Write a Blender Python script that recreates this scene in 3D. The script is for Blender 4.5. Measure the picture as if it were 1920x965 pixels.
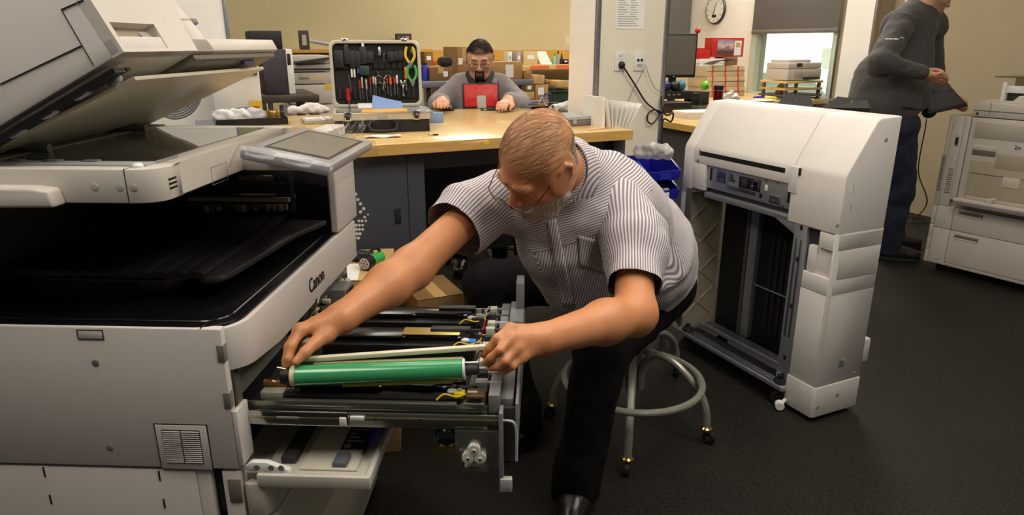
import bpy, bmesh, math, random
import numpy as np
from mathutils import Vector, Matrix
random.seed(7); np.random.seed(7)
for o in list(bpy.data.objects): bpy.data.objects.remove(o)
SC = bpy.context.scene; COL = SC.collection
R = math.radians
# ---------------------------------------------------------------- camera
F = 1280.0; TH = R(17.3); HC = 1.4
cd = bpy.data.cameras.new('camera'); cam = bpy.data.objects.new('camera', cd); COL.objects.link(cam)
cam.location = (0, 0, HC); cam.rotation_euler = (R(90-17.3), 0, 0)
cd.sensor_width = 36; cd.lens = 24; cd.clip_start = .02
SC.camera = cam
# ---------------------------------------------------------------- world, lights, exposure
w = bpy.data.worlds.new('world'); SC.world = w; w.use_nodes = True
w.node_tree.nodes['Background'].inputs[0].default_value = (1.0, .93, .84, 1)
w.node_tree.nodes['Background'].inputs[1].default_value = .07
vs = SC.view_settings
vs.view_transform = 'Standard'; vs.look = 'None'; vs.gamma = 1; vs.use_curve_mapping = False
vs.exposure = 0.0
LAMPS = [  # added unseen lamps: x, y, size x, size y, watts, turn
    (1.5, 1.7, .6, 1.2, 20, 24.8), (.75, 2.6, .6, 1.2, 5, 24.8), (1.0, .7, .6, 1.2, 25, 24.8), (-.4, 1.9, .6, 1.2, 6, 24.8), (-1.0, 3.9, .6, 1.2, 11, 24.8), (.6, 4.7, .6, 1.2, 14, 24.8), (-2.4, 5.2, .6, 1.2, 6, 24.8), (-1.9, 2.3, .6, 1.2, 15, 24.8),
    (-.2, 6.2, .6, 1.2, 19, 24.8), (3.0, 3.2, .6, 1.2, 3, 24.8), (1.9, 5.4, .6, 1.2, 28, 24.8), (2.6, 7.2, .6, 1.2, 40, 24.8), (-1.0, .5, .6, 1.2, 19, 24.8)]
for (lx, ly, sx, sy, wt, tz) in LAMPS:
    ld = bpy.data.lights.new('added_lamp', 'AREA'); ld.shape = 'RECTANGLE'; ld.size = sx; ld.size_y = sy; ld.energy = wt
    ld.color = (1, .945, .865); lo = bpy.data.objects.new('added_lamp', ld); COL.objects.link(lo)
    lo.location = (lx, ly, 2.80); lo.rotation_euler = (0, 0, R(tz))
sd_ = bpy.data.lights.new('sun', 'SUN'); sd_.energy = 9; sd_.angle = R(2); sd_.color = (1, .98, .92)
sun = bpy.data.objects.new('sun', sd_); COL.objects.link(sun); sun.rotation_euler = (R(0), R(-34), R(24.8))
# ---------------------------------------------------------------- pixel helpers (pixel -> direction; distance from what it touches)
def ray(px, py):
    a = (px-960)/F; b = -(py-482.5)/F; c, s = math.cos(TH), math.sin(TH)
    return Vector((a, c+b*s, -s+b*c))
def PZ(px, py, z):
    d = ray(px, py); return Vector((0, 0, HC))+d*((z-HC)/d.z)
def PY(px, py, y):
    d = ray(px, py); return Vector((0, 0, HC))+d*(y/d.y)
def PD(px, py, dep): return Vector((0, 0, HC))+ray(px, py)*dep
AU = R(24.8); U0 = Vector((-.594, 2.462, 0)); UX = Vector((math.cos(AU), math.sin(AU), 0)); UV = Vector((-math.sin(AU), math.cos(AU), 0))
def UW(u, v, z=0): return U0+UX*u+UV*v+Vector((0, 0, z))
def toU(p): d = p-U0; return (d.dot(UX), d.dot(UV), p.z)
def PUZ(px, py, z): return toU(PZ(px, py, z))
def PUV(px, py, v):      # on the plane v = const
    d = ray(px, py); o = Vector((0, 0, HC))-U0; t = (v-o.dot(UV))/d.dot(UV); return toU(Vector((0, 0, HC))+d*t)
def PUU(px, py, u):
    d = ray(px, py); o = Vector((0, 0, HC))-U0; t = (u-o.dot(UX))/d.dot(UX); return toU(Vector((0, 0, HC))+d*t)
# ---------------------------------------------------------------- materials
def lin(c): return tuple(((x/255)/12.92 if x/255 <= .04045 else ((x/255+.055)/1.055)**2.4) for x in c)
MATS = {}
def mat(name, rgb=(200, 200, 200), rough=.5, metal=0., var=.06, vs=6., bump=0., bs=80., emit=0., alpha=1., trans=0., coat=0., spec=.5, sheen=0.):
    if name in MATS: return MATS[name]
    m = bpy.data.materials.new(name); m.use_nodes = True; nt = m.node_tree; b = nt.nodes['Principled BSDF']
    c = lin(rgb); b.inputs['Roughness'].default_value = rough; b.inputs['Metallic'].default_value = metal
    b.inputs['Specular IOR Level'].default_value = spec
    b.inputs['Coat Weight'].default_value = coat; b.inputs['Alpha'].default_value = alpha; b.inputs['Transmission Weight'].default_value = trans
    b.inputs['Sheen Weight'].default_value = sheen
    tc = nt.nodes.new('ShaderNodeTexCoord'); nz = nt.nodes.new('ShaderNodeTexNoise'); nz.inputs['Scale'].default_value = vs; nz.inputs['Detail'].default_value = 4
    nt.links.new(tc.outputs['Object'], nz.inputs['Vector'])
    rp = nt.nodes.new('ShaderNodeValToRGB'); nt.links.new(nz.outputs['Fac'], rp.inputs[0])
    rp.color_ramp.elements[0].position = .3; rp.color_ramp.elements[1].position = .7
    rp.color_ramp.elements[0].color = tuple(x*(1-var) for x in c)+(1,); rp.color_ramp.elements[1].color = tuple(min(1, x*(1+var)) for x in c)+(1,)
    nt.links.new(rp.outputs[0], b.inputs['Base Color'])
    if emit: b.inputs['Emission Color'].default_value = c+(1,); b.inputs['Emission Strength'].default_value = emit
    if bump:
        n2 = nt.nodes.new('ShaderNodeTexNoise'); n2.inputs['Scale'].default_value = bs; n2.inputs['Detail'].default_value = 3
        nt.links.new(tc.outputs['Object'], n2.inputs['Vector'])
        bp = nt.nodes.new('ShaderNodeBump'); bp.inputs['Strength'].default_value = bump; bp.inputs['Distance'].default_value = .01
        nt.links.new(n2.outputs['Fac'], bp.inputs['Height']); nt.links.new(bp.outputs[0], b.inputs['Normal'])
    MATS[name] = m; return m
BEIGE = mat('copier plastic', (206, 198, 192), .42, bump=.05, bs=900, var=.02)
BEIGE2 = mat('finisher plastic', (212, 206, 201), .45, bump=.05, bs=900, var=.02)
BLACKG = mat('glossy black plastic', (14, 13, 16), .22, var=.1)
BLACK = mat('black plastic', (17, 16, 17), .5, var=.1, bump=.05, bs=600)
DARKIN = mat('dark interior', (12, 12, 13), .7)
GREY = mat('grey plastic', (112, 110, 108), .5)
LGREY = mat('light grey plastic', (168, 166, 164), .5)
DGREY = mat('charcoal plastic', (48, 47, 48), .5)
STEEL = mat('galvanised steel', (176, 178, 182), .32, 1., var=.08, vs=30)
CHROME = mat('chrome', (205, 205, 200), .14, 1.)
BRASS = mat('gold film', (212, 186, 112), .25, 1.)
WHITE = mat('white paper', (236, 234, 228), .7)
WPLAST = mat('white plastic', (226, 224, 220), .4)
CARD = mat('cardboard', (176, 134, 82), .8, var=.1, bump=.05, bs=200)
CARDD = mat('dark cardboard', (126, 94, 54), .8, var=.1)
TAPE = mat('red tape', (196, 66, 34), .5)
RED = mat('red plastic', (190, 30, 24), .4)
BLUE = mat('blue plastic', (32, 40, 160), .4)
YELLOW = mat('yellow plastic', (226, 196, 24), .45)
ORANGE = mat('orange plastic', (236, 126, 30), .5)
GREEN = mat('green plastic', (62, 176, 84), .4)
RUBBER = mat('black rubber', (20, 20, 20), .7)
# ---------------------------------------------------------------- mesh builder
class MB:
    def __init__(s): s.v = []; s.f = []
    def add(s, vs, fs):
        n = len(s.v); s.v += [tuple(p) for p in vs]; s.f += [tuple(i+n for i in f) for f in fs]; return s
    def box(s, x0, x1, y0, y1, z0, z1, M=None):
        vs = [Vector((x, y, z)) for z in (z0, z1) for (x, y) in ((x0, y0), (x1, y0), (x1, y1), (x0, y1))]
        if M is not None: vs = [M@p for p in vs]
        return s.add(vs, [(0, 3, 2, 1), (4, 5, 6, 7), (0, 1, 5, 4), (1, 2, 6, 5), (2, 3, 7, 6), (3, 0, 4, 7)])
    def cbox(s, c, sz, M=None):
        x, y, z = c; a, b, d = sz; return s.box(x-a/2, x+a/2, y-b/2, y+b/2, z-d/2, z+d/2, M)
    def prism(s, poly, a, b, axis='y', fn=None):
        n = len(poly)
        def P(p, t):
            if fn: return fn(p, t)
            return {'y': (p[0], t, p[1]), 'z': (p[0], p[1], t), 'x': (t, p[0], p[1])}[axis]
        vs = [P(p, a) for p in poly]+[P(p, b) for p in poly]
        return s.add(vs, [tuple(range(n))[::-1], tuple(range(n, 2*n))]+[(i, (i+1) % n, n+(i+1) % n, n+i) for i in range(n)])
    def tube(s, pts, r, n=8, closed=False, cap=True):
        pts = [Vector(p) for p in pts]; m = len(pts); rs = r if isinstance(r, (list, tuple)) else [r]*m
        up = None; rings = []
        for i, p in enumerate(pts):
            if closed: t = pts[(i+1) % m]-pts[i-1]
            else: t = pts[min(i+1, m-1)]-pts[max(i-1, 0)]
            if t.length < 1e-9: t = Vector((0, 0, 1))
            t.normalize()
            if up is None:
                up = t.orthogonal().normalized()
            up = (up-t*up.dot(t))
            if up.length < 1e-6: up = t.orthogonal()
            up.normalize(); sd = t.cross(up)
            rings.append([p+(up*math.cos(2*math.pi*k/n)+sd*math.sin(2*math.pi*k/n))*rs[i] for k in range(n)])
        vs = [q for rg in rings for q in rg]; fs = []
        for i in range(m if closed else m-1):
            a = i*n; b = ((i+1) % m)*n
            fs += [(a+k, a+(k+1) % n, b+(k+1) % n, b+k) for k in range(n)]
        if cap and not closed: fs += [tuple(range(n))[::-1], tuple((m-1)*n+k for k in range(n))]
        return s.add(vs, fs)
    def lathe(s, prof, c=(0, 0, 0), axis=(0, 0, 1), n=20):   # prof: (radius, height along axis)
        ax = Vector(axis).normalized(); a = ax.orthogonal().normalized(); b = ax.cross(a); c = Vector(c)
        vs = [c+ax*h+(a*math.cos(2*math.pi*k/n)+b*math.sin(2*math.pi*k/n))*max(r, 1e-5) for (r, h) in prof for k in range(n)]
        fs = [(i*n+k, i*n+(k+1) % n, (i+1)*n+(k+1) % n, (i+1)*n+k) for i in range(len(prof)-1) for k in range(n)]
        fs += [tuple(range(n))[::-1], tuple((len(prof)-1)*n+k for k in range(n))]
        return s.add(vs, fs)
    def ball(s, c, r, n=16, m=10, sc=(1, 1, 1)):
        c = Vector(c); vs = []; fs = []
        for i in range(m+1):
            t = math.pi*i/m
            for k in range(n):
                p = 2*math.pi*k/n; vs.append(c+Vector((r*sc[0]*math.sin(t)*math.cos(p), r*sc[1]*math.sin(t)*math.sin(p), r*sc[2]*math.cos(t))))
        for i in range(m): fs += [(i*n+k, (i+1)*n+k, (i+1)*n+(k+1) % n, i*n+(k+1) % n) for k in range(n)]
        return s.add(vs, fs)
    def grid(s, fn, nu, nv, thick=0, closed=False):     # fn(i/nu, j/nv) -> point
        vs = [fn(i/nu, j/nv) for i in range(nu+1) for j in range(nv+1)]
        return s.add(vs, [(i*(nv+1)+j, (i+1)*(nv+1)+j, (i+1)*(nv+1)+j+1, i*(nv+1)+j+1) for i in range(nu) for j in range(nv)])
    def xf(s, M): s.v = [tuple(M@Vector(p)) for p in s.v]; return s
    def build(s, name, m, parent=None, bevel=0, seg=2, smooth=35, loc=None, solid=0):
        me = bpy.data.meshes.new(name); me.from_pydata(s.v, [], s.f)
        bm = bmesh.new(); bm.from_mesh(me)
        bmesh.ops.remove_doubles(bm, verts=bm.verts, dist=1e-6)
        bmesh.ops.recalc_face_normals(bm, faces=bm.faces)
        if solid: bmesh.ops.solidify(bm, geom=bm.faces[:], thickness=solid)
        if bevel:
            es = [e for e in bm.edges if len(e.link_faces) == 2 and e.calc_face_angle(0) > R(28)]
            bmesh.ops.bevel(bm, geom=es, offset=bevel, segments=seg, affect='EDGES', profile=.5, clamp_overlap=True)
        bm.to_mesh(me); bm.free()
        for p in me.polygons: p.use_smooth = True
        me.set_sharp_from_angle(angle=R(smooth))
        if m: me.materials.append(m)
        o = bpy.data.objects.new(name, me); COL.objects.link(o)
        if parent: o.parent = parent
        if loc is not None: o.location = loc
        return o
def tag(o, label, cat, group=None):
    o['label'] = label; o['category'] = cat
    if group: o['group'] = group
    return o
def thing(name, label, cat, loc=(0, 0, 0), rz=0., group=None):
    o = bpy.data.objects.new(name, None); COL.objects.link(o); o.empty_display_size = .05
    o.location = loc; o.rotation_euler = (0, 0, rz); return tag(o, label, cat, group)
def struct(o): o['kind'] = 'structure'; return o
def share(o, name, M=None, parent=None, loc=None, rz=None):      # another object on the same mesh data
    c = bpy.data.objects.new(name, o.data); COL.objects.link(c)
    if parent: c.parent = parent
    if M is not None: c.matrix_basis = M
    if loc is not None: c.location = loc
    if rz is not None: c.rotation_euler = (0, 0, rz)
    return c
def copy_tree(o, parent=None):
    c = o.copy(); COL.objects.link(c); c.parent = parent
    for ch in list(o.children): copy_tree(ch, c)
    return c
def text(name, body, size, m, parent, M, ext=.0006, align='CENTER', xs=1.):
    cu = bpy.data.curves.new(name, 'FONT'); cu.body = body; cu.size = size; cu.extrude = ext; cu.align_x = align; cu.align_y = 'CENTER'; cu.resolution_u = 2
    t = bpy.data.objects.new(name, cu); COL.objects.link(t)
    me = bpy.data.meshes.new_from_object(t.evaluated_get(bpy.context.evaluated_depsgraph_get())); bpy.data.objects.remove(t)
    if xs != 1: me.transform(Matrix.Diagonal((xs, 1, 1, 1)))
    me.materials.clear(); me.materials.append(m)
    o = bpy.data.objects.new(name, me); COL.objects.link(o); o.parent = parent; o.matrix_basis = M; return o
def bez(pts, n=8):       # Catmull-Rom through points
    pts = [Vector(p) for p in pts]; out = []
    for i in range(len(pts)-1):
        p0 = pts[max(i-1, 0)]; p1 = pts[i]; p2 = pts[i+1]; p3 = pts[min(i+2, len(pts)-1)]
        for k in range(n):
            t = k/n; out.append(.5*((2*p1)+(p2-p0)*t+(2*p0-5*p1+4*p2-p3)*t*t+(3*p1-p0-3*p2+p3)*t**3))
    return out+[pts[-1]]
def rrect(x0, x1, y0, y1, r, n=5, corners=(1, 1, 1, 1)):
    out = []
    for (cx, cy, a0, on) in ((x1-r, y0+r, -90, corners[0]), (x1-r, y1-r, 0, corners[1]), (x0+r, y1-r, 90, corners[2]), (x0+r, y0+r, 180, corners[3])):
        if on: out += [(cx+r*math.cos(R(a0+90*k/n)), cy+r*math.sin(R(a0+90*k/n))) for k in range(n+1)]
        else: out.append((cx+r*(1 if a0 in (-90, 0) else -1), cy+r*(-1 if a0 in (-90, 180) else 1)))
    return out
# ================================================================ the setting
def floor_mat():
    m = mat('dark floor', (33, 33, 34), .6, var=.0, spec=.18); nt = m.node_tree; b = nt.nodes['Principled BSDF']
    tc = nt.nodes.new('ShaderNodeTexCoord'); n1 = nt.nodes.new('ShaderNodeTexNoise'); n1.inputs['Scale'].default_value = 95; n1.inputs['Detail'].default_value = 6
    n2 = nt.nodes.new('ShaderNodeTexNoise'); n2.inputs['Scale'].default_value = 1.6; n2.inputs['Detail'].default_value = 3
    nt.links.new(tc.outputs['Object'], n1.inputs['Vector']); nt.links.new(tc.outputs['Object'], n2.inputs['Vector'])
    mx = nt.nodes.new('ShaderNodeMath'); mx.operation = 'MULTIPLY_ADD'; mx.inputs[1].default_value = .85; nt.links.new(n1.outputs['Fac'], mx.inputs[0]); 
    m2 = nt.nodes.new('ShaderNodeMath'); m2.operation = 'MULTIPLY'; m2.inputs[1].default_value = .25; nt.links.new(n2.outputs['Fac'], m2.inputs[0]); nt.links.new(m2.outputs[0], mx.inputs[2])
    rp = nt.nodes.new('ShaderNodeValToRGB'); rp.color_ramp.elements[0].position = .38; rp.color_ramp.elements[1].position = .62
    rp.color_ramp.elements[0].color = lin((7, 7, 6))+(1,); rp.color_ramp.elements[1].color = lin((39, 36, 31))+(1,)
    nt.links.new(mx.outputs[0], rp.inputs[0]); nt.links.new(rp.outputs[0], b.inputs['Base Color'])
    bp = nt.nodes.new('ShaderNodeBump'); bp.inputs['Strength'].default_value = .35; bp.inputs['Distance'].default_value = .004
    nt.links.new(n1.outputs['Fac'], bp.inputs['Height']); nt.links.new(bp.outputs[0], b.inputs['Normal']); return m
WALLY = mat('tan painted wall', (206, 193, 152), .8, var=.02, bump=.04, bs=120)
WALLW = mat('white painted wall', (246, 242, 236), .75, var=.015, bump=.04, bs=120)
WALLB = mat('beige painted wall', (230, 222, 202), .75, var=.02, bump=.04, bs=120)
def ubox(name, u0, u1, v0, v1, z0, z1, m, bevel=0):
    o = MB().box(u0, u1, v0, v1, z0, z1).build(name, m, bevel=bevel); o.location = U0; o.rotation_euler = (0, 0, AU); return o
VB = 4.53
UR = toU(Vector((2.145, 8.72, 0)))[0]
struct(ubox('floor', -7, UR+.14, -6, VB+.12, -.1, 0, floor_mat()))
struct(ubox('ceiling', -7, UR+.14, -6, VB+.12, 2.85, 2.95, mat('ceiling paint', (232, 226, 212), .9)))
struct(ubox('wall_back', -6, UR+.1, VB, VB+.12, 0, 2.85, WALLY))
VL = 1.78; uL = PUV(427, 60, VL)[0]
struct(ubox('wall_left', -4.2, uL, VL, VL+.14, 0, 2.85, WALLW))
c0 = PUV(1120, 84, .46)[0]; c1 = PUV(1247, 84, .46)[0]
struct(ubox('wall_column', c0, c1, .46, .70, 0, 2.85, WALLB))
struct(ubox('wall_column_side', c0-.006, c0, .462, .72, 0, 2.85, WALLW))
struct(ubox('trim_1', c0-.012, c0+.012, .450, .472, 0, 2.85, STEEL, .004))
struct(ubox('trim_2', c1-.014, c1+.012, .450, .472, 0, 2.85, STEEL, .004))
struct(ubox('trim_3', uL-.012, uL+.010, VL-.010, VL+.012, 0, 2.85, STEEL, .004))
# window wall on the right, running away from the camera
def onwall(px): return PUU(px, 84, UR)[1]
w0, w1 = onwall(1572), onwall(1412)
zs, zt = .86, 2.3
for (a, b, c, d, nm) in ((-3.5, w0, 0, 2.85, 'wall_right'), (w1, VB, 0, 2.85, 'wall_right_far'), (w0, w1, 0, zs, 'wall_right_below_window'), (w0, w1, zt, 2.85, 'wall_right_above_window')):
    struct(ubox(nm, UR, UR+.14, a, b, c, d, WALLW if nm != 'wall_right' else mat('shaded tan wall', (172, 158, 130), .75, var=.02)))  # near stretch darker than the rest: its shade is put into the wall colour
wn = bpy.data.objects.new('window_1', None); COL.objects.link(wn); wn.location = U0; wn.rotation_euler = (0, 0, AU); wn['kind'] = 'structure'
FRAME = mat('window frame', (196, 206, 196), .5)
m = MB(); m.box(UR-.03, UR+.12, w0, w0+.05, zs, zt); m.box(UR-.03, UR+.12, w1-.07, w1, zs, zt); m.box(UR-.03, UR+.12, w0, w1, zs, zs+.05); m.box(UR-.03, UR+.12, w0, w1, zt-.05, zt)
m.build('window_frame', FRAME, wn, bevel=.004)
def glass_mat(name, tint=(1, 1, 1), gl=.08, rough=.02, k=.8):
    m = bpy.data.materials.new(name); m.use_nodes = True; nt = m.node_tree; nt.nodes.remove(nt.nodes['Principled BSDF'])
    t = nt.nodes.new('ShaderNodeBsdfTransparent'); t.inputs[0].default_value = tint+(1,); g = nt.nodes.new('ShaderNodeBsdfGlossy'); g.inputs['Roughness'].default_value = rough
    mx = nt.nodes.new('ShaderNodeMixShader'); fw = nt.nodes.new('ShaderNodeLayerWeight'); fw.inputs[0].default_value = .5; pw_ = nt.nodes.new('ShaderNodeMath'); pw_.operation = 'POWER'; pw_.inputs[1].default_value = 4; nt.links.new(fw.outputs['Facing'], pw_.inputs[0]); fr = nt.nodes.new('ShaderNodeMath'); fr.operation = 'MULTIPLY'; fr.inputs[1].default_value = k; nt.links.new(pw_.outputs[0], fr.inputs[0])
    ad = nt.nodes.new('ShaderNodeMath'); ad.operation = 'ADD'; ad.inputs[1].default_value = gl; ad.use_clamp = True; nt.links.new(fr.outputs[0], ad.inputs[0]); nt.links.new(ad.outputs[0], mx.inputs[0])
    nt.links.new(t.outputs[0], mx.inputs[1]); nt.links.new(g.outputs[0], mx.inputs[2]); nt.links.new(mx.outputs[0], nt.nodes['Material Output'].inputs[0]); return m
GLASS = glass_mat('clear glass', (.95, .98, .96), .03)
MB().box(UR+.05, UR+.056, w0+.05, w1-.07, zs+.05, zt-.05).build('pane', GLASS, wn)
# partition behind the standing man
r0 = PUV(1640, 0, 2.05); rv = 1.8; ru = PUV(1634, 84, rv)[0]
struct(ubox('wall_partition', ru, ru+3.2, rv, rv+.3, 0, 2.85, mat('shaded tan wall', (172, 158, 130), .75, var=.02)))  # shares the shade-darkened colour of the near right wall
struct(ubox('wall_partition_side', ru-.006, ru, rv+.002, rv+.3, 0, 2.85, WALLW))
struct(ubox('trim_4', ru-.014, ru+.012, rv-.012, rv+.012, 0, 2.85, STEEL, .004))
q = PUV(1808, 84, rv)[0]
struct(ubox('trim_5', q-.02, q+.02, rv-.02, rv+.0, 0, 2.85, STEEL, .004))
# unseen ceiling panels for the added lamps, placed to brighten chosen surfaces
LIT = mat('added lamp diffuser', (255, 244, 220), .6, emit=2.)
for i, (lx, ly, sx, sy, wt, tz) in enumerate(LAMPS):
    t = thing('added_light_panel', 'added ceiling light panel with white metal frame, unseen above, placed to brighten surfaces', 'light', (lx, ly, 2.85), R(tz), 'added light panels')
    MB().box(-sx/2-.03, sx/2+.03, -sy/2-.03, sy/2+.03, -.012, 0).build('frame', WPLAST, t)
    MB().box(-sx/2, sx/2, -sy/2, sy/2, -.016, -.012).build('diffuser', LIT, t)
# window blind, dark panel on far wall
bl = thing('roller_blind', 'dark grey roller blind pulled halfway down the window', 'blind', UW(UR-.05, (w0+w1)/2, 0), AU)
zb = PUU(1418, 60, UR-.05)[2]
hw = (w1-w0)/2
MB().box(-.004, .004, -hw-.02, hw-.02, zb, 2.6).build('fabric', mat('blind fabric', (92, 88, 84), .8, var=.03), bl)
MB().box(-.014, .014, -hw-.02, hw-.02, zb-.02, zb+.02).build('bottom_bar', mat('blind bar', (112, 108, 102), .5), bl, bevel=.005)
a = PUV(1252, 60, VB-.02); b2 = PUV(1292, 60, VB-.02)
t = thing('roller_blind', 'dark grey blind panel hanging behind the flat monitor', 'blind', UW((a[0]+b2[0])/2, VB-.03, 0), AU)
MB().box(-(b2[0]-a[0])/2-.05, (b2[0]-a[0])/2, -.004, .004, a[2]-.02, 2.6).build('fabric', MATS['blind fabric'], t)
MB().box(-(b2[0]-a[0])/2-.05, (b2[0]-a[0])/2, -.012, .012, a[2]-.05, a[2]-.02).build('bottom_bar', MATS['blind bar'], t)
# ================================================================ copier in the left foreground
A0 = R(-2.5); PO = Vector((-.511, 1.15, 0))
def PL(px, py, lx=None, ly=None, z=None):
    Mi = (Matrix.Translation(PO)@Matrix.Rotation(A0, 4, 'Z')).inverted(); o = Mi@Vector((0, 0, HC)); d = Mi.to_3x3()@ray(px, py)
    if lx is not None: t = (lx-o.x)/d.x
    elif ly is not None: t = (ly-o.y)/d.y
    else: t = (z-o.z)/d.z
    return o+d*t
def LW(lx, ly, z): return Matrix.Translation(PO)@Matrix.Rotation(A0, 4, 'Z')@Vector((lx, ly, z))
cp = thing('copier', 'large beige office copier with raised lid, open front and pulled-out drawer', 'copier', PO, A0)
XB = -.75; YF = .83
# lower body and side panels
sp = MB().box(XB, -.022, 0, .02, .607, .904).build('side_panel', BEIGE, cp, bevel=.004)
PANELIN = mat('panel recess', (120, 114, 104), .6)
for (py, h) in ((.855, .034), (.758, .034)):
    MB().box(-.034, -.020, -.0015, .012, py-h/2, py+h/2).build('hinge_notch', PANELIN, sp, bevel=.001)
def frame(x0, x1, z0, z1, w=.0016, y=-.0012):
    m = MB(); m.box(x0, x1, y, .002, z0, z0+w); m.box(x0, x1, y, .002, z1-w, z1); m.box(x0, x0+w, y, .002, z0, z1); m.box(x1-w, x1, y, .002, z0, z1); return m
frame(-.293, -.243, .879, .899, .0014).build('access_cover_groove', DGREY, sp)
MB().box(-.291, -.245, -.001, .002, .881, .897).build('access_cover', BEIGE, sp, bevel=.0008)
frame(-.178, -.073, .606, .706, .0016).build('vent_groove', DGREY, sp)
MB().box(-.176, -.075, -.002, .002, .606, .704).build('vent_cover', BEIGE, sp, bevel=.0015)
sl = MB().box(0, .035, -.0042, 0, 0, .0024).build('slat', BEIGE, sp, bevel=.0008); sl.location = (-.163, 0, .622)
MB().box(-.164, -.089, -.0025, -.0015, .62, .694).build('vent_backing', mat('vent dark', (72, 68, 62), .6), sp)
for i in range(16):
    for j in range(2):
        if i+j: share(sl, 'slat', parent=sp, loc=(-.163+j*.0375, 0, .622+i*.00445))
for (x, z) in ((-.269, .832), (-.274, .651)):
    m = MB(); m.lathe([(.0065, 0), (.0065, .0015), (.0035, .0025)], (x, .0, z), (0, -1, 0), 14)
    sc = m.build('screw', GREY if z > .7 else PANELIN, sp)
lp = MB().box(XB, -.112, .002, .02, .03, .601).build('lower_panel', BEIGE, cp, bevel=.003)
for (x, z) in ((-.42, .589), (-.186, .587), (-.42, .525), (-.186, .523)):
    MB().box(x-.0016, x+.0016, .0005, .004, z-.011, z+.011).build('slot', DGREY, lp)
MB().box(-.112, -.083, .004, .02, .03, .601).build('lower_panel_edge', BEIGE, cp, bevel=.003)
MB().box(-.083, -.058, .02, .03, .03, .601).build('cable_channel', DGREY, cp)
m = MB().box(-.060, -.022, .002, .03, .03, .601); m.build('corner_post', BEIGE, cp, bevel=.003)
MB().box(-.05, -.024, -.0005, .004, .53, .585).build('corner_post_recess', PANELIN, cp, bevel=.002)
MB().box(-.022, -.012, .0, .05, .615, .735).build('rail_bracket_cover', BEIGE, cp, bevel=.002)
# machine core
m = MB(); m.box(XB, -.16, .02, YF, .03, .885); m.box(-.16, -.03, .78, YF, .03, .885); m.box(-.16, -.03, .02, .8, .03, .50)
m.build('machine_core', mat('machine core', (40, 40, 42), .6), cp)
MB().box(-.16, -.012, .03, .8, .80, .885).build('inner_upper_frame', DGREY, cp)
fr = MB(); fr.box(-.05, -.02, .028, .05, .60, .86); fr.box(-.06, -.03, .05, .80, .735, .80)
fr.build('inner_frame', mat('inner frame metal', (118, 120, 112), .4, .6), cp, bevel=.002)
MB().box(-.12, -.10, .04, .8, .5, .735).build('inner_back_plate', mat('inner plate', (44, 44, 45), .5, .4), cp)
# clutter of boards, connectors and wires in the open front above the drawer
rr = random.Random(3)
CLUT = [mat('connector white', (196, 190, 170), .5), mat('circuit green', (60, 72, 44), .5), DGREY, GREY, mat('connector blue', (40, 48, 100), .5), BLACK, STEEL]
for i in range(70):
    y = rr.uniform(.30, .80); z = rr.uniform(.60, .79) if y > .45 else rr.uniform(.74, .79); d = rr.uniform(.008, .03)
    m = MB().cbox((-.03+rr.uniform(-.012, .016), y, z), (rr.uniform(.01, .03), d, rr.uniform(.006, .022)))
    m.build('connector', rr.choice(CLUT), cp, bevel=.001)
for i in range(22):
    y = rr.uniform(.34, .74); z = rr.uniform(.62, .78); p = [(-.02, y, z)]
    for k in range(3): p.append((rr.uniform(-.02, .012), p[-1][1]+rr.uniform(-.03, .05), p[-1][2]+rr.uniform(-.03, .03)))
    MB().tube(bez(p, 5), .0016, 5).build('wire', rr.choice([CLUT[0], YELLOW, BLACK, CLUT[4], GREY]), cp)
MB().box(-.05, .012, .66, .74, .64, .74).build('fan_housing', GREY, cp, bevel=.004)
for i in range(6): MB().box(.012, .015, .668+i*.012, .674+i*.012, .648, .732).build('fan_rib', DGREY, cp)
# black delivery deck with rounded front corner
def deck(off, n=8):
    r = .075-off; return [(XB, 0+off), (-.075, off)]+[(-.075+r*math.sin(R(90*k/n)), .075-r*math.cos(R(90*k/n))) for k in range(1, n+1)]+[(-off, YF), (XB, YF)]
dk = MB().prism(deck(.006), .872, .905, 'z').build('delivery_deck', BLACKG, cp, bevel=.003)
# rim line: raised inner lip
lip = deck(.030)[0:-1]
MB().tube([(p[0], p[1], .906) for p in lip], .0022, 6).build('deck_lip', BLACKG, dk)
MB().box(-.060, -.0585, .0, .04, .9045, .9058).build('deck_seam', DARKIN, dk)
# curved front cover
n = 10; ro = .082
path = [(-.072+ro*math.sin(R(90*k/n))*0.94, .074-(ro*math.cos(R(90*k/n)))*.96) for k in range(4, n+1)]+[(.005, .2), (.005, YF)]
def strip(path, z0, z1, th, z0f=None):
    m = MB(); N = len(path); vs = []
    for i, p in enumerate(path):
        a = Vector(path[max(i-1, 0)]); b = Vector(path[min(i+1, N-1)]); t = (b-a).normalized(); nn = Vector((t.y, -t.x))
        q = Vector(p); zz = z0 if z0f is None else z0f(i, p)
        vs += [(q.x, q.y, zz), (q.x, q.y, z1), (q.x-nn.x*th, q.y-nn.y*th, z1), (q.x-nn.x*th, q.y-nn.y*th, zz)]
    fs = [(i*4+k, i*4+(k+1) % 4, (i+1)*4+(k+1) % 4, (i+1)*4+k) for i in range(N-1) for k in range(4)]+[(3, 2, 1, 0), tuple((N-1)*4+k for k in range(4))]
    return m.add(vs, fs)
fc = strip(path, .79, .900, .012, lambda i, p: .815-.026*min(1, max(0, p[1]/.22))).build('front_cover', BEIGE, cp, bevel=.0025)
INK = mat('black ink', (16, 15, 15), .5)
pc = PL(580, 541, lx=.006); pe = PL(607, 506, lx=.006)
text('lettering', 'Canon', .052, INK, fc, Matrix.Translation((.0062, (pc.y+pe.y)/2, (pc.z+pe.z)/2-.003))@Matrix.Rotation(R(90), 4, 'Z')@Matrix.Rotation(R(90), 4, 'X'), xs=.84)
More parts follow.
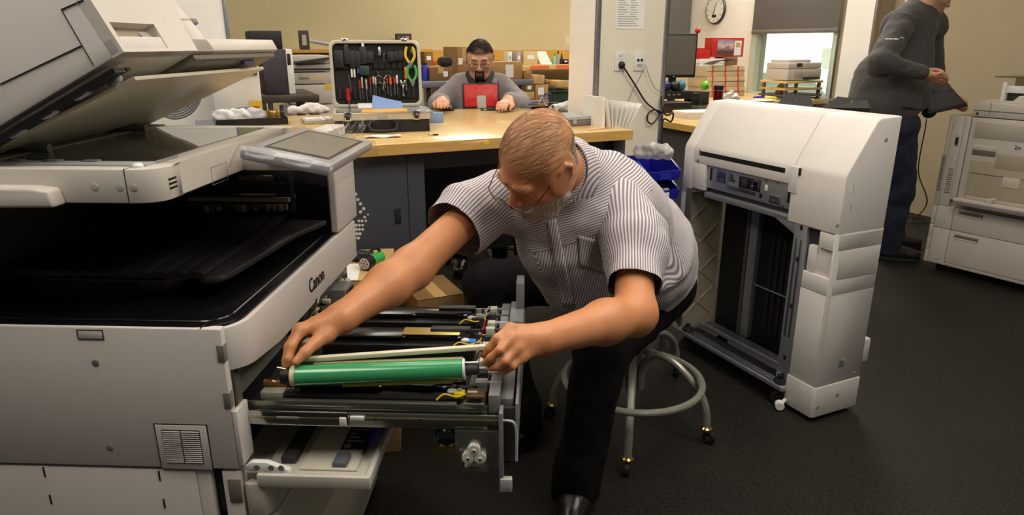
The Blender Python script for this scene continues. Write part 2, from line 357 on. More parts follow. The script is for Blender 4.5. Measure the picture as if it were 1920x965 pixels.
# pillar carrying the control panel
pm = MB().prism([(-.07, .905), (.006, .905), (.006, 1.085), (-.004, 1.098), (-.012, 1.11), (-.012, 1.18), (-.07, 1.18)], .665, .86, 'y')
pm.build('front_pillar', BEIGE, cp, bevel=.006, seg=3)
MB().box(-.075, -.012, .655, .665, .905, 1.135).build('pillar_inner_face', BLACKG, cp)
# inner walls of the delivery bay
MB().box(XB, -.07, .66, .68, .905, 1.14).build('bay_back_wall', BLACK, cp)
MB().box(XB, -.55, .05, .66, .905, 1.14).build('bay_rear_wall', BLACK, cp)
bx = MB().prism([(-.55, .96), (-.33, .96), (-.33, 1.13), (-.55, 1.13)], .28, .30, 'y')
a = PL(30, 478, ly=.30); b2 = PL(132, 440, ly=.50)
MB().add([PL(22, 408, ly=.25), PL(120, 385, ly=.52), PL(127, 436, ly=.52), PL(38, 470, ly=.25)], [(0, 1, 2, 3)]).build('exit_cover', DARKIN, cp, solid=.012)
# fixing mechanism seen under the scanner, far inside
def pbox(m, x0, y0, x1, y1, ly, d, pz=None):
    a = PL(x0, y1, ly=ly); b = PL(x1, y0, ly=ly); m.box(a.x, b.x, ly, ly+d, a.z, b.z); return m
pbox(MB(), 448, 331, 524, 344, .60, .02).build('comb_strip', mat('comb strip', (206, 200, 178), .5), cp)
cb = pbox(MB(), 0, 0, 1, 2, .6, .001)
m = MB(); a = PL(448, 346, ly=.598); b2 = PL(524, 330, ly=.598)
for i in range(24): x = a.x+(b2.x-a.x)*i/24; m.box(x, x+.0012, .5975, .599, a.z, b2.z)
m.build('comb_teeth', DGREY, cp)
pbox(MB(), 352, 371, 541, 377, .59, .05).build('guide_bar', mat('guide bar', (150, 142, 122), .5), cp)
pbox(MB(), 360, 383, 536, 392, .585, .03).build('guide_bar', mat('guide bar dark', (96, 90, 80), .5), cp)
pbox(MB(), 520, 325, 541, 400, .60, .03).build('guide_post', BLACK, cp)
pbox(MB(), 395, 341, 530, 346, .59, .03).build('guide_bar', DGREY, cp)
for i in range(14):
    x = 372+i*11.5; pbox(MB(), x, 386+rr.uniform(-3, 4), x+rr.uniform(4, 8), 397+rr.uniform(-2, 3), .58, .01).build('feed_roller', rr.choice([GREY, LGREY, DGREY]), cp, bevel=.001)
# ribbed output tray
def tr(i, j):
    x = XB+(-.115-XB)*i; y = .137+(.62-.137)*j
    return Vector((x, y, .950+.0055*abs(math.sin(x*math.pi/.0375))+.045*max(0, j-.55)**2*(1+0*x)))
ot = MB(); ot.grid(tr, 150, 10)
RIB = mat('dark tray plastic', (34, 32, 33), .32, bump=.05, bs=600)
o = ot.build('output_tray', RIB, cp, solid=-.012, smooth=50)
rc = rrect(-.16, -.075, .137, .62, .045, 6, (1, 0, 0, 0))
MB().prism([(-.12, .137)]+rc[:7]+[(-.045, .50), (-.01, .62), (-.12, .62)], .940, .954, 'z').build('output_tray_edge', RIB, cp, bevel=.004)
MB().box(-.60, -.21, .165, .60, .906, .94).build('tray_support', RIB, cp, bevel=.004)
a = PL(75, 552, ly=.165); b2 = PL(260, 528, ly=.165)
MB().box(a.x, b2.x, .163, .17, a.z, b2.z).build('tray_support_slot', DARKIN, cp)
a = PL(195, 495, z=.958); b2 = PL(288, 477, z=.958)
MB().box(a.x, b2.x-.02, a.y, b2.y, .952, .960).build('paper_stop', RIB, cp, bevel=.003)
# scanner bed
SB = mat('scanner plastic', (206, 198, 188), .42, bump=.05, bs=900, var=.02)
ZB0, ZB1 = 1.137, 1.197; XR = -.095; YB = .66
ol = rrect(XB, XR, 0, YB, .045, 6, (1, 0, 0, 0))
m = MB(); hx0, hx1, hy0, hy1 = -.425, -.150, .075, .60
m.prism([(XB, 0)]+[p for p in ol[:7]]+[(XR, hy0), (XB, hy0)], ZB0, ZB1, 'z')
m.box(XB, XR, hy1, YB, ZB0, ZB1); m.box(hx1, XR, hy0, hy1, ZB0, ZB1); m.box(XB, hx0, hy0, hy1, ZB0, ZB1)
bed = m.build('scanner_bed', SB, cp, bevel=.003)
MB().box(hx0, hx1, hy0, hy1, ZB0, ZB0+.006).build('scanner_well', DARKIN, bed)
MB().box(hx0-.004, hx1+.004, hy0-.004, hy1+.004, ZB1-.001, ZB1+.0022).build('platen_glass', glass_mat('platen glass', (.82, .86, .84), .06), bed)
MB().box(hx0+.02, hx1-.01, .32, .37, ZB0+.006, ZB0+.03).build('scan_carriage', DGREY, bed, bevel=.003)
MB().box(hx0+.02, hx1-.01, .42, .45, ZB0+.006, ZB0+.024).build('scan_carriage', GREY, bed, bevel=.003)
MB().box(hx0, hx1+.02, .030, .062, ZB1, ZB1+.004).build('scale_strip', LGREY, bed, bevel=.001)
for x in (-.40, -.33, -.26): MB().box(x, x+.028, .050, .068, ZB1+.003, ZB1+.006).build('scale_clip', GREY, bed, bevel=.001)
MB().lathe([(.009, 0), (.009, .004), (.006, .008)], (-.138, .02, ZB1), (0, 0, 1), 12).build('lid_bumper', WPLAST, bed)
MB().box(-.1525, -.151, -.0006, .08, ZB0, ZB1+.0005).build('bed_seam', DGREY, bed)
for x in (-.208, -.164, -.140): MB().lathe([(.0065, 0), (.0065, .0008), (.0050, .0012)], (x, .0, 1.166), (0, -1, 0), 16).build('screw_cap', mat('screw cap', (184, 176, 166), .5), bed)
m = MB()
p0 = PL(325, 343, lx=XR)
for k in range(3): MB().box(XR-.001, XR+.0007, p0.y-.012, p0.y+.012, p0.z-.009+k*.008, p0.z-.0055+k*.008).build('vent_slit', INK, bed)
fm = PL(412, 325, lx=XR)
m = MB(); y0, y1, z0, z1 = fm.y-.035, fm.y+.035, fm.z-.018, fm.z+.018
for (a1, a2, b1, b3) in ((y0, y1, z0, z0+.001), (y0, y1, z1-.001, z1), (y0, y0+.001, z0, z1), (y1-.001, y1, z0, z1)): m.box(XR-.001, XR+.0004, a1, a2, b1, b3)
m.build('hatch_groove', GREY, bed)
for k in range(5):
    MB().box(-.145+k*.0045, -.1435+k*.0045, .06, .17-.01*k, ZB1, ZB1+.0004).build('printed_note', GREY, bed)
MB().prism([(-.75, 1.128), (-.262, 1.136), (-.268, 1.166), (-.30, 1.170), (-.75, 1.172)], -.035, .0, 'y').build('side_handle', SB, bed, bevel=.006, seg=3)
MB().box(XB, hx0-.006, .02, YB-.01, ZB1, ZB1+.004).build('hinge_deck', mat('hinge deck', (140, 134, 120), .45), bed)
# hinge arms lying between bed and lid
for y in (.16, .50):
    MB().tube([(-.60, y, 1.214), (-.40, y+.01, 1.207)], [.012, .009], 12).build('hinge_arm', GREY, bed)
    MB().tube([(-.62, y, 1.205), (-.56, y, 1.215)], .026, 12).build('hinge_barrel', LGREY, bed)
    MB().box(-.66, -.46, y-.05, y+.05, 1.199, 1.212).build('hinge_base', DGREY, bed, bevel=.003)
    MB().box(-.50, -.445, y-.035, y+.045, 1.205, 1.245).build('hinge_block', BLACK, bed, bevel=.004)
    MB().tube([(-.66, y-.02, 1.235), (-.50, y-.02, 1.240)], .019, 14).build('hinge_sleeve', SB, bed)
    MB().tube([(-.60, y-.03, 1.22), (-.44, y-.03, 1.232)], .005, 8).build('hinge_rod', CHROME, bed)
# raised lid with document feeder
LA = R(27)
def lid(a, y, b): return Vector((-.12-a*math.cos(LA)-b*math.sin(LA), y, 1.388-a*math.sin(LA)+b*math.cos(LA)))
def lpr(poly, y0, y1): return MB().prism(poly, y0, y1, fn=lambda p, t: lid(p[0], t, p[1]))
lidp = lpr([(0, 0), (.62, 0), (.62, .16), (.5, .17), (.02, .20), (.02, .03), (0, .03)], 0, .245).build('document_feeder', BEIGE, cp, bevel=.004)
HX = [(.008, .036, .015), (.14, .036, .015)]
# front fascia with grip recess
y0, y1 = .012, .145
m = MB()
for (ya, yb, b0, b1) in ((0, y0, .0, .2), (y1, .25, .0, .2), (y0, y1, .052, .2), (y0, y1, .0, .006)):
    m.prism([(-.002, b0), (.02, b0), (.02, b1), (-.002, b1)], ya, yb, fn=lambda p, t: lid(p[0], t, p[1]))
m.build('feeder_front', SB, lidp)
lpr([(.018, .006), (.022, .006), (.022, .052), (.018, .052)], y0, y1).build('grip_recess', mat('recess plastic', (176, 164, 142), .5), lidp)
lpr([(-.002, .0), (.02, .0), (.02, .052)], y1-.03, y1).build('grip_cheek', SB, lidp)
# far shoulder of the feeder, sloping down to the flat lid
m = MB(); pts = [(.245, .2), (.245, .0), (.33, .0), (.31, .05)]
m.prism([(p[0], p[1]) for p in pts], 0, .45, fn=lambda p, t: lid(t, p[0], p[1])); m.build('feeder_shoulder', SB, lidp, bevel=.003)
lidb = lpr([(0, 0), (.44, 0), (.44, .028), (.0, .028)], .24, .68).build('lid_plate', SB, cp, bevel=.003)
lpr([(.012, -.012), (.30, -.008), (.44, .01), (.44, .02), (.012, 0)], .25, .67).build('lid_underframe', mat('lid underframe', (120, 112, 98), .5), lidb, bevel=.002)
lpr([(.03, -.020), (.62, -.020), (.62, -.012), (.03, -.012)], .0, .03).build('lid_dark_channel', BLACK, lidb)
lpr([(.03, -.016), (.62, -.016), (.62, -.012), (.03, -.012)], .036, .05).build('lid_dark_channel', BLACK, lidb)
for k in range(4): lpr([(.10+.07*k, -.023), (.125+.07*k, -.023), (.125+.07*k, -.02), (.10+.07*k, -.02)], .006, .024).build('channel_clip', LGREY, lidb)
lpr([(.045, -.030), (.43, -.006), (.43, .0), (.045, -.022)], .07, .645).build('white_platen_sheet', mat('platen sheet', (214, 204, 180), .35, var=.03), lidb, bevel=.002)
lpr([(.02, -.0135), (.026, -.0135), (.026, -.012), (.02, -.012)], .30, .42).build('lid_sticker', GREY, lidb)
MB().tube([lid(.03, .50, -.016), lid(.032, .53, -.017), lid(.03, .56, -.014)], .006, 8).build('lid_hook', mat('violet plastic', (70, 62, 110), .5), lidb)
for k in range(3): MB().ball(lid(.05+.012*k, .03+.01*k, -.022), .008, 10, 6).build('channel_roller', LGREY, lidb)
# seams on the near side of the feeder
def seam(a, b):
    pa = PL(*a, ly=-.0008); pb = PL(*b, ly=-.0008); MB().tube([pa, pb], .0011, 5).build('feeder_seam', INK, lidp)
seam((0, 158), (152, 86)); seam((115, 18), (175, 122)); seam((115, 18), (156, 0))
m = MB(); m.prism([(.03, .06), (.15, .06), (.15, .075), (.03, .072)], .26, .33, fn=lambda p, t: lid(p[0]-.03, t, p[1])); m.build('feeder_tray_tip', mat('feeder tip', (110, 100, 102), .5), lidp, bevel=.003)
# control panel wrapped in film
ctr = Vector((.045, .405, 1.184)); dirw = Vector((.982, 0, -.19)); dird = Vector((0, 1, 0)); nrm = dirw.cross(dird); Wp, Dp = .183, .37
Mp = Matrix((( dirw.x, dird.x, nrm.x, ctr.x), (dirw.y, dird.y, nrm.y, ctr.y), (dirw.z, dird.z, nrm.z, ctr.z), (0, 0, 0, 1)))
pn = MB().box(-Wp/2, Wp/2, -Dp/2, Dp/2, -.022, 0).build('control_panel', mat('panel grey', (150, 146, 150), .4), cp, bevel=.006); pn.matrix_basis = Mp
MB().box(-Wp*.36, Wp*.40, -Dp*.34, Dp*.42, 0, .0012).build('screen_bezel', BLACKG, pn)
MB().box(-Wp*.32, Wp*.36, -Dp*.30, Dp*.38, .0012, .0018).build('screen', mat('blank screen', (128, 122, 112), .25), pn)
FILM = glass_mat('plastic film', (.97, .97, .97), .035, .2, .35)
rf = random.Random(5)
def film(i, j):
    x = (i-.5)*(Wp+.03); y = (j-.5)*(Dp+.03); e = max(abs(i-.5), abs(j-.5))*2
    z = .005+.0022*math.sin(17*i+5*j)*math.sin(9*j+2)+(-.045*(e-.92)/.08 if e > .92 else 0)
    return Vector((x, y, z))
MB().grid(film, 40, 40).build('film_wrap', FILM, pn, smooth=60)
def film2(i, j):
    x = -Wp*.5+.02+i*.10; y = Dp*.5+j*.10; return Vector((x+.05*j, y, .012+.02*math.sin(6*j+3*i)+.012*math.sin(15*i)*j))
MB().grid(film2, 14, 14).build('film_tail', FILM, pn, smooth=60)
MB().box(-.10, .03, .34, .56, 1.135, 1.165).build('panel_arm', BEIGE, cp, bevel=.006)
# drawer: process unit pulled out to the right
DZ = .700
MET = mat('drawer steel', (158, 160, 150), .3, .9, var=.05)
dr = MB(); dr.box(-.10, .46, .062, .066, DZ-.03, DZ+.024); dr.box(-.10, .47, .560, .566, DZ-.03, DZ+.03)
dr.box(.44, .455, .062, .56, DZ-.03, DZ+.03); dr.box(-.05, .44, .066, .56, DZ-.03, DZ-.02); dr.box(.02, .40, .054, .066, DZ+.020, DZ+.030)
dr.prism([(.40, DZ+.020), (.415, DZ+.032), (.455, DZ+.032), (.455, DZ+.02)], .054, .066)
drw = dr.build('process_drawer', MET, cp, bevel=.001)
MB().box(-.05, .188, .044, .053, DZ-.018, DZ+.012).build('slide_outer', CHROME, drw, bevel=.002)
MB().box(-.05, .486, .052, .058, DZ-.013, DZ+.008).build('slide_inner', MET, drw, bevel=.002)
MB().box(-.045, .185, .0425, .0445, DZ-.0035, DZ+.0).build('slide_groove', mat('slide groove', (216, 206, 170), .3, 1.), drw)
MB().box(.188, .486, .050, .053, DZ-.006, DZ-.0015).build('slide_groove', mat('slide groove', (216, 206, 170), .3, 1.), drw)
MB().box(.170, .184, .040, .048, DZ-.016, DZ+.002).build('slide_stop', WPLAST, drw, bevel=.002)
MB().box(.190, .218, .046, .052, DZ-.006, DZ+.002).build('slide_latch', WPLAST, drw, bevel=.001)
MB().box(.045, .090, .0415, .0445, DZ-.004, DZ+.001).build('slide_catch', GREY, drw, bevel=.001)
for x in (.24, .33, .41): MB().lathe([(.003, 0), (.003, .0015)], (x, .051, DZ-.004), (0, -1, 0), 10).build('rivet', BRASS, drw)
MB().box(-.05, .486, .572, .58, DZ-.02, DZ+.02).build('far_slide', CHROME, drw, bevel=.002)
# three imaging units and the gap where the lifted drum belongs
GLOSS = mat('unit lid plastic', (38, 34, 40), .2, var=.1)
UNITY = [.073, .318, .455]
for k, uy in enumerate(UNITY):
    zt = DZ+.046
    m = MB().box(.052, .405, uy, uy+.078, DZ-.02, zt-.014); m.box(.052, .395, uy+.030, uy+.078, zt-.014, zt-.004)
    un = m.build('imaging_unit', BLACK, drw, bevel=.002)
for k, uy in enumerate(UNITY):
    zt = DZ+.046
    MB().prism([(.075, uy+.020), (.235, uy+.020), (.250, uy+.032), (.345, uy+.026), (.36, uy+.036), (.385, uy+.036), (.385, uy+.072), (.075, uy+.072)], zt-.006, zt, 'z').build('unit_lid', GLOSS, drw, bevel=.0015)
    for x in (.095, .240, .372): MB().lathe([(.0045, 0), (.0045, .002), (.002, .003)], (x, uy+.026, zt-.004), (0, 0, 1), 10).build('screw', STEEL, drw)
    MB().box(.30, .395, uy+.052, uy+.074, zt, zt+.006).build('unit_clip', DGREY, drw, bevel=.001)
    for j in range(7): MB().box(.385+rr.uniform(0, .04), .395+rr.uniform(0.005, .045), uy+j*.011, uy+j*.011+.007, zt-.02, zt-.006+rr.uniform(0, .012)).build('end_connector', rr.choice([BLACK, DGREY, DGREY, LGREY]), drw, bevel=.001)
    m = MB(); m.tube([(.050+.003*math.cos(t*1.3)+t*.0007, uy+.02+.006*math.sin(t*1.3), zt-.014+.006*math.cos(t*1.3)) for t in range(40)], .0012, 5); m.build('spring', STEEL, drw)
    MB().box(.000, .048, uy+.006, uy+.05, zt-.03, zt-.012).build('unit_coupling', CLUT[0], drw, bevel=.003)
    MB().tube([(.0, uy+.035, zt-.006), (.05, uy+.035, zt-.006)], .008, 10).build('coupling_shaft', mat('amber plastic', (150, 96, 40), .35), drw)
    cc = [YELLOW, mat('tag blue', (40, 110, 200), .4), YELLOW][k]
    MB().box(.392, .414, uy+.004, uy+.026, zt-.018, zt-.004).build('colour_key', cc, drw, bevel=.003)
    MB().ball((.388, uy+.016, zt-.006), .009, 10, 7, (1.2, .8, .7)).build('white_cam', WPLAST, drw)
    MB().tube(bez([(.36, uy-.01, zt-.012), (.375, uy-.004, zt-.002), (.40, uy-.002, zt-.008), (.425, uy+.01, zt-.004)], 5), .002, 5).build('wire', YELLOW, drw)
MB().box(.236, .372, UNITY[1]+.028, UNITY[1]+.07, DZ+.0465, DZ+.048).build('gold_film_strip', BRASS, drw)
MB().box(.052, .405, .165, .30, DZ-.02, DZ-.012).build('empty_bay_floor', DARKIN, drw)
MB().box(.10, .39, .166, .174, DZ-.012, DZ+.03).build('bay_divider', mat('olive plastic', (150, 140, 40), .4), drw)
# front frame of the drawer
m = MB(); m.box(.462, .484, .066, .565, DZ+.005, DZ+.045); m.box(.484, .510, .10, .565, DZ-.03, DZ+.02); m.box(.486, .52, .42, .555, DZ+.02, DZ+.055)
m.box(.500, .520, .50, .565, DZ+.05, DZ+.125)
ff = m.build('drawer_front_frame', mat('frame grey', (122, 121, 122), .45), drw, bevel=.002)
MB().box(.395, .484, .056, .062, DZ-.118, DZ-.028).build('motor_plate', MET, drw, bevel=.002)
MB().box(.484, .492, .040, .075, DZ-.16, DZ+.02).build('drawer_end_plate', mat('frame grey', (122, 121, 122), .45), drw, bevel=.001)
MB().box(.515, .521, .062, .56, DZ-.07, DZ+.03).build('drawer_face_rim', mat('frame grey', (122, 121, 122), .45), drw, bevel=.001)
MB().box(.492, .515, .062, .07, DZ-.10, DZ+.02).build('drawer_face_web', DGREY, drw)
MB().tube(bez([(.490, .05, DZ+.0), (.512, .05, DZ-.004), (.518, .05, DZ-.03), (.518, .05, DZ-.09)], 6), .003, 6).build('edge_bead', LGREY, drw)
MB().box(.486, .51, .036, .05, DZ-.155, DZ-.125).build('guide_foot', LGREY, drw, bevel=.002)
for (x, z) in ((.434, DZ-.066), (.422, DZ-.084), (.446, DZ-.084)):
    m = MB(); N = 14
    pr = [((.0105 if k % 2 else .0125)*math.cos(2*math.pi*k/(2*N)), (.0105 if k % 2 else .0125)*math.sin(2*math.pi*k/(2*N))) for k in range(2*N)]
    m.prism([(x+p[0], z+p[1]) for p in pr], .044, .056); m.lathe([(.004, 0), (.004, .003)], (x, .044, z), (0, -1, 0), 10)
    m.build('gear', mat('gear white', (214, 210, 200), .45), drw)
    MB().lathe([(.0025, 0), (.0025, .0035)], (x, .0435, z), (0, -1, 0), 8).build('gear_pin', DGREY, drw)
m = MB(); m.box(.404, .410, .050, .058, DZ-.114, DZ-.07); m.box(.404, .462, .05, .058, DZ-.118, DZ-.112); m.build('gear_bracket', MET, drw)
MB().ball((.376, .075, DZ-.055), .03, 14, 9, (.9, .8, 1)).build('motor', BLACKG, drw)
MB().prism([(.352, DZ-.072), (.395, DZ-.075), (.395, DZ-.064), (.365, DZ-.062)], .05, .058).build('bent_tab', BRASS, drw)
# square window block at the front corner
m = MB(); m.box(.415, .455, .068, .10, DZ+.018, DZ+.022); 
cb = MB().box(.417, .456, .060, .095, DZ+.012, DZ+.046).build('corner_block', mat('copper brown', (104, 78, 54), .4, .5), drw, bevel=.004)
MB().box(.424, .449, .0585, .061, DZ+.018, DZ+.041).build('corner_block_window', INK, drw)
for j in range(10):
    y = .11+j*.045; c = rr.choice([CLUT[0], LGREY, DGREY, CLUT[0]])
    MB().box(.432, .448+rr.uniform(0, .01), y, y+rr.uniform(.012, .024), DZ+.028, DZ+.046+rr.uniform(0, .012)).build('latch_block', c, drw, bevel=.0015)
    MB().box(.45, .486, y+.006, y+.016, DZ+.040, DZ+.046).build('latch_arm', rr.choice([LGREY, GREY, DGREY]), drw, bevel=.001)
    MB().tube(bez([(.42, y, DZ+.03), (.428, y+.01, DZ+.05), (.44, y+.025, DZ+.04)], 4), .0016, 5).build('wire', rr.choice([YELLOW, BLACK, RED, CLUT[0]]), drw)
# front door hanging open beneath the drawer
DR = mat('door plastic', (196, 190, 178), .45)
m = MB(); dz = .592; x0, x1 = .012, .236
m.box(x0, x1, .0, .60, dz-.012, dz-.004); m.box(x0, x1, -.006, .006, dz-.020, dz+.008); m.box(x1-.012, x1, .0, .60, dz-.020, dz+.006); m.box(x0, x1, .594, .60, dz-.012, dz+.01)
dd = m.build('front_door', DR, cp, bevel=.003)
MB().box(.085, .20, .03, .59, dz-.004, dz+.001).build('door_inner_tray', mat('door inner', (206, 198, 182), .45), dd, bevel=.002)
NOTE = mat('dark note', (44, 40, 40), .5)
MB().box(.148, .196, .10, .32, dz+.001, dz+.0018).build('instruction_label', NOTE, dd)
for k in range(12): MB().box(.154, .190-.012*(k % 3), .128+k*.015, .133+k*.015, dz+.0018, dz+.0022).build('label_line', LGREY, dd)
MB().lathe([(.008, 0), (.008, .0008)], (.160, .112, dz+.0018), (0, 0, 1), 12).build('label_circle', LGREY, dd)
MB().box(.15, .178, .035, .075, dz+.001, dz+.012).build('tool_holder', mat('holder grey', (96, 96, 100), .5), dd, bevel=.002)
MB().box(.04, .07, .05, .58, dz-.004, dz+.012).build('door_rib', DGREY, dd, bevel=.003)
m = MB()
pts = [(-.02, .606), (.0, .622), (.03, .622), (.055, .612), (.075, .606), (.078, .596), (.05, .594), (.03, .602), (.0, .600)]
m.prism(pts, .004, .018); m.build('door_hinge_arm', WPLAST, dd, bevel=.003)
m = MB(); 
for x in (.012, .040, .060): m.lathe([(.006, 0), (.006, .002)], (x, .004, .611), (0, -1, 0), 10)
m.build('hinge_hole', GREY, dd)
# lower cassettes
CF = mat('cassette front', (190, 182, 168), .45)
def cas(z0, z1, nm):
    pth = [(-.018, .004), (-.005, -.002), (.02, .0), (.034, .02), (.036, .08), (.036, .80)]
    return strip(pth, z0, z1, .02).build(nm, CF, cp, bevel=.003)
cas(.50, .575, 'cassette_front'); cas(.30, .495, 'cassette_front'); cas(.06, .295, 'cassette_front')
MB().box(-.058, .03, .03, .8, .03, .58).build('cassette_body', CF, cp)
for (x, y) in ((-.68, .06), (-.06, .06), (-.68, .76), (-.06, .76)):
    MB().lathe([(.02, 0), (.028, .004), (.028, .024), (.02, .03)], (x, y, 0), (0, 0, 1), 14).build('foot', RUBBER, cp)
# blue tool clipped in the door
t = thing('cleaning_tool', 'slim blue plastic tool with black tip lying inside the open door', 'tool', LW(.205, .07, dz+.006), A0+R(90-3))
MB().tube([(.02, 0, .006), (.06, 0, .006), (.20, 0, .006), (.36, 0, .006)], [.005, .008, .007, .006], 8).build('handle', BLUE, t)
MB().tube([(.0, 0, .006), (.03, 0, .006)], [.004, .006], 8).build('tip', INK, t)
# green drum being lifted out
da = LW(*PL(556, 704, z=.775)); db = LW(*PL(868, 692, z=.785))
ax = (db-da).normalized(); Ld = (db-da).length
t = thing('drum_unit', 'shiny green photoconductor drum held between the bending man\'s hands', 'drum', da)
MB().lathe([(.0195, 0), (.0205, .001), (.0205, Ld-.001), (.0195, Ld)], (0, 0, 0), ax, 32).build('drum', mat('drum green', (58, 150, 96), .22, var=.02, coat=.3), t)
MB().lathe([(.018, -.010), (.0205, -.009), (.0205, 0), (.0205, .0)], (0, 0, 0), ax, 28).build('collar', mat('collar cream', (206, 192, 150), .45), t)
MB().lathe([(.012, -.03), (.0165, -.028), (.0185, -.010)], (0, 0, 0), ax, 24).build('end_cap', INK, t)
MB().lathe([(.0215, Ld), (.0215, Ld+.004), (.016, Ld+.005)], (0, 0, 0), ax, 28).build('flange', WPLAST, t)
m = MB(); up = Vector((0, 0, 1)); e = ax*Ld
hp = [e+ax*.006+up*.016, e+ax*.030+up*.017, e+ax*.032-up*.008, e+ax*.006-up*.010]
m.tube([p+Vector((0, -.004, 0)) for p in hp], .0022, 6, closed=True); m.build('wire_bail', CHROME, t)
MB().tube([e+ax*.004, e+ax*.03], [.013, .012], 14).build('gear_end', DGREY, t)
MB().tube([e+ax*.03, e+ax*.045], .005, 10).build('shaft', STEEL, t)
m = MB(); s0 = -ax*.012+up*.013; m.tube([s0, s0-ax*.022+up*.010-Vector((0, .006, 0)), s0-ax*.034-up*.016-Vector((0, .010, 0)), s0-ax*.018-up*.026-Vector((0, .006, 0))], .0017, 6); m.build('wire_clip', mat('wire brass', (190, 160, 110), .3, 1.), t)
bk = UVv = Vector((-ax.y, ax.x, 0)).normalized()
wa = bk*.026+up*.022; wb = e+ax*.045+bk*.030+up*.033
def slab(m, p, q, w, h):
    d = (q-p).normalized(); s = d.cross(up).normalized()*w/2; v = s.cross(d).normalized()*h/2
    return m.add([p-s-v, p+s-v, p+s+v, p-s+v, q-s-v, q+s-v, q+s+v, q-s+v], [(0, 1, 2, 3), (7, 6, 5, 4), (0, 4, 5, 1), (1, 5, 6, 2), (2, 6, 7, 3), (3, 7, 4, 0)])
slab(MB(), wa, wb, .012, .009).build('cleaner_bar', mat('cream bar', (222, 212, 186), .45), t, bevel=.001)
slab(MB(), wa-up*.008-bk*.002, e+bk*.022+up*.012, .010, .006).build('lower_bar', mat('pale olive bar', (176, 170, 120), .45), t, bevel=.001)
slab(MB(), ax*.09-up*.022+bk*.002, e-ax*.02-up*.024+bk*.004, .016, .008).build('yellow_seal', mat('olive yellow', (176, 164, 36), .4), t, bevel=.001)
slab(MB(), ax*.0+up*.017+bk*.016, ax*.03+up*.018+bk*.016, .010, .004).build('bar_clip', INK, t, bevel=.001)
# ================================================================ workbench
BT = 1.05
def wood_mat(name='maple bench top', a=(206, 168, 104), b=(232, 200, 138), rough=.25):
    m = mat(name, a, rough, var=0, coat=.25); nt = m.node_tree; bs = nt.nodes['Principled BSDF']
    tc = nt.nodes.new('ShaderNodeTexCoord'); mp = nt.nodes.new('ShaderNodeMapping'); mp.inputs['Scale'].default_value = (1.4, 22, 22)
    nz = nt.nodes.new('ShaderNodeTexNoise'); nz.inputs['Scale'].default_value = 2.2; nz.inputs['Detail'].default_value = 6; nz.inputs['Distortion'].default_value = .6
    rp = nt.nodes.new('ShaderNodeValToRGB'); rp.color_ramp.elements[0].position = .32; rp.color_ramp.elements[1].position = .68
    rp.color_ramp.elements[0].color = lin(a)+(1,); rp.color_ramp.elements[1].color = lin(b)+(1,)
    nt.links.new(tc.outputs['Object'], mp.inputs[0]); nt.links.new(mp.outputs[0], nz.inputs['Vector']); nt.links.new(nz.outputs['Fac'], rp.inputs[0]); nt.links.new(rp.outputs[0], bs.inputs['Base Color']); return m
WOOD = wood_mat(); WEDGE = wood_mat('maple edge', (190, 144, 70), (212, 170, 96), .45)
NAVY = mat('dark blue grey steel', (58, 60, 68), .5, var=.03)
bu1 = PUZ(1187, 243, BT)[0]
bn = thing('workbench', 'long maple-topped workbench with dark steel base behind the bending man', 'workbench', UW(0, 0, 0), AU)
tp = MB().box(-.30, bu1, 0, 1.25, BT-.043, BT).build('bench_top', WOOD, bn, bevel=.004)
MB().box(-.30, bu1, -.0015, .0, BT-.041, BT-.002).build('front_edging', WEDGE, bn)
MB().box(bu1, bu1+.0015, .0, 1.25, BT-.041, BT-.002).build('end_edging', WEDGE, bn)
def upx(px, py, v): return PUV(px, py, v)
ca = PUV(797, 350, .06)[0]
cb = MB().box(-.30, ca, .06, 1.15, .0, BT-.045).build('cabinet', NAVY, bn, bevel=.003)
pz_ = PUV(746, 405, .058)
MB().box(pz_[0]-.012, pz_[0]+.012, .056, .062, pz_[2]-.03, pz_[2]+.03).build('cabinet_latch', DARKIN, cb, bevel=.002)
pe = PUV(765, 350, .058)[0]
MB().box(pe-.001, pe+.001, .058, .062, .05, BT-.05).build('cabinet_seam', DARKIN, cb)
re = PUV(1162, 275, .06)[0]
MB().box(re-.03, re+.03, .06, .12, 0, BT-.045).build('leg', NAVY, bn, bevel=.003)
MB().box(re-.03, re+.03, 1.05, 1.11, 0, BT-.045).build('leg', NAVY, bn, bevel=.003)
MB().box(ca, re, 1.08, 1.11, .25, BT-.045).build('back_panel', mat('bench back panel', (30, 28, 28), .6), bn)
MB().box(ca, re, .10, .13, BT-.12, BT-.045).build('front_rail', DGREY, bn)
for (p, q) in (((1068, 240), (1130, 232)), ((1095, 246), (1150, 240)), ((860, 270), (918, 264))):
    a = PUZ(*p, BT); b2 = PUZ(*q, BT)
    MB().add([(a[0], a[1], BT+.0004), (b2[0], b2[1], BT+.0004), (b2[0], b2[1]+.03, BT+.0004), (a[0]+.05, a[1]+.025, BT+.0004)], [(0, 1, 2, 3)]).build('red_tape_mark', mat('worn red tape', (206, 110, 60), .5), tp)
a = PUV(912, 267, -.0018); MB().box(a[0]-.012, a[0]+.012, -.0022, -.0014, a[2]-.008, a[2]+.008).build('yellow_sticker', YELLOW, tp)
# dotted emblem on the cabinet front
dots = [(667, 370, 1), (671, 380, 1), (676, 388, 1), (682, 397, 1), (676, 403, 1), (684, 413, .8), (673, 420, .8), (679, 420, .8), (686, 420, .7), (668, 428, .9), (674, 428, .8), (680, 428, .7), (668, 436, 1), (674, 436, .9), (680, 436, .8), (669, 444, 1), (675, 444, 1), (666, 452, .8), (672, 452, 1), (690, 408, .5)]
DOT = mat('emblem white', (214, 212, 204), .5)
for (x, y, s) in dots:
    p = PUV(x, y-6, .0585); MB().lathe([(.0055*s+.001, 0), (.0055*s+.001, .001)], (p[0], .0595, p[2]), (0, -1, 0), 10).build('emblem_dot', DOT, cb)
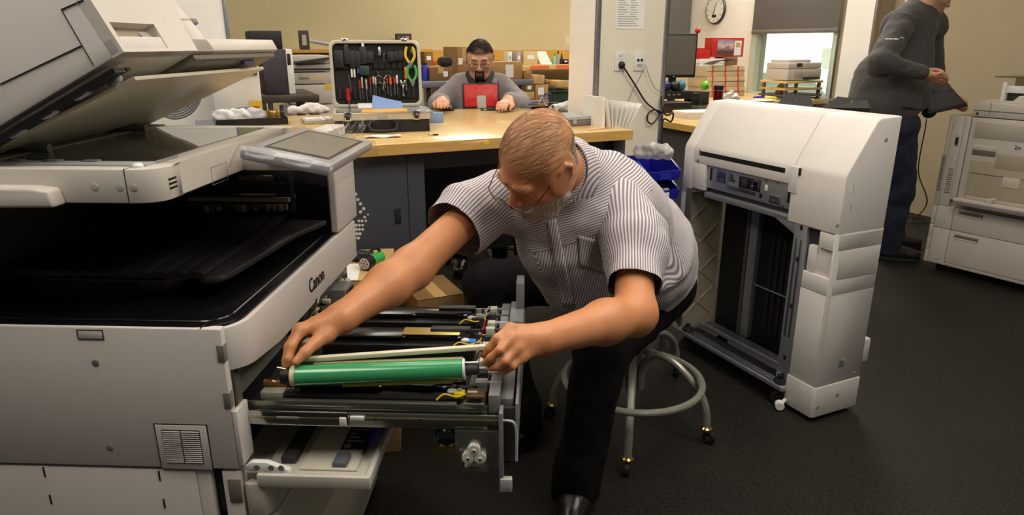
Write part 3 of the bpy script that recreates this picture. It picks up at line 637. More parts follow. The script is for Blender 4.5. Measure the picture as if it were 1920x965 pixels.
# ================================================================ finisher on castors
FO = PZ(1520, 784, .02); FO.z = 0
fn = thing('finisher', 'beige paper finisher tower on castors with open dark docking side', 'finisher', FO, AU)
def PF(px, py, x=None, y=None, z=None):
    Mi = (Matrix.Translation(FO)@Matrix.Rotation(AU, 4, 'Z')).inverted(); o = Mi@Vector((0, 0, HC)); d = Mi.to_3x3()@ray(px, py)
    t = (x-o.x)/d.x if x is not None else ((y-o.y)/d.y if y is not None else (z-o.z)/d.z); return o+d*t
XD = .24
def prof(zl): return [(0, zl), (0, .955), (.008, .975), (.115, 1.145), (.135, 1.158), (XD, 1.162), (XD, zl)]
MB().prism(prof(.895), .2365, .803).build('top_cover', BEIGE2, fn, bevel=.004)
MB().prism(prof(.752), .0, .2350).build('end_cover', BEIGE2, fn, bevel=.006, seg=3)
m = MB().prism(prof(.752), .8045, .872); m.build('end_cover', BEIGE2, fn, bevel=.006, seg=3)
MB().box(.0, XD, .835, .872, .07, .752).build('far_side_cover', BEIGE2, fn, bevel=.003)
MB().box(.075, XD-.01, .18, .82, .88, 1.05).build('inner_mass', DARKIN, fn)
# notches on the far silhouette
for z in (.60, .53): MB().box(-.012, .01, .812, .842, z-.012, z+.012).build('hook', BEIGE2, fn, bevel=.003)
# slot
MB().box(-.0008, .004, .272, .768, .932, .951).build('paper_slot', INK, fn)
MB().box(-.001, .004, .762, .770, .93, .955).build('slot_end', GREY, fn)
MB().lathe([(.008, 0), (.008, .001), (.005, .002)], (0, .775, .905), (-1, 0, 0), 12).build('screw', GREY, fn)
# front strip around the metal plate
MB().box(.0, .02, .72, .803, .78, .895).build('front_strip', BEIGE2, fn, bevel=.002)
MB().box(-.004, .02, .205, .245, .865, .965).build('latch_strip', BEIGE2, fn, bevel=.002)
MB().box(-.003, .01, .195, .215, .935, .962).build('latch_gap', INK, fn)
ZN = mat('zinc plate', (182, 184, 190), .35, .75, var=.04)
pl = MB().box(.012, .018, .215, .72, .795, .898).build('metal_plate', ZN, fn, bevel=.001)
for (y0, y1, z0, z1, nm, mm) in ((.69, .70, .83, .885, 'plate_slot', INK), (.60, .66, .832, .882, 'plate_embossing', STEEL), (.585, .588, .82, .885, 'plate_ridge', STEEL), (.40, .52, .832, .880, 'plate_window', INK), (.555, .58, .848, .882, 'plate_tab', STEEL), (.42, .58, .815, .830, 'plate_embossing', STEEL), (.36, .375, .845, .868, 'plate_hole', WPLAST), (.385, .40, .812, .830, 'plate_hole', INK), (.29, .345, .803, .835, 'plate_embossing', STEEL), (.235, .255, .82, .875, 'plate_slot', INK), (.30, .335, .808, .822, 'plate_ridge', ZN), (.545, .555, .848, .856, 'plate_lip', INK)):
    MB().box(.0095, .013, y0, y1, z0, z1).build(nm, mm, pl, bevel=.0008)
MB().box(.006, .010, .405, .445, .835, .876).build('roller', CHROME, pl, bevel=.002); MB().box(.006, .010, .47, .50, .838, .872).build('roller', DGREY, pl, bevel=.002)
for (y, z) in ((.225, .885), (.228, .86), (.232, .82), (.37, .885), (.31, .888), (.24, .806), (.27, .801), (.285, .80)): MB().lathe([(.004, 0), (.004, .002)], (.012, y, z), (-1, 0, 0), 10).build('screw', rr.choice([STEEL, DGREY]), pl)
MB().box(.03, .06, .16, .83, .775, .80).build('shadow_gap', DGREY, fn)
lb = MB().box(.004, .03, .17, .72, .752, .776).build('header_bar', ZN, fn, bevel=.002)
for i in range(6): MB().lathe([(.003, 0), (.003, .0015)], (.004, .21+.018*i, .764), (-1, 0, 0), 8).build('rivet', DGREY, lb)
MB().prism([(.17, .752), (.30, .752), (.17, .70)], .004, .02, 'x').build('gusset', ZN, fn, bevel=.001)
# cavity
MB().box(XD-.03, XD, .10, .80, .08, .90).build('cavity_back', INK, fn)
for i in range(9):
    y = .20+i*.034; MB().box(XD-.036, XD-.030, y, y+.02, .16, .72).build('cavity_rib', DARKIN, fn)
for i in range(5): MB().box(XD-.045, XD-.036, .20+i*.05, .23+i*.05, .60+rr.uniform(-.02, .02), .605+rr.uniform(0, .01)).build('cavity_roller', DGREY, fn, bevel=.001)
MB().tube([(XD-.04, .16, .36), (XD-.04, .60, .36)], .004, 6).build('cavity_rod', GREY, fn)
iw = MB().box(.0, XD-.03, .822, .836, .07, .775).build('inner_side_panel', mat('rough plastic', (160, 150, 128), .6, bump=.1, bs=120), fn)
for k in range(4):
    for sgn in (-1, 1):
        z = .20+k*.16; MB().tube([(.015, .820, z+sgn*.07), (XD-.05, .820, z-sgn*.07)], .0035, 5).build('cross_rib', MATS['rough plastic'], iw)
MB().box(XD-.06, XD-.03, .555, .60, .10, .775).build('rear_post', ZN, fn, bevel=.002)
MB().box(XD-.062, XD-.03, .605, .622, .10, .775).build('rear_post_flange', mat('dull steel', (120, 118, 112), .4, .7), fn, bevel=.002)
MB().box(-.004, .004, .800, .835, .10, .775).build('door_edge', mat('dull steel', (120, 118, 112), .4, .7), fn, bevel=.001)
po = MB().box(.002, .03, .135, .195, .05, .755).build('front_post', ZN, fn, bevel=.002)
for y in (.150, .172): MB().box(-.001, .003, y, y+.008, .30, .70).build('post_groove', STEEL, po, bevel=.001)
for z in (.735, .61, .42, .20, .12): MB().box(-.001, .004, .157, .167, z, z+.018).build('post_hole', INK, po, bevel=.001)
MB().box(.03, .06, .12, .16, .08, .75).build('post_return', GREY, fn)
# near corner column: separate mouldings
MB().box(.02, XD-.01, .02, .13, .60, .752).build('corner_inner', DGREY, fn)
MB().prism(rrect(.0, XD, .0, .075, .014, 4, (0, 0, 0, 1)), .69, .750, 'z').build('corner_upper_block', BEIGE2, fn, bevel=.002)
MB().prism(rrect(.012, XD, .0, .11, .014, 4, (0, 0, 0, 1)), .575, .688, 'z').build('grip_block', BEIGE2, fn, bevel=.004)
MB().box(.006, .03, .08, .125, .585, .69).build('grip_lug', BEIGE2, fn, bevel=.008)
MB().prism(rrect(.0, XD, .0, .13, .014, 4, (0, 0, 0, 1)), .520, .585, 'z').build('corner_collar', BEIGE2, fn, bevel=.002)
MB().prism(rrect(.0, XD, .0, .13, .014, 4, (0, 0, 0, 1)), .150, .5185, 'z').build('corner_cover', BEIGE2, fn, bevel=.002)
MB().prism(rrect(-.004, XD, -.004, .135, .014, 4, (0, 0, 0, 1)), .022, .1485, 'z').build('base_cover', BEIGE2, fn, bevel=.002)
MB().box(.0, XD, .0, .012, .15, .756).build('side_cover', BEIGE2, fn, bevel=.002)
MB().box(XD-.02, XD+.05, .01, .10, .20, .30).build('rear_step', BEIGE2, fn, bevel=.008)
for (p) in ((1664, 262), (1572, 423), (1570, 740), (1533, 763), (1604, 700)):
    q = PF(*p, y=-.005); MB().lathe([(.008, 0), (.008, .0012), (.006, .002)], (min(q.x, XD-.015), -.0 if q.z > .15 else -.004, q.z), (0, -1, 0), 14).build('screw_recess', mat('recess tan', (150, 140, 118), .5), fn)
q = PF(1578, 681, y=0)
lab = MB().box(q.x-.02, q.x+.02, -.0012, 0, q.z-.018, q.z+.018).build('rating_label', mat('label grey', (142, 148, 142), .5), fn)
for k in range(4): MB().box(q.x-.016, q.x+.014-.004*k, -.0016, -.0012, q.z-.012+k*.007, q.z-.009+k*.007).build('label_line', DGREY, lab)
for z in (.90, .83): MB().box(.045, .047, -.0008, .001, z, z+.035).build('side_mark', mat('recess tan', (150, 140, 118), .5), fn)
# bottom rails, castors, knobs
def rails(x, z, y0, y1):
    m = MB(); m.box(x, x+.05, y0, y1, z, z+.02); o = m.build('bottom_rail', ZN, fn, bevel=.003)
    for k in range(3): MB().box(x+.006+.016*k, x+.014+.016*k, y0+.03, y1-.03, z+.02, z+.026).build('rail_rib', STEEL, o, bevel=.002)
rails(-.03, .075, .13, .80); rails(.11, .085, .14, .80)
MB().box(.02, .11, .14, .80, .06, .07).build('bottom_tray', DARKIN, fn)
for (x, y) in ((-.005, .745), (-.005, .165), (.17, .70), (.17, .16)):
    MB().lathe([(.026, -.012), (.030, -.008), (.030, .008), (.026, .012)], (x, y, .03), (.8, .6, 0), 16).build('castor_wheel', RUBBER, fn)
    m = MB(); m.box(x-.012, x+.012, y-.012, y+.012, .06, .10); m.tube([(x, y, .03), (x, y, .10)], .006, 8); m.build('castor_fork', DGREY, fn)
    if x < 0: MB().lathe([(.024, 0), (.026, .006), (.022, .014), (.012, .016), (.012, .03)], (x, y, .10), (0, 0, 1), 8).build('adjuster_knob', BLACK, fn)
MB().lathe([(.016, -.014), (.018, -.012), (.018, .012), (.016, .014)], (-.035, .125, .022), (.6, .8, 0), 14).build('tip_roller', WPLAST, fn)
MB().tube([(-.035, .125, .022), (-.01, .12, .045)], .008, 8).build('tip_arm', WPLAST, fn)
# black output trays on top behind
TR = mat('tray black', (30, 28, 28), .8, spec=.15)
for (c, nm) in (([(1452, 206), (1477, 181), (1520, 184), (1526, 206)], 'output_tray'), ([(1545, 208), (1570, 187), (1625, 194), (1632, 210)], 'output_tray')):
    a, b, c_, d = [PF(*c[i], x=.25 if i in (0, 3) else .42) for i in range(4)]
    m = MB().add([a, b, c_, d], [(0, 1, 2, 3)]); m.build(nm, TR, fn, solid=.014)
a = PF(1500, 184, x=.36); b2 = PF(1488, 206, x=.262); MB().tube([a+Vector((-.004, 0, .004)), b2+Vector((-.004, 0, .004))], .003, 5).build('tray_crease', DGREY, fn)
a = PF(1600, 190, x=.40); b2 = PF(1590, 208, x=.262); MB().tube([a+Vector((-.004, 0, .004)), b2+Vector((-.004, 0, .004))], .003, 5).build('tray_crease', GREY, fn)
# ================================================================ swivel stool
def floral():
    m = mat('floral cushion', (20, 20, 20), .8, var=0); nt = m.node_tree; b = nt.nodes['Principled BSDF']
    tc = nt.nodes.new('ShaderNodeTexCoord'); vo = nt.nodes.new('ShaderNodeTexVoronoi'); vo.inputs['Scale'].default_value = 28; nt.links.new(tc.outputs['Object'], vo.inputs['Vector'])
    sp_ = nt.nodes.new('ShaderNodeSeparateColor'); nt.links.new(vo.outputs['Color'], sp_.inputs[0]); rp = nt.nodes.new('ShaderNodeValToRGB'); rp.color_ramp.interpolation = 'CONSTANT'
    for i, (p, c) in enumerate(((0, (16, 16, 16)), (.55, (52, 74, 36)), (.72, (120, 66, 66)), (.82, (20, 22, 18)), (.93, (150, 140, 96)))):
        e = rp.color_ramp.elements[0] if i == 0 else rp.color_ramp.elements.new(p); e.position = p; e.color = lin(c)+(1,)
    rp.color_ramp.elements.remove(rp.color_ramp.elements[-1]) if len(rp.color_ramp.elements) > 5 else None
    nt.links.new(sp_.outputs[0], rp.inputs[0]); nt.links.new(rp.outputs[0], b.inputs['Base Color']); return m
SO = Vector((.47, 2.40, 0))
st = thing('stool', 'tubular grey stool with foot ring on castors under the bending man', 'stool', SO)
STG = mat('worn grey enamel', (150, 148, 138), .3, .35, var=.1, vs=40)
CA = [PZ(1036, 782, 0), PZ(1175, 886, 0), PZ(1322, 828, 0), PZ(1266, 706, 0)]
for c in CA:
    d = (c-SO); d.z = 0; L = d.length; d.normalize(); r = L-.0
    pts = [d*.035+Vector((0, 0, .13)), d*.04+Vector((0, 0, .22)), d*.085+Vector((0, 0, .285)), d*(r*.55)+Vector((0, 0, .275)), d*(r*.85)+Vector((0, 0, .20)), d*(r*.97)+Vector((0, 0, .13)), d*r+Vector((0, 0, .055))]
    lg = MB().tube(bez(pts, 6), .0145, 10).build('leg', STG, st)
    s = Vector((-d.y, d.x, 0))
    MB().lathe([(.020, -.010), (.024, -.007), (.024, .007), (.020, .010)], d*(r+.012)+Vector((0, 0, .024)), s, 16).build('castor_wheel', RUBBER, lg)
    MB().lathe([(.008, -.011), (.008, .011)], d*(r+.012)+Vector((0, 0, .024)), s, 10).build('castor_hub', CHROME, lg)
    MB().lathe([(.018, 0), (.022, .004), (.022, .012), (.016, .018)], d*r+Vector((0, 0, .048)), (0, 0, 1), 14).build('castor_collar', BRASS, lg)
rc = PZ(1186, 702, .265)-SO; rc.z = .262; rc.z = .25
MB().tube([rc+Vector((.245*math.cos(t*math.pi/24), .245*math.sin(t*math.pi/24), 0)) for t in range(48)], .0125, 10, closed=True).build('foot_ring', STG, st)
MB().tube([(0, 0, .10), (0, 0, .43)], .024, 14).build('column', STG, st)
MB().lathe([(.05, .0), (.17, .03), (.175, .06), (.165, .085), (.10, .092), (.001, .094)], (0, 0, .421), (0, 0, 1), 28).build('seat', floral(), st)
# ================================================================ second copier, right edge
CO = PZ(1728, 501, 0); CAng = R(-58)
c2 = thing('copier', 'tall beige copier with open bypass tray behind the standing man\'s tablet', 'copier', CO, CAng)
def PC(px, py, x=None, y=None, z=None):
    Mi = (Matrix.Translation(CO)@Matrix.Rotation(CAng, 4, 'Z')).inverted(); o = Mi@Vector((0, 0, HC)); d = Mi.to_3x3()@ray(px, py)
    t = (x-o.x)/d.x if x is not None else ((y-o.y)/d.y if y is not None else (z-o.z)/d.z); return o+d*t
GB = mat('warm grey plastic', (196, 188, 178), .5, var=.02)
GB2 = mat('warm grey plastic dark', (176, 168, 154), .5, var=.02)
m = MB(); m.box(.03, .80, .03, .72, .05, .99); m.build('body', GB2, c2, bevel=.006)
# mouldings on the front
def cfront(nm, x0, x1, z0, z1, d=.0, mm=None, par=None, bev=.004): return MB().box(x0, x1, -d, .032, z0, z1).build(nm, mm or GB, par or c2, bevel=bev)
for (z0, z1) in ((.05, .13), (.132, .215), (.217, .30), (.302, .42), (.422, .99)):
    MB().prism([(-.0, .0), (.026, -.006), (.026, .1), (.0, .1)], z0, z1, 'z').build('left_edge_cover', GB, c2, bevel=.004)
cfront('lower_cover', .028, .128, .055, .285, .004); cfront('lower_cover', .028, .128, .288, .43, .004)
lc = cfront('upper_side_cover', .028, .09, .433, .985, .004); cfront('upper_side_cover', .0905, .125, .475, .985, .004)
d1 = cfront('cassette_drawer', .131, .80, .288, .43, .006); d2 = cfront('cassette_drawer', .131, .80, .075, .285, .006)
cfront('plinth', .028, .80, .052, .073, .003, GB2)
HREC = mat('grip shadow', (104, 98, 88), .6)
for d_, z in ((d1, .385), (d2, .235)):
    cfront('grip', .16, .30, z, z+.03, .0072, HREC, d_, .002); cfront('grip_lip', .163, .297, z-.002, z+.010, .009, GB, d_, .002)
fp = cfront('front_panel', .131, .80, .433, .985, .004)
cfront('upper_panel', .155, .80, .865, .96, .0055, GB2, fp, .002)
# recess of the bypass
cfront('bypass_recess', .165, .80, .50, .735, .0048, mat('bypass recess', (170, 160, 138), .6), fp, .002)
cfront('bypass_top', .30, .80, .70, .79, .0055, mat('bypass recess', (170, 160, 138), .6), fp, .002)
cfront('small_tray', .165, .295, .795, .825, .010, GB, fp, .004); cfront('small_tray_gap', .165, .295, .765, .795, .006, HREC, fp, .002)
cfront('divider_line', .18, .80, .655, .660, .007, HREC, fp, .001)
cfront('tray_slider', .36, .45, .60, .66, .010, GB, fp, .004)
MB().box(.15, .80, -.09, -.004, .475, .505).build('bypass_tray', GB, fp, bevel=.004)
MB().box(.19, .80, -.05, -.012, .505, .522).build('bypass_guide', GB2, fp, bevel=.003)
MB().box(.33, .36, -.085, -.02, .505, .53).build('bypass_stop', GB, fp, bevel=.003)
MB().box(.152, .80, -.094, -.089, .468, .492).build('bypass_edge', mat('grey edge', (128, 122, 120), .5), fp, bevel=.002)
tx = text('lettering', '2n', .035, INK, fp, Matrix.Translation((.40, -.0062, .835))@Matrix.Rotation(R(90), 4, 'X'), ext=.0005)
sw = MB().box(.056, .082, -.0055, .0, .80, .87).build('power_switch', LGREY, lc, bevel=.002); MB().box(.061, .077, -.0075, -.005, .812, .858).build('switch_rocker', INK, lc, bevel=.002)
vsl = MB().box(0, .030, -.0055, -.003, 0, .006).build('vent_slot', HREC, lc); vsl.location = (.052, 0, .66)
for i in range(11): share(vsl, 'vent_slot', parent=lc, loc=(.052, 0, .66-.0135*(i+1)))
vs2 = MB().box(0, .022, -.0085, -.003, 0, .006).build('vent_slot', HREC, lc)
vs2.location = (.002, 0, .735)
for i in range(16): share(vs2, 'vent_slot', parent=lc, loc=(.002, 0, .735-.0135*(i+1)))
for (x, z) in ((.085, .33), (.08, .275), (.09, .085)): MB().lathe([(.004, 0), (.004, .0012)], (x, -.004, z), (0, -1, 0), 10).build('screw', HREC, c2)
# scanner part and opened feeder
sbx = MB().box(.125, .80, .0, .70, .99, 1.075).build('scanner', GB, c2, bevel=.006)
MB().box(.125, .80, -.002, .0, 1.025, 1.029).build('scanner_seam', HREC, sbx); MB().box(.215, .217, -.0015, .0, .99, 1.075).build('scanner_seam', HREC, sbx)
MB().box(.145, .157, -.002, 0, 1.0, 1.015).build('indicator', INK, sbx)
for i, x in enumerate((.195, .245, .30, .38)): MB().lathe([(.007, 0), (.007, .001)], (x, .0, 1.005), (0, -1, 0), 12).build('screw_cap', GB2, sbx)
MB().prism([(.27, 1.075), (.80, 1.075), (.80, 1.12), (.34, 1.12), (.31, 1.085)], .02, .1).build('feeder_front', GB, c2, bevel=.004)
MB().box(.13, .80, .05, .60, 1.075, 1.085).build('feeder_base', GB, c2, bevel=.002)
fdm = MB().box(.22, .80, .12, .40, 1.085, 1.16).build('feeder_mechanism', DGREY, c2, bevel=.004)
for i in range(5): MB().tube([(.24+.1*i, .115, 1.14), (.30+.1*i, .115, 1.14)], .012, 10).build('feed_roller', rr.choice([BLACK, GREY, mat('dark violet', (60, 52, 72), .4)]), fdm)
MB().box(.22, .34, .10, .13, 1.13, 1.17).build('feeder_bracket', WPLAST, fdm, bevel=.003); MB().box(.22, .24, .08, .13, 1.085, 1.19).build('feeder_bracket', WPLAST, fdm, bevel=.003)
m = MB(); 
for (y0, y1) in ((.40, .412),): m.box(.15, .80, y0, y1, 1.085, 1.22)
m.box(.15, .80, .12, .42, 1.215, 1.222); m.build('smoky_cover', glass_mat('smoky plastic', (.62, .58, .52), .05, .1), c2)
for (x, y) in ((.08, .08), (.74, .08), (.08, .66), (.74, .66)): MB().lathe([(.02, 0), (.03, .005), (.03, .045), (.02, .05)], (x, y, 0), (0, 0, 1), 14).build('foot', RUBBER, c2)
# ================================================================ boxes and bins on the floor
def carton(name, label, loc, sx, sy, sz, rz=0., m=None, group=None, tape=True, txt=None):
    t = thing(name, label, 'box', loc, rz, group); m = m or CARD
    MB().box(-sx/2, sx/2, -sy/2, sy/2, 0, sz).build('carton', m, t, bevel=.003)
    for s in (-1, 1): MB().box(min(0, s*sx/2)+.001, max(0, s*sx/2)-.001, -sy/2, sy/2, sz, sz+.003).build('flap', m, t)
    if tape: MB().box(-.024, .024, -sy/2-.0008, sy/2+.0008, sz+.003, sz+.0036).build('tape', mat('parcel tape', (196, 158, 104), .3), t)
    return t
p = PZ(688, 486, .66)
t = carton('carton', 'tall brown carton with black print and a flashlight lying on top', (p.x-.03, p.y-.05, 0), .26, .36, .655, R(8), mat('kraft carton', (196, 160, 104), .75, var=.06), tape=False)
text('lettering', 'GENUINE', .030, INK, t, Matrix.Translation((.02, -.1806, .56))@Matrix.Rotation(R(90), 4, 'X'))
text('lettering', 'ACCESSORIES', .013, INK, t, Matrix.Translation((.02, -.1806, .535))@Matrix.Rotation(R(90), 4, 'X'))
MB().box(-.10, .02, -.178, .0, .6585, .6595).build('shipping_label', WHITE, t)
FL = thing('flashlight', 'short green and black LED flashlight resting on the brown carton', 'flashlight', PZ(690, 488, .69), R(65))
FL.location.z = .684
MB().tube([(.01, 0, 0), (.075, 0, 0)], [.022, .019], 18).build('barrel', GREEN, FL)
MB().tube([(-.020, 0, 0), (.015, 0, 0)], [.025, .022], 18).build('bezel', INK, FL)
le = MB().lathe([(.020, 0), (.020, .002)], (-.0205, 0, 0), (-1, 0, 0), 18).build('lens', mat('led lens', (210, 206, 206), .2), FL)
for k in range(7): a = k*2*math.pi/6; MB().ball((-.0225, (0 if k == 6 else .012*math.cos(a)), (0 if k == 6 else .012*math.sin(a))), .0035, 8, 5).build('led', mat('led red', (150, 70, 60), .3), le)
MB().tube(bez([(-.005, 0, .024), (.015, .0, .036), (.05, 0, .036), (.07, 0, .022)], 5), .005, 8).build('carry_handle', INK, FL)
t = thing('flashlight', 'dark grey flashlight body lying behind the green one on the carton', 'flashlight', PZ(668, 474, .69), R(170)); t.location.z = .682
MB().tube([(-.06, 0, 0), (.05, 0, 0)], .018, 16).build('barrel', DGREY, t); MB().tube([(.05, 0, 0), (.07, 0, 0)], [.02, .022], 16).build('bezel', LGREY, t)
for k in range(6): MB().tube([(-.05+.014*k, 0, 0), (-.045+.014*k, 0, 0)], .0195, 16).build('grip_ring', BLACK, t)
ka, kb = PUV(782, 556, -.2), PUV(870, 556, -.2); p = UW((ka[0]+kb[0])/2, -.08, (ka[2]+kb[2])/2)
t = carton('carton', 'wide dark brown carton on the floor behind the pulled-out drawer', (p.x, p.y, 0), kb[0]-ka[0], .24, p.z-.003, AU, CARDD, tape=True)
# ================================================================ people: signed-distance bodies meshed with surface nets
V3 = lambda *a: np.array(a, dtype=np.float32)
def A(v): return np.array(v, dtype=np.float32)
def rc(a, b, r1, r2=None, k=.02): return ('rc', A(a), A(b), r1, r1 if r2 is None else r2, k)
def el(c, rad, k=.02, M=None): return ('el', A(c), A(rad), np.eye(3, dtype=np.float32) if M is None else M, 0, k)
def neg(p): return ('neg',)+p
def dist(p, P):
    t = p[0]
    if t == 'rc':
        _, a, b, r1, r2, k = p; ba = b-a; q = P-a; h = np.clip((q@ba)/max(float(ba@ba), 1e-9), 0, 1)
        d = q-h[:, None]*ba; return np.sqrt((d*d).sum(1))-(r1+(r2-r1)*h)
    _, c, rad, M, _, k = p; q = (P-c)@M.T/rad; k0 = np.sqrt((q*q).sum(1)); k1 = np.sqrt(((q/rad)**2).sum(1))+1e-6; return k0*(k0-1)/k1
def sdf(prims, P):
    D = np.full(len(P), 9., np.float32)
    for p in prims:
        if p[0] == 'neg':
            d = -dist(p[1:], P); k = p[-1]; h = np.clip(.5-.5*(D-d)/k, 0, 1); D = D*(1-h)+d*h+k*h*(1-h)
        elif p[0] == 'cut':
            D = np.maximum(D, (P-p[1])@p[2])
        else:
            d = dist(p, P); k = p[-1]; h = np.clip(.5+.5*(d-D)/k, 0, 1); D = d*(1-h)+D*h-k*h*(1-h)
    return D.astype(np.float32)
def polygonise(prims, h):
    lo = np.full(3, 9e9); hi = -lo
    for p in prims:
        if p[0] == 'rc':
            r = max(p[3], p[4])
            for q in (p[1], p[2]): lo = np.minimum(lo, q-r); hi = np.maximum(hi, q+r)
        elif p[0] == 'el': r = p[2].max(); lo = np.minimum(lo, p[1]-r); hi = np.maximum(hi, p[1]+r)
    lo -= 8*h; hi += 8*h; B = 4
    nc = np.ceil((hi-lo)/(B*h)).astype(int)+1
    gx, gy, gz = np.meshgrid(*[np.arange(n) for n in nc], indexing='ij')
    C = lo+(np.stack([gx, gy, gz], -1).reshape(-1, 3)+.5)*B*h-.5*h
    D = np.concatenate([sdf(prims, C[i:i+200000].astype(np.float32)) for i in range(0, len(C), 200000)])
    G = np.repeat(np.repeat(np.repeat(np.where(D < 0, -1., 1.).astype(np.float32).reshape(nc), B, 0), B, 1), B, 2)
    act = np.nonzero(np.abs(D) < B*h*1.5)[0]
    off = np.stack(np.meshgrid(*[np.arange(B)]*3, indexing='ij'), -1).reshape(-1, 3)
    base = np.stack([gx, gy, gz], -1).reshape(-1, 3)[act]*B
    idx = (base[:, None, :]+off[None]).reshape(-1, 3)
    P = (lo+idx*h).astype(np.float32)
    v = np.concatenate([sdf(prims, P[i:i+200000]) for i in range(0, len(P), 200000)])
    G[idx[:, 0], idx[:, 1], idx[:, 2]] = v
    S = G < 0; nx, ny, nz = G.shape
    cs = [S[i:nx-1+i, j:ny-1+j, k:nz-1+k] for i in (0, 1) for j in (0, 1) for k in (0, 1)]
    al = cs[0].copy(); an = cs[0].copy()
    for c in cs[1:]: al &= c; an |= c
    cells = np.argwhere(an & ~al); cid = np.full((nx-1, ny-1, nz-1), -1, np.int32); cid[cells[:, 0], cells[:, 1], cells[:, 2]] = np.arange(len(cells))
    acc = np.zeros((len(cells), 3)); cnt = np.zeros(len(cells))
    cor = [(i, j, k) for i in (0, 1) for j in (0, 1) for k in (0, 1)]
    for a in cor:
        for ax in range(3):
            if a[ax]: continue
            b = list(a); b[ax] = 1
            va = G[cells[:, 0]+a[0], cells[:, 1]+a[1], cells[:, 2]+a[2]]; vb = G[cells[:, 0]+b[0], cells[:, 1]+b[1], cells[:, 2]+b[2]]
            m = (va < 0) != (vb < 0); t = np.where(m, va/np.where(m, va-vb, 1), 0)
            p = np.array(a)[None]+np.zeros((len(cells), 3)); p[:, ax] += t
            acc[m] += p[m]; cnt[m] += 1
    V = lo+(cells+acc/cnt[:, None])*h; Fs = []
    for ax in range(3):
        sl0 = [slice(None)]*3; sl1 = [slice(None)]*3; sl0[ax] = slice(0, -1); sl1[ax] = slice(1, None)
        e = np.argwhere(S[tuple(sl0)] != S[tuple(sl1)]); o1, o2 = [q for q in range(3) if q != ax]
        e = e[(e[:, o1] > 0) & (e[:, o2] > 0) & (e[:, o1] < G.shape[o1]-1) & (e[:, o2] < G.shape[o2]-1)]
        fl = S[e[:, 0], e[:, 1], e[:, 2]]; q = []
        for (d1, d2) in ((1, 1), (0, 1), (0, 0), (1, 0)):
            c = e.copy(); c[:, o1] -= d1; c[:, o2] -= d2; q.append(cid[c[:, 0], c[:, 1], c[:, 2]])
        q = np.stack(q, 1); flip = fl if ax != 1 else ~fl
        q[~flip] = q[~flip][:, ::-1]; Fs.append(q)
    Fq = np.concatenate(Fs); return V, Fq[(Fq >= 0).all(1)]
def np_mesh(name, V, Fq, m, parent=None, attrs=None, col=None):
    used = np.unique(Fq); mp = np.full(len(V), -1, np.int32); mp[used] = np.arange(len(used)); Fq = mp[Fq]; V = V[used]
    me = bpy.data.meshes.new(name); me.vertices.add(len(V)); me.vertices.foreach_set('co', V.astype(np.float32).ravel())
    me.loops.add(Fq.size); me.loops.foreach_set('vertex_index', Fq.astype(np.int32).ravel())
    me.polygons.add(len(Fq)); me.polygons.foreach_set('loop_start', np.arange(0, Fq.size, 4, dtype=np.int32)); me.update(calc_edges=True); me.validate()
    me.polygons.foreach_set('use_smooth', np.ones(len(me.polygons), bool))
    for kx, val in (attrs or {}).items(): at = me.attributes.new(kx, 'FLOAT', 'POINT'); at.data.foreach_set('value', val[used].astype(np.float32))
    if col is not None:
        at = me.attributes.new('Col', 'FLOAT_COLOR', 'POINT'); at.data.foreach_set('color', np.concatenate([col[used], np.ones((len(used), 1))], 1).astype(np.float32).ravel())
    me.materials.append(m); o = bpy.data.objects.new(name, me); COL.objects.link(o)
    if parent: o.parent = parent
    return o
def vnormals(V, Fq):
    n = np.cross(V[Fq[:, 2]]-V[Fq[:, 0]], V[Fq[:, 3]]-V[Fq[:, 1]]); N = np.zeros_like(V)
    for i in range(4): np.add.at(N, Fq[:, i], n)
    return N/(np.linalg.norm(N, axis=1, keepdims=True)+1e-12)
from mathutils import noise as mnoise
def nz3(P, s): return np.array([mnoise.noise(Vector(p)) for p in (P*s)])
def relax(V, Fq, it=1):
    for _ in range(it):
        S = np.zeros_like(V); c = np.zeros(len(V))
        for i in range(4):
            for j in ((i+1) % 4, (i-1) % 4): np.add.at(S, Fq[:, i], V[Fq[:, j]]); np.add.at(c, Fq[:, i], 1)
        V = V*.5+.5*S/c[:, None]
    return V
def col_mat(name, rough=.5, sss=.0, bump=.0, bs=300):
    m = mat(name, (200, 150, 120), rough, var=0, bump=bump, bs=bs); nt = m.node_tree; at = nt.nodes.new('ShaderNodeAttribute'); at.attribute_name = 'Col'
    b = nt.nodes['Principled BSDF']; nt.links.new(at.outputs['Color'], b.inputs['Base Color'])
    if sss: b.inputs['Subsurface Weight'].default_value = sss; b.inputs['Subsurface Radius'].default_value = (.012, .005, .003); b.inputs['Subsurface Scale'].default_value = .5
    return m
SKIN = col_mat('skin', .45, .12, .10, 220)
def stripe_mat(name, c1, c2, pitch, duty=.5):
    m = mat(name, c1, .85, var=0, bump=.12, bs=900); nt = m.node_tree; b = nt.nodes['Principled BSDF']; at = nt.nodes.new('ShaderNodeAttribute'); at.attribute_name = 'stripe'
    d = nt.nodes.new('ShaderNodeMath'); d.operation = 'DIVIDE'; d.inputs[1].default_value = pitch; nt.links.new(at.outputs['Fac'], d.inputs[0])
    fr = nt.nodes.new('ShaderNodeMath'); fr.operation = 'FRACT'; nt.links.new(d.outputs[0], fr.inputs[0])
    rp = nt.nodes.new('ShaderNodeValToRGB'); E_ = rp.color_ramp.elements; E_[0].position = 0; E_[0].color = lin(c1)+(1,); E_[1].position = duty-.06; E_[1].color = lin(c1)+(1,)
    for (p, c) in ((duty+.02, c2), (.93, c2), (1., c1)): e = E_.new(p); e.color = lin(c)+(1,)
    nt.links.new(fr.outputs[0], rp.inputs[0]); nt.links.new(rp.outputs[0], b.inputs['Base Color']); return m
SHIRT = stripe_mat('striped cotton', (212, 205, 202), (132, 122, 136), .0072)
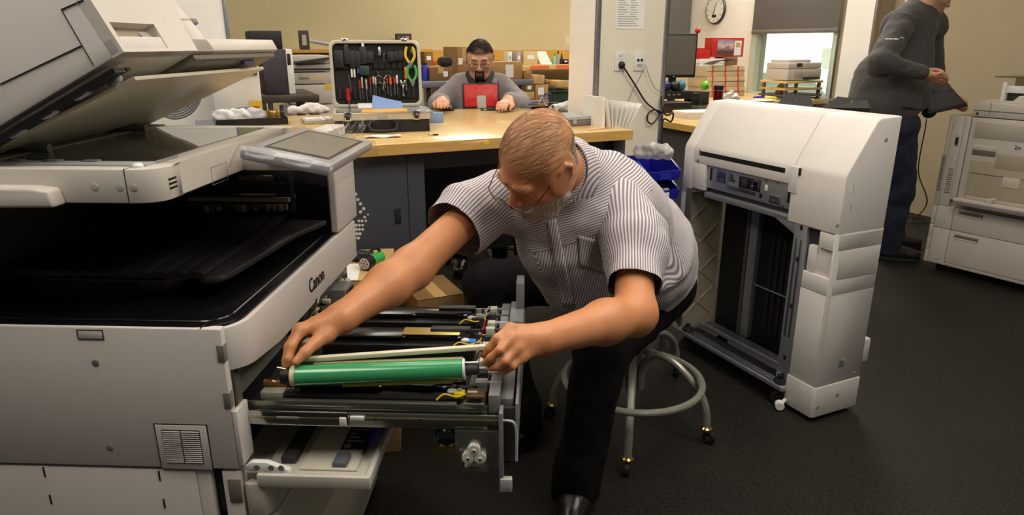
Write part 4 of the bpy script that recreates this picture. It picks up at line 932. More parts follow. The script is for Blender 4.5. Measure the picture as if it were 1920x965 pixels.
def axes(f, l):
    f = Vector(f).normalized(); l = Vector(l); l = (l-f*l.dot(f)).normalized(); u = f.cross(l); return np.array([l, f, u], dtype=np.float32)   # rows: left, forward, up
def head_prims(c, M, s=1., beard=0., neck=None, nr=.056):
    c = A(c); L = lambda x, y, z: c+(np.array([x, y, z], dtype=np.float32)*s)@M
    e = lambda p, r, k: el(L(*p), [q*s for q in r], k*s, M)
    r_ = lambda a, b, r1, r2, k: rc(L(*a), L(*b), r1*s, r2*s, k*s)
    pr = [e((0, -.014, .032), (.078, .098, .086), .02), e((0, .022, -.035), (.066, .072, .088), .03), e((0, .050, -.098), (.038, .036, .028), .03)]
    for x in (-1, 1):
        pr += [e((x*.042, .056, -.032), (.026, .026, .026), .02), r_((x*.058, -.0, -.06), (x*.03, .055, -.100), .016, .016, .03), e((x*.077, .0, -.005), (.01, .045, .06), .02)]
    pr += [r_((-.042, .079, .016), (.042, .079, .016), .011, .011, .016), r_((0, .088, .004), (0, .113, -.036), .0085, .0125, .010)]
    for x in (-1, 1):
        pr += [e((x*.0125, .103, -.040), (.0085, .010, .0085), .006), neg(e((x*.033, .104, -.006), (.019, .016, .012), .014)),
               e((x*.031, .079, -.009), (.014, .012, .0125), .003), r_((x*.019, .0905, .0005), (x*.045, .084, -.003), .004, .004, .004), r_((x*.020, .088, -.019), (x*.044, .082, -.017), .0035, .0035, .006),
               r_((x*.016, .093, .020), (x*.046, .083, .020), .006, .004, .006)]
        # ear: rim, lobe, hollow
        rim = [(x*.077, .012, -.002), (x*.086, .008, .022), (x*.090, -.012, .027), (x*.090, -.024, .008), (x*.085, -.018, -.018), (x*.079, .0, -.036), (x*.076, .010, -.030)]
        for i in range(len(rim)-1): pr.append(r_(rim[i], rim[i+1], .0055 if i < 4 else .0065, .0055, .004))
        pr += [e((x*.078, -.006, -.004), (.006, .018, .026), .008)]
    pr += [r_((-.019, .089, -.067), (.019, .089, -.067), .0055, .0055, .006), r_((-.015, .087, -.077), (.015, .087, -.077), .006, .006, .006), r_((0, .092, -.066), (0, .092, -.067), .0075, .0075, .006)]
    if beard: pr += [e((0, .058, -.100), (.044, .040, .034), .02), r_((-.032, .078, -.062), (.032, .078, -.062), .012, .012, .012), r_((-.058, .02, -.06), (-.04, .05, -.095), .016*beard+.008, .02, .02), r_((.058, .02, -.06), (.04, .05, -.095), .016*beard+.008, .02, .02)]
    if neck is not None: pr += [rc(L(0, -.03, -.04), neck, nr*s, nr*1.12*s, .03)]
    return pr
def head_local(P, c, M, s=1.): return ((P-A(c))@M.T)/s
def smooth01(x, a, b): t = np.clip((x-a)/(b-a), 0, 1); return t*t*(3-2*t)
def blend(col, c, w): return col*(1-w[:, None])+np.array(lin(c))[None]*w[:, None]
def hand_prims(wr, mcp, fingers, thumb, rp=.0135, kf=.0045):
    """wr wrist, mcp list of knuckles, fingers list of [pip, dip, tip], thumb [cmc, mcp, ip, tip]"""
    pr = []; wr = A(wr); cen = sum(A(m) for m in mcp)/len(mcp)
    for m in mcp:
        m = A(m); st_ = wr+(m-wr)*.22+(m-cen)*.25; pr.append(rc(st_, m, rp*1.05, rp*.92, .014))
    for m, f in zip(mcp, fingers):
        ch = [A(m)]+[A(q) for q in f]; rad = [.0105, .0092, .0085, .0072]
        for i in range(len(ch)-1): pr.append(rc(ch[i], ch[i+1], rad[i], rad[i+1], kf if i else .010))
    t = [A(q) for q in thumb]; pr.append(rc(wr+(t[0]-wr)*.4, t[0], .017, .0165, .016)); rad = [.0155, .0128, .0112, .0088]
    for i in range(3): pr.append(rc(t[i], t[i+1], rad[i], rad[i+1], .010 if i == 0 else kf))
    return pr
def strands(name, pts, nrm, dirs, m, parent, length, r, lift=.002, jit=.2, seg=4, curl=0., tocenter=None, surf=None):
    mb = MB(); rs = random.Random(len(pts))
    for p, n, d in zip(pts, nrm, dirs):
        p = Vector(p); n = Vector(n); d = Vector(d); d = d+Vector([rs.uniform(-jit, jit) for _ in range(3)]); d = (d-n*d.dot(n))
        if d.length < 1e-5: continue
        d.normalize(); L = length*rs.uniform(.6, 1.2); q = [p-n*.001]
        for i in range(1, seg+1):
            t = i/seg; w = p+d*L*t+n*(lift*math.sin(math.pi*min(1, t*.8))-curl*t*t*L)
            if surf is not None:
                hit = surf.find_nearest(w)
                if hit[0] is not None:
                    s = (w-hit[0]).dot(hit[1]); w = w+hit[1]*((lift*(.4+.6*t))-s)
            q.append(w)
        mb.tube(q, [r]*(len(q)-1)+[r*.3], 3, cap=False)
    return mb.build(name, m, parent, smooth=180)
from mathutils.bvhtree import BVHTree
def bvh_of(V, Fq): return BVHTree.FromPolygons([tuple(p) for p in V], [tuple(int(i) for i in f) for f in Fq])
def hitpx(bv, px, py):
    d = ray(px, py).normalized(); h = bv.ray_cast(Vector((0, 0, HC)), d); return (h[0], h[1]) if h[0] is not None else (None, None)
# ---------------------------------------------------------------- man 1: bending over the drawer
m1 = thing('person', 'grey-bearded man in striped short-sleeved shirt bending from a stool towards the drawer', 'person', (0, 0, 0))
HM = axes((-.63, -.396, -.668), (.70, -.659, -.266))
HC1 = PD(1008, 302, 1.62)
NB = Vector((.140, 1.795, 1.065))                     # base of the neck
SR, ER, WR_ = PD(905, 380, 1.80), PD(772, 503, 1.60), PD(640, 596, 1.435)
SL, EL_, WL_ = PD(1188, 405, 1.85), PD(1190, 588, 1.64), PD(1018, 636, 1.425)
PEL = Vector((.45, 2.28, .63))
body = head_prims(HC1, HM, 1.0, .35, NB, .064)
body += [rc(NB, (.28, 1.98, .93), .075, .12, .05), rc((.28, 1.98, .93), PEL, .12, .12, .05), rc(NB-Vector((0, 0, .06)), SR, .05, .042, .03), rc(NB-Vector((0, 0, .06)), SL, .05, .042, .03)]
def limb(S, E, W, r): return [rc(S, E, r[0], r[1], .03), rc(E, E+(W-E)*.35, r[1], r[2], .03), rc(E+(W-E)*.35, W, r[2], r[3], .03)]
body += limb(SR, ER, WR_, (.044, .047, .046, .031)); body += limb(SL, EL_, WL_, (.044, .050, .048, .033))
# right hand (fingers hang down to the drum end)
body += [rc(WR_, PD(600, 612, 1.415), .029, .024, .02)]
body += hand_prims(WR_, [PD(566, 618, 1.385), PD(561, 617, 1.408), PD(561, 619, 1.430), PD(566, 624, 1.450)],
    [[PD(547, 648, 1.36), PD(541, 672, 1.352), PD(538, 694, 1.356)], [PD(541, 650, 1.385), PD(536, 676, 1.375), PD(536, 700, 1.372)], [PD(543, 653, 1.41), PD(537, 678, 1.40), PD(541, 700, 1.392)], [PD(549, 652, 1.435), PD(543, 672, 1.43), PD(546, 690, 1.42)]],
    [PD(612, 628, 1.40), PD(590, 643, 1.375), PD(572, 660, 1.352), PD(555, 678, 1.340)])
# left hand (knuckles up, pinching the bar end)
body += [rc(WL_, PD(985, 634, 1.40), .030, .026, .02)]
body += hand_prims(WL_, [PD(957, 616, 1.385), PD(958, 634, 1.370), PD(967, 653, 1.370), PD(979, 668, 1.380)],
    [[PD(932, 634, 1.362), PD(918, 652, 1.368), PD(909, 664, 1.378)], [PD(937, 656, 1.345), PD(920, 671, 1.352), PD(909, 680, 1.364)], [PD(947, 677, 1.348), PD(932, 687, 1.355), PD(921, 690, 1.366)], [PD(960, 686, 1.362), PD(947, 693, 1.372), PD(937, 692, 1.385)]],
    [PD(985, 628, 1.425), PD(957, 640, 1.435), PD(932, 656, 1.425), PD(912, 668, 1.400)])
# legs inside the trousers
KL, AL = Vector((.275, 1.90, .53)), Vector((.205, 1.84, .08)); KR, AR = Vector((-.085, 2.36, .56)), Vector((.04, 2.22, .08))
HLp, HRp = Vector((.50, 2.19, .62)), Vector((.42, 2.36, .62))
body += [rc(HLp, KL, .085, .055, .03), rc(KL, AL, .05, .035, .03), rc(HRp, KR, .085, .055, .03), rc(KR, AR, .05, .035, .03)]
V, Fq = polygonise(body, .0034); V = relax(V, Fq, 1)
N1 = vnormals(V, Fq)
hl = head_local(V, HC1, HM); near = (np.abs(hl[:, 0]) < .1) & (np.abs(hl[:, 1]) < .14) & (np.abs(hl[:, 2]) < .16)
col = np.tile(np.array(lin((204, 138, 92))), (len(V), 1))
n1 = nz3(V[:, :], 26.); n2 = nz3(V, 90.)
col = blend(col, (182, 108, 70), np.clip(.25+.5*n1, 0, .6)*.6)
col = blend(col, (206, 146, 104), np.clip(n2, 0, 1)*.25)
x, y, z = hl.T
hd = near.astype(float)
col = blend(col, (186, 96, 76), hd*smooth01(y, .085, .11)*smooth01(-z, .01, .03)*(1-smooth01(-z, .045, .055))*.6)     # nose, cheeks
col = blend(col, (170, 84, 72), hd*(np.abs(x) < .021)*smooth01(y, .083, .09)*smooth01(-z, .063, .066)*(1-smooth01(-z, .081, .085))*.7)
scalp = hd*smooth01(z-(.065-.9*np.clip(y-.02, 0, 1)*.35), -.012, .03)*(1-smooth01(y, .055, .085))
side = hd*smooth01(-y, -.012, .012)*smooth01(z, -.035, -.01)*(np.abs(x) > .03)
col = blend(col, (176, 136, 98), np.clip(scalp*.5+side*.35, 0, .7)*(.8+.4*n2))
bd = hd*np.clip(smooth01(-z+.35*np.clip(y, 0, 1)*0, .048, .062)*smooth01(y, -.01, .02), 0, 1)*(1-(np.abs(x) < .02)*smooth01(y, .086, .09)*smooth01(-z, .064, .067)*(1-smooth01(-z, .079, .083)))
mus = hd*(np.abs(x) < .036)*smooth01(-z, .050, .054)*(1-smooth01(-z, .062, .066))*smooth01(y, .075, .08)
col = blend(col, (206, 196, 182), np.clip(np.maximum(bd, mus), 0, 1)*.85)
brow = hd*(np.abs(np.abs(x)-.032) < .017)*smooth01(z, .012, .016)*(1-smooth01(z, .026, .03))*(y > .07)

bo = np_mesh('body', V, Fq, SKIN, m1, col=col)
bv1 = bvh_of(V, Fq)
rn = np.random.RandomState(4)
def pick(mask, n): i = np.nonzero(mask)[0]; return rn.choice(i, min(n, len(i)), replace=False)
# thin combed hair, beard, moustache, eyebrows
FW = HM[1]; LF = HM[0]; UPH = HM[2]
HAIR = mat('sandy grey hair', (178, 140, 100), .45, var=.25, vs=200); BRD = mat('grey beard', (222, 214, 202), .5, var=.2, vs=300)
i1 = pick((hd > 0) & (z > .035) & (y < .05-.35*np.clip(z-.07, -.1, .1)*0) & (y < .06) & (z > .03+.25*np.clip(-y-.06, 0, 1)), 620)
dirs = FW[None]*(.8-4*np.clip(-y[i1], 0, .1)[:, None]*0)-LF[None]*(.55)+0*UPH[None]
strands('hair', V[i1], N1[i1], dirs, HAIR, m1, .050, .00045, .0026, .25, surf=bv1)
i2 = pick((hd > 0) & (np.abs(x) > .05) & (y < .015) & (y > -.11) & (z < .045) & (z > -.05) & ~((np.abs(x) > .079)), 900)
strands('side_hair', V[i2], N1[i2], np.tile(-UPH*.7-FW*.7, (len(i2), 1)), mat('grey side hair', (150, 132, 112), .5, var=.25, vs=200), m1, .022, .0004, .0016, .2, seg=3, surf=bv1)
i3 = pick(np.maximum(bd, mus) > .4, 2600)
strands('beard', V[i3], N1[i3], np.tile(-UPH*.8+FW*.5, (len(i3), 1)), BRD, m1, .020, .0006, .006, .35, seg=3)
for sgn in (-1, 1):
  i4 = pick((brow > .4) & (np.sign(x) == sgn), 60)
  strands('eyebrow', V[i4], N1[i4], np.sign(x[i4])[:, None]*LF[None]+UPH*.3, mat('brow hair', (186, 164, 140), .5), m1, .010, .0003, .002, .3, seg=3)
def hw(x_, y_, z_, c=HC1, M=HM): return Vector(c)+Vector((np.array([x_, y_, z_], dtype=np.float32)@M).tolist())
def glasses(parent, c, M, dy=.0, dz=-.012, lensm=GLASS, wire=.0011, wm=None):
    wm = wm or mat('wire frame', (110, 92, 76), .3, 1.)
    g = bpy.data.objects.new('glasses', None); COL.objects.link(g); g.parent = parent
    g.empty_display_size = .02; mb = MB()
    h_ = lambda a, b, d: hw(a, b, d, c, M)
    for s in (-1, 1):
        cx = s*.033; pts = [(cx+.025*math.cos(t)*(1 if abs(math.cos(t)) < .9 else .98), .117+dy-.004*abs(math.cos(t)), dz+.016*math.sin(t)*(1.0)) for t in [k*math.pi/10 for k in range(20)]]
        mb.tube([h_(*p) for p in pts], wire, 6, closed=True)
        mb.tube([h_(s*.058, .112+dy, dz+.008), h_(s*.070, .105+dy, dz+.010), h_(s*.080, .05, .006), h_(s*.082, -.006, .016), h_(s*.082, -.03, -.01)], wire*1.2, 6)
        MB().add([h_(*p) for p in pts], [tuple(range(20))]).build('lens', lensm, g)
    mb.tube([h_(-.009, .117+dy, dz+.006), h_(0, .120+dy, dz+.009), h_(.009, .117+dy, dz+.006)], wire, 6)
    o = mb.build('frame', wm, g); return g
glasses(m1, HC1, HM, .010, -.022)
# shirt
spine = (NB-PEL).normalized(); lat = (SL-SR); lat = (lat-spine*lat.dot(spine)).normalized(); chf = lat.cross(spine)
CH = Vector((.265, 1.965, .925))
TM = np.array([lat, chf, spine], dtype=np.float32)
shp = [rc(SR+Vector((.035, .02, -.005)), SL+Vector((-.035, .01, .0)), .078, .080, .04), rc((.09, 1.90, 1.03), (.265, 1.955, 1.025), .070, .085, .05), el(CH, (.185, .135, .20), .06, TM),
       rc((.28, 1.98, .90), (.41, 2.14, .76), .165, .185, .06), el((.385, 2.06, .735), (.17, .15, .15), .06), rc((.43, 2.17, .70), (.49, 2.30, .60), .165, .165, .06), rc(NB+Vector((-.012, -.025, .008)), NB+Vector((.05, .08, -.03)), .084, .10, .04), rc(NB, CH, .09, .12, .05)]
shp.append(rc(PD(1048, 452, 1.93), PD(1098, 505, 2.03), .125, .150, .06))
shp.append(('cut', A((.47, 2.28, .575)), A(Vector((.20, .10, -.97)).normalized())))
V, Fq = polygonise(shp, .0058); V = relax(V, Fq, 2); Nn = vnormals(V, Fq)
q = (V-A(CH)); a_, b_, c_ = q@A(lat), q@A(chf), q@A(spine)
fold = nz3(np.stack([a_*9, b_*7, c_*4], 1), 1.)*.010+nz3(np.stack([a_*16+c_*9, b_*10, c_*16-a_*8], 1), 1.)*.006+nz3(V, 30.)*.0018
sag = .010*np.maximum(0, np.sin((a_*.6+c_)*42+2*nz3(V, 6.)))**2*smooth01(-c_, .02, .16)
V = V+Nn*((fold+sag)*.8)[:, None]
yk = (c_*.9+b_*-.55-.075) > 0
yseam = yk[Fq].mean(1) > .5
keep = ~((V[Fq].mean(1)-A((.47, 2.28, .575)))@A(Vector((.20, .10, -.97)).normalized()) > -.004)
ang0 = a_*0; ls = (SL-SR).normalized(); at = q@A(ls); at = at-np.sign(a_)*smooth01(np.abs(a_), .12, .2)*b_*.6
sm_ = np.ptp(ang0[Fq], axis=1) < 3
so = np_mesh('shirt_body', V, Fq[keep & ~yseam & sm_], SHIRT, m1, {'stripe': at})
np_mesh('shirt_yoke', V+Nn*.0012, Fq[keep & yseam], SHIRT, m1, {'stripe': c_*.75-b_*.75+.04*nz3(V, 3.)*.3})
bvs = bvh_of(V, Fq[keep])
def sleeve(name, S, E, f, r0, r1, inw, seed):
    S = Vector(S); E = Vector(E); d = (E-S).normalized(); H = S+(E-S)*f
    P0 = S+Vector(inw)
    pr = [rc(P0, S+(E-S)*.25, r0*.98, r0, .03), rc(S+(E-S)*.25, S+(E-S)*(f+.2), r0, r1, .03), ('cut', A(H), A(d))]
    V, Fq = polygonise(pr, .0052); V = relax(V, Fq, 2); Nn = vnormals(V, Fq)
    t = (V-A(S))@A(d); o = A(d.orthogonal().normalized()); o2 = A(d.cross(Vector(o.tolist())))
    qq = V-A(S)-t[:, None]*A(d); ang = np.arctan2(qq@o2, qq@o)
    fo = nz3(np.stack([np.cos(ang)*1.3, np.sin(ang)*1.3, t*11+seed], 1), 1.)*.007+nz3(V, 26.)*.003+.004*np.sin(t*52+1.5*np.sin(ang+seed))*smooth01(t, .03, .08)
    V = V+Nn*fo[:, None]; tt = (V-A(H))@A(d); snap = tt > -.008; V = V-np.where(snap, tt+.004, 0)[:, None]*A(d); keep = ~snap[Fq].all(1)
    # angle seam hidden: use coordinate across the sleeve instead
    st_ = np.where(np.abs(ang) < math.pi, ang*(r0+r1)/2, 0)
    seamf = (np.ptp(ang[Fq], axis=1) < 3)
    o_ = np_mesh(name, V, Fq[keep & seamf], SHIRT, m1, {'stripe': st_})
    a2 = np.where(ang < 0, ang+2*math.pi, ang)
    np_mesh('sleeve_seam', V, Fq[keep & ~seamf], SHIRT, o_, {'stripe': a2*(r0+r1)/2})
    # hem stitched double
    hm = MB(); ring = [H-d*.004+(Vector(o.tolist())*math.cos(k*math.pi/18)+Vector(o2.tolist())*math.sin(k*math.pi/18))*(r1*.99) for k in range(36)]
    return o_, bvh_of(V, Fq[keep])
slr, bvr = sleeve('sleeve', SR, ER, .45, .084, .059, (.05, .03, .0), 1.)
sll, bvl = sleeve('sleeve', SL, EL_, .76, .088, .061, (-.05, .02, .02), 4.)
# collar: two folded strips around the neck
neckd = (Vector(HC1)-NB).normalized()
nlat = (Vector(LF.tolist())-neckd*Vector(LF.tolist()).dot(neckd)).normalized(); nfr = neckd.cross(nlat)
if nfr.dot(Vector(FW.tolist())) < 0: nfr = -nfr
def coll(i, j):
    t = R(-152+304*i); rr_ = .086+.016*j+.004*abs(math.cos(t))
    hgt = .040-.052*j-(.018*j*max(0, math.cos(t-math.pi))*0)
    return NB+neckd*.034+(nlat*math.sin(t)-nfr*math.cos(t))*rr_+neckd*(hgt+.010*math.cos(t)-.03*j*(abs(i-.5)*2)**6)
cg = MB(); cg.grid(coll, 44, 6); cg_o = cg.build('collar', SHIRT, m1, solid=.003, smooth=60)
at = cg_o.data.attributes.new('stripe', 'FLOAT', 'POINT')
for k, v in enumerate(cg_o.data.vertices): at.data[k].value = (v.co-NB).dot(nlat)*1.2
# buttons, placket, pocket laid on the cloth
BTN = mat('shirt button', (206, 202, 196), .35)
def patch(name, corners, nu, nv, off, m, parent, bv, stripe=None):
    g = MB(); ok = True; P = []
    for i in range(nu+1):
        for j in range(nv+1):
            s, t = i/nu, j/nv
            px = (1-s)*((1-t)*corners[0][0]+t*corners[3][0])+s*((1-t)*corners[1][0]+t*corners[2][0]); py = (1-s)*((1-t)*corners[0][1]+t*corners[3][1])+s*((1-t)*corners[1][1]+t*corners[2][1])
            h, n = hitpx(bv, px, py)
            if h is None: return None
            P.append(h+n*off if n.dot(h-Vector((0, 0, HC))) < 0 else h-n*off)
    g.add(P, [(i*(nv+1)+j, (i+1)*(nv+1)+j, (i+1)*(nv+1)+j+1, i*(nv+1)+j+1) for i in range(nu) for j in range(nv)])
    o = g.build(name, m, parent, smooth=180, solid=.0015)
    if stripe is not None:
        a = o.data.attributes.new('stripe', 'FLOAT', 'POINT')
        for k, v in enumerate(o.data.vertices): a.data[k].value = (v.co-CH).dot(stripe)
    return o
for (bxp, byp) in ((1043, 463), (1051, 512), (1064, 556)):
    h, n = hitpx(bvs, bxp, byp)
    if h: MB().lathe([(.0055, 0), (.0055, .0022), (.004, .003)], h, n if n.dot(h-Vector((0, 0, HC))) < 0 else -n, 12).build('button', BTN, m1)
patch('placket', [(1023, 412), (1043, 410), (1078, 572), (1056, 574)], 3, 20, .0022, SHIRT, m1, bvs, (SL-SR).normalized())
patch('chest_pocket', [(1083, 440), (1134, 452), (1136, 512), (1086, 498)], 10, 10, .0025, SHIRT, m1, bvs, (SL-SR).normalized())
# trousers and shoes
TRS = mat('dark trousers', (15, 13, 15), .9, var=.12, vs=30, bump=.15, bs=60, spec=.15)
tr_ = [rc(PEL+Vector((-.02, .03, .0)), PEL+Vector((.04, -.02, -.0)), .145, .15, .05), rc(HLp, KL, .118, .088, .05), rc(KL, AL+Vector((0, 0, .02)), .086, .068, .03), rc(AL+Vector((0, 0, .05)), AL+Vector((-.01, -.01, -.05)), .068, .076, .03), rc(HRp, KR, .115, .088, .05), rc(KR, AR+Vector((0, 0, .02)), .085, .068, .03), rc(AR+Vector((0, 0, .05)), AR+Vector((0, 0, -.02)), .068, .074, .03), rc((.46, 2.26, .70), (.44, 2.2, .74), .15, .14, .05),
       ('cut', A((0, 0, .045)), A((0, 0, -1)))]
V, Fq = polygonise(tr_, .0065); V = relax(V, Fq, 2); Nn = vnormals(V, Fq)
V = V+Nn*(nz3(V*np.array([1, 1, .55]), 13.)*.012+nz3(V, 30.)*.003)[:, None]
np_mesh('trousers', V, Fq, TRS, m1)
SHOE = mat('black leather shoe', (18, 16, 16), .3, bump=.1, bs=80)
def shoe(pos, fwd, parent, m=SHOE, s=1., sole=None):
    f = Vector((fwd[0], fwd[1], 0)).normalized(); p = Vector(pos); p.z = 0; U_ = Vector((0, 0, 1))
    pr = [rc(p-f*.05*s+U_*.05*s, p+f*.06*s+U_*.052*s, .043*s, .046*s, .02), rc(p+f*.06*s+U_*.046*s, p+f*.165*s+U_*.040*s, .046*s, .034*s, .03), rc(p-f*.03*s+U_*.05*s, p-f*.02*s+U_*.11*s, .042*s, .044*s, .03), ('cut', A((0, 0, .018*s)), A((0, 0, -1)))]
    V, Fq = polygonise(pr, .006*s); V = relax(V, Fq, 1); o = np_mesh('shoe', V, Fq, m, parent)
    sd = Vector((-f.y, f.x, 0)); out = [(-.092, 0), (-.075, .034), (0, .040), (.07, .046), (.14, .044), (.185, .026), (.20, 0), (.185, -.026), (.14, -.044), (.07, -.046), (0, -.040), (-.075, -.034)]
    mb = MB(); n_ = len(out); w3 = [p+f*a*s+sd*b*s for (a, b) in out]
    mb.add([(q.x, q.y, 0) for q in w3]+[(q.x, q.y, .022*s) for q in w3], [tuple(range(n_))[::-1], tuple(range(n_, 2*n_))]+[(i, (i+1) % n_, n_+(i+1) % n_, n_+i) for i in range(n_)])
    mb.build('sole', sole or RUBBER, o, bevel=.003); return o
shoe(AL+Vector((.0, -.005, 0)), (-.25, -1), m1); shoe(AR+Vector((.0, .0, 0)), (-.55, -.75), m1)
# ---------------------------------------------------------------- man 2: seated behind the bench, facing the camera
def jacket(name, prims, h, m, parent, amp=.010, seed=0., sc=(7, 7, 5), fine=.003):
    V, Fq = polygonise(prims, h); V = relax(V, Fq, 2); Nn = vnormals(V, Fq)
    V = V+Nn*(nz3(V*np.array(sc)+seed, 1.)*amp+nz3(V, 26.)*fine)[:, None]
    return np_mesh(name, V, Fq, m, parent), bvh_of(V, Fq)
def face_col(V, c, M, base, s=1.):
    hl = head_local(V, c, M, s); x, y, z = hl.T; near = ((np.abs(x) < .1) & (np.abs(y) < .14) & (np.abs(z) < .16)).astype(float)
    col = np.tile(np.array(lin(base)), (len(V), 1)); n1 = nz3(V, 30.)
    col = blend(col, tuple(int(q*.85) for q in base), np.clip(.2+.5*n1, 0, .5))
    col = blend(col, (168, 92, 78), near*(np.abs(x) < .02)*smooth01(y, .083, .09)*smooth01(-z, .063, .066)*(1-smooth01(-z, .081, .085))*.6)
    return col, x, y, z, near
m2 = thing('person', 'man with goatee and grey fleece jacket sitting at a red tablet behind the bench', 'person', (0, 0, 0))
H2 = PD(900, 110, 4.22); M2 = axes((-.02, -.95, -.30), (1, 0, 0)); N2 = PD(899, 160, 4.34)
S2R, S2L = PD(861, 163, 4.36), PD(941, 163, 4.36); E2R, E2L = PD(824, 196, 4.26), PD(977, 196, 4.26); W2R, W2L = PZ(829, 190, BT+.055), PZ(952, 188, BT+.055)
b2_ = head_prims(H2, M2, .93, 0, N2, .058)+[rc(N2, PD(900, 230, 4.45), .09, .13, .05), rc(N2, S2R, .06, .055, .04), rc(N2, S2L, .06, .055, .04)]+limb(S2R, E2R, W2R, (.055, .045, .042, .03))+limb(S2L, E2L, W2L, (.055, .045, .042, .03))
b2_ += [rc(PD(900, 230, 4.45), Vector((PD(900, 230, 4.45).x, 4.5, .62)), .13, .14, .05)]
def hand_at(W, d, side, z, curl=.02):     # relaxed hand on a surface, palm down: d forward direction, side = +1 thumb to the left of d
    d = Vector(d).normalized(); s = Vector((-d.y, d.x, 0))*side; W = Vector(W); M_ = []; Fg = []
    for i, (o, L) in enumerate(((.026, .072), (.009, .080), (-.009, .075), (-.025, .060))):
        m_ = W+d*.078+s*o; m_.z = z+.036; M_.append(m_)
        Fg.append([m_+d*L*.5+Vector((0, 0, .004)), m_+d*L*.8-Vector((0, 0, .010)), m_+d*L-Vector((0, 0, .024))])
    t0 = W+d*.03+s*.030; t0.z = z+.026; t1 = t0+d*.03+s*.012; t2 = t1+d*.028+s*.002; t3 = t2+d*.02-s*.004; t3.z = z+.012
    return hand_prims(W, M_, Fg, [t0, t1, t2, t3])
b2_ += hand_at(W2R, (.12, -1, 0), -1, BT+.022); b2_ += hand_at(W2L, (-.25, -1, 0), 1, BT+.006)
V, Fq = polygonise(b2_, .0052); V = relax(V, Fq, 1); N_ = vnormals(V, Fq)
col, x, y, z, near = face_col(V, H2, M2, (214, 160, 128), .93)
hairm = near*(smooth01(z, .045, .055)*(y > .03)+(y <= .03)*(z > .0)*(y < .012)+(y <= .03)*(z > .05)+((y < .02) & (z > -.01) & (np.abs(x) > .06))*1.)
DKH = (38, 28, 24)
goat = near*(((np.abs(x) < .024) & (z < -.086) & (y > .035))*1.+((np.abs(np.abs(x)-.026) < .005) & (z < -.054) & (y > .06))*1.+((np.abs(x) < .028) & (z < -.052) & (z > -.062) & (y > .07))*1.)
col = blend(col, DKH, np.clip(hairm, 0, 1)*.9); col = blend(col, DKH, np.clip(goat, 0, 1)*.92)
brow = near*(np.abs(np.abs(x)-.032) < .017)*smooth01(z, .014, .017)*(1-smooth01(z, .025, .028))*(y > .07); col = blend(col, DKH, brow*.85)
eye = near*((np.abs(np.abs(x)-.031) < .013) & (np.abs(z+.008) < .004) & (y > .08)); col = blend(col, (60, 40, 32), eye*.7)
np_mesh('body', V, Fq, SKIN, m2, col=col); bv2 = bvh_of(V, Fq)
DKM = mat('dark brown hair', (34, 26, 22), .5, var=.3, vs=200)
ih = pick((near > 0) & (z > .038) & (((y < .062) & (z > .06)) | (y < .03)), 1500)
strands('hair', V[ih], N_[ih], np.tile(M2[1]*.5+M2[2]*.6, (len(ih), 1))+N_[ih]*.0, DKM, m2, .016, .0008, .005, .35, seg=3)
isd = pick((near > 0) & (z <= .045) & (z > -.02) & (y < .02) & (np.abs(x) > .06) & (np.abs(x) < .08), 400)
strands('side_hair', V[isd], N_[isd], np.tile(-M2[2], (len(isd), 1)), DKM, m2, .012, .0009, .003, .3, seg=2)
ig = pick(goat > .5, 350)
strands('goatee', V[ig], N_[ig], np.tile(-M2[2]+M2[1]*.3, (len(ig), 1)), DKM, m2, .014, .0006, .004, .25, seg=3)
glasses(m2, H2, M2, -.006, -.008, wire=.0016, wm=mat('dark frame', (60, 48, 44), .3, .6))
FLE = mat('grey fleece', (128, 120, 122), .9, var=.06, vs=40, bump=.2, bs=160, sheen=.2)
CT = PD(900, 205, 4.42)
j2 = [rc(S2R+Vector((.03, 0, -.01)), S2L+Vector((-.03, 0, -.01)), .078, .078, .04), rc(PD(900, 168, 4.38), CT, .13, .165, .06), el(CT, (.20, .14, .20), .06), rc(CT, Vector((CT.x, 4.5, .72)), .17, .18, .06), rc(N2-Vector((0, -.01, .02)), N2+Vector((0, .0, .012)), .082, .070, .03)]
j2 += [rc(S2R, E2R, .076, .064, .04), rc(E2R, W2R+(E2R-W2R)*.14, .066, .044, .03), rc(S2L, E2L, .076, .064, .04), rc(E2L, W2L+(E2L-W2L)*.14, .066, .044, .03), ('cut', A(Vector((0, 0, .60))), A((0, 0, -1)))]
j2 += [neg(rc(N2+Vector((0, -.14, -.02)), N2+Vector((0, -.02, .06)), .030, .062, .02))]
jo, bj2 = jacket('fleece_jacket', j2, .0085, FLE, m2, .012)
# open collar with black lining and blue shirt
pl2 = [rc(N2+Vector((0, -.035, -.03)), N2+Vector((0, -.01, .012)), .070, .066, .02), rc(N2+Vector((0, -.045, -.03)), PD(900, 196, 4.28), .066, .04, .03)]
V, Fq = polygonise(pl2, .006); np_mesh('polo_shirt', V, Fq, mat('blue polo', (36, 40, 150), .8), m2)
def up2(px, py, d): return PD(px, py, d)
for s in (-1, 1):
    q = [PD(900+s*22, 138, 4.30), PD(900+s*17, 150, 4.24), PD(900+s*9, 163, 4.20), PD(900+s*4, 172, 4.19)]
    MB().tube(bez(q, 5), [.020]*16, 8).build('jacket_lining', mat('black lining', (26, 24, 26), .8), m2)
h, n = hitpx(bj2, 925, 152)
if h:
    for k in range(4): MB().tube([h+n*.004+Vector((-.018+k*.010, 0, -.012)), h+n*.006+Vector((-.006+k*.010, 0, .014))], .0026, 5).build('chest_emblem', WHITE, m2)
for k in range(5):
    h, n = hitpx(bj2, 829+k*3.2, 156-k*.6)
    if h: MB().tube([h+n*.003+Vector((0, 0, -.006)), h+n*.003+Vector((.004, 0, .006))], .0024, 5).build('sleeve_emblem', WHITE, m2)
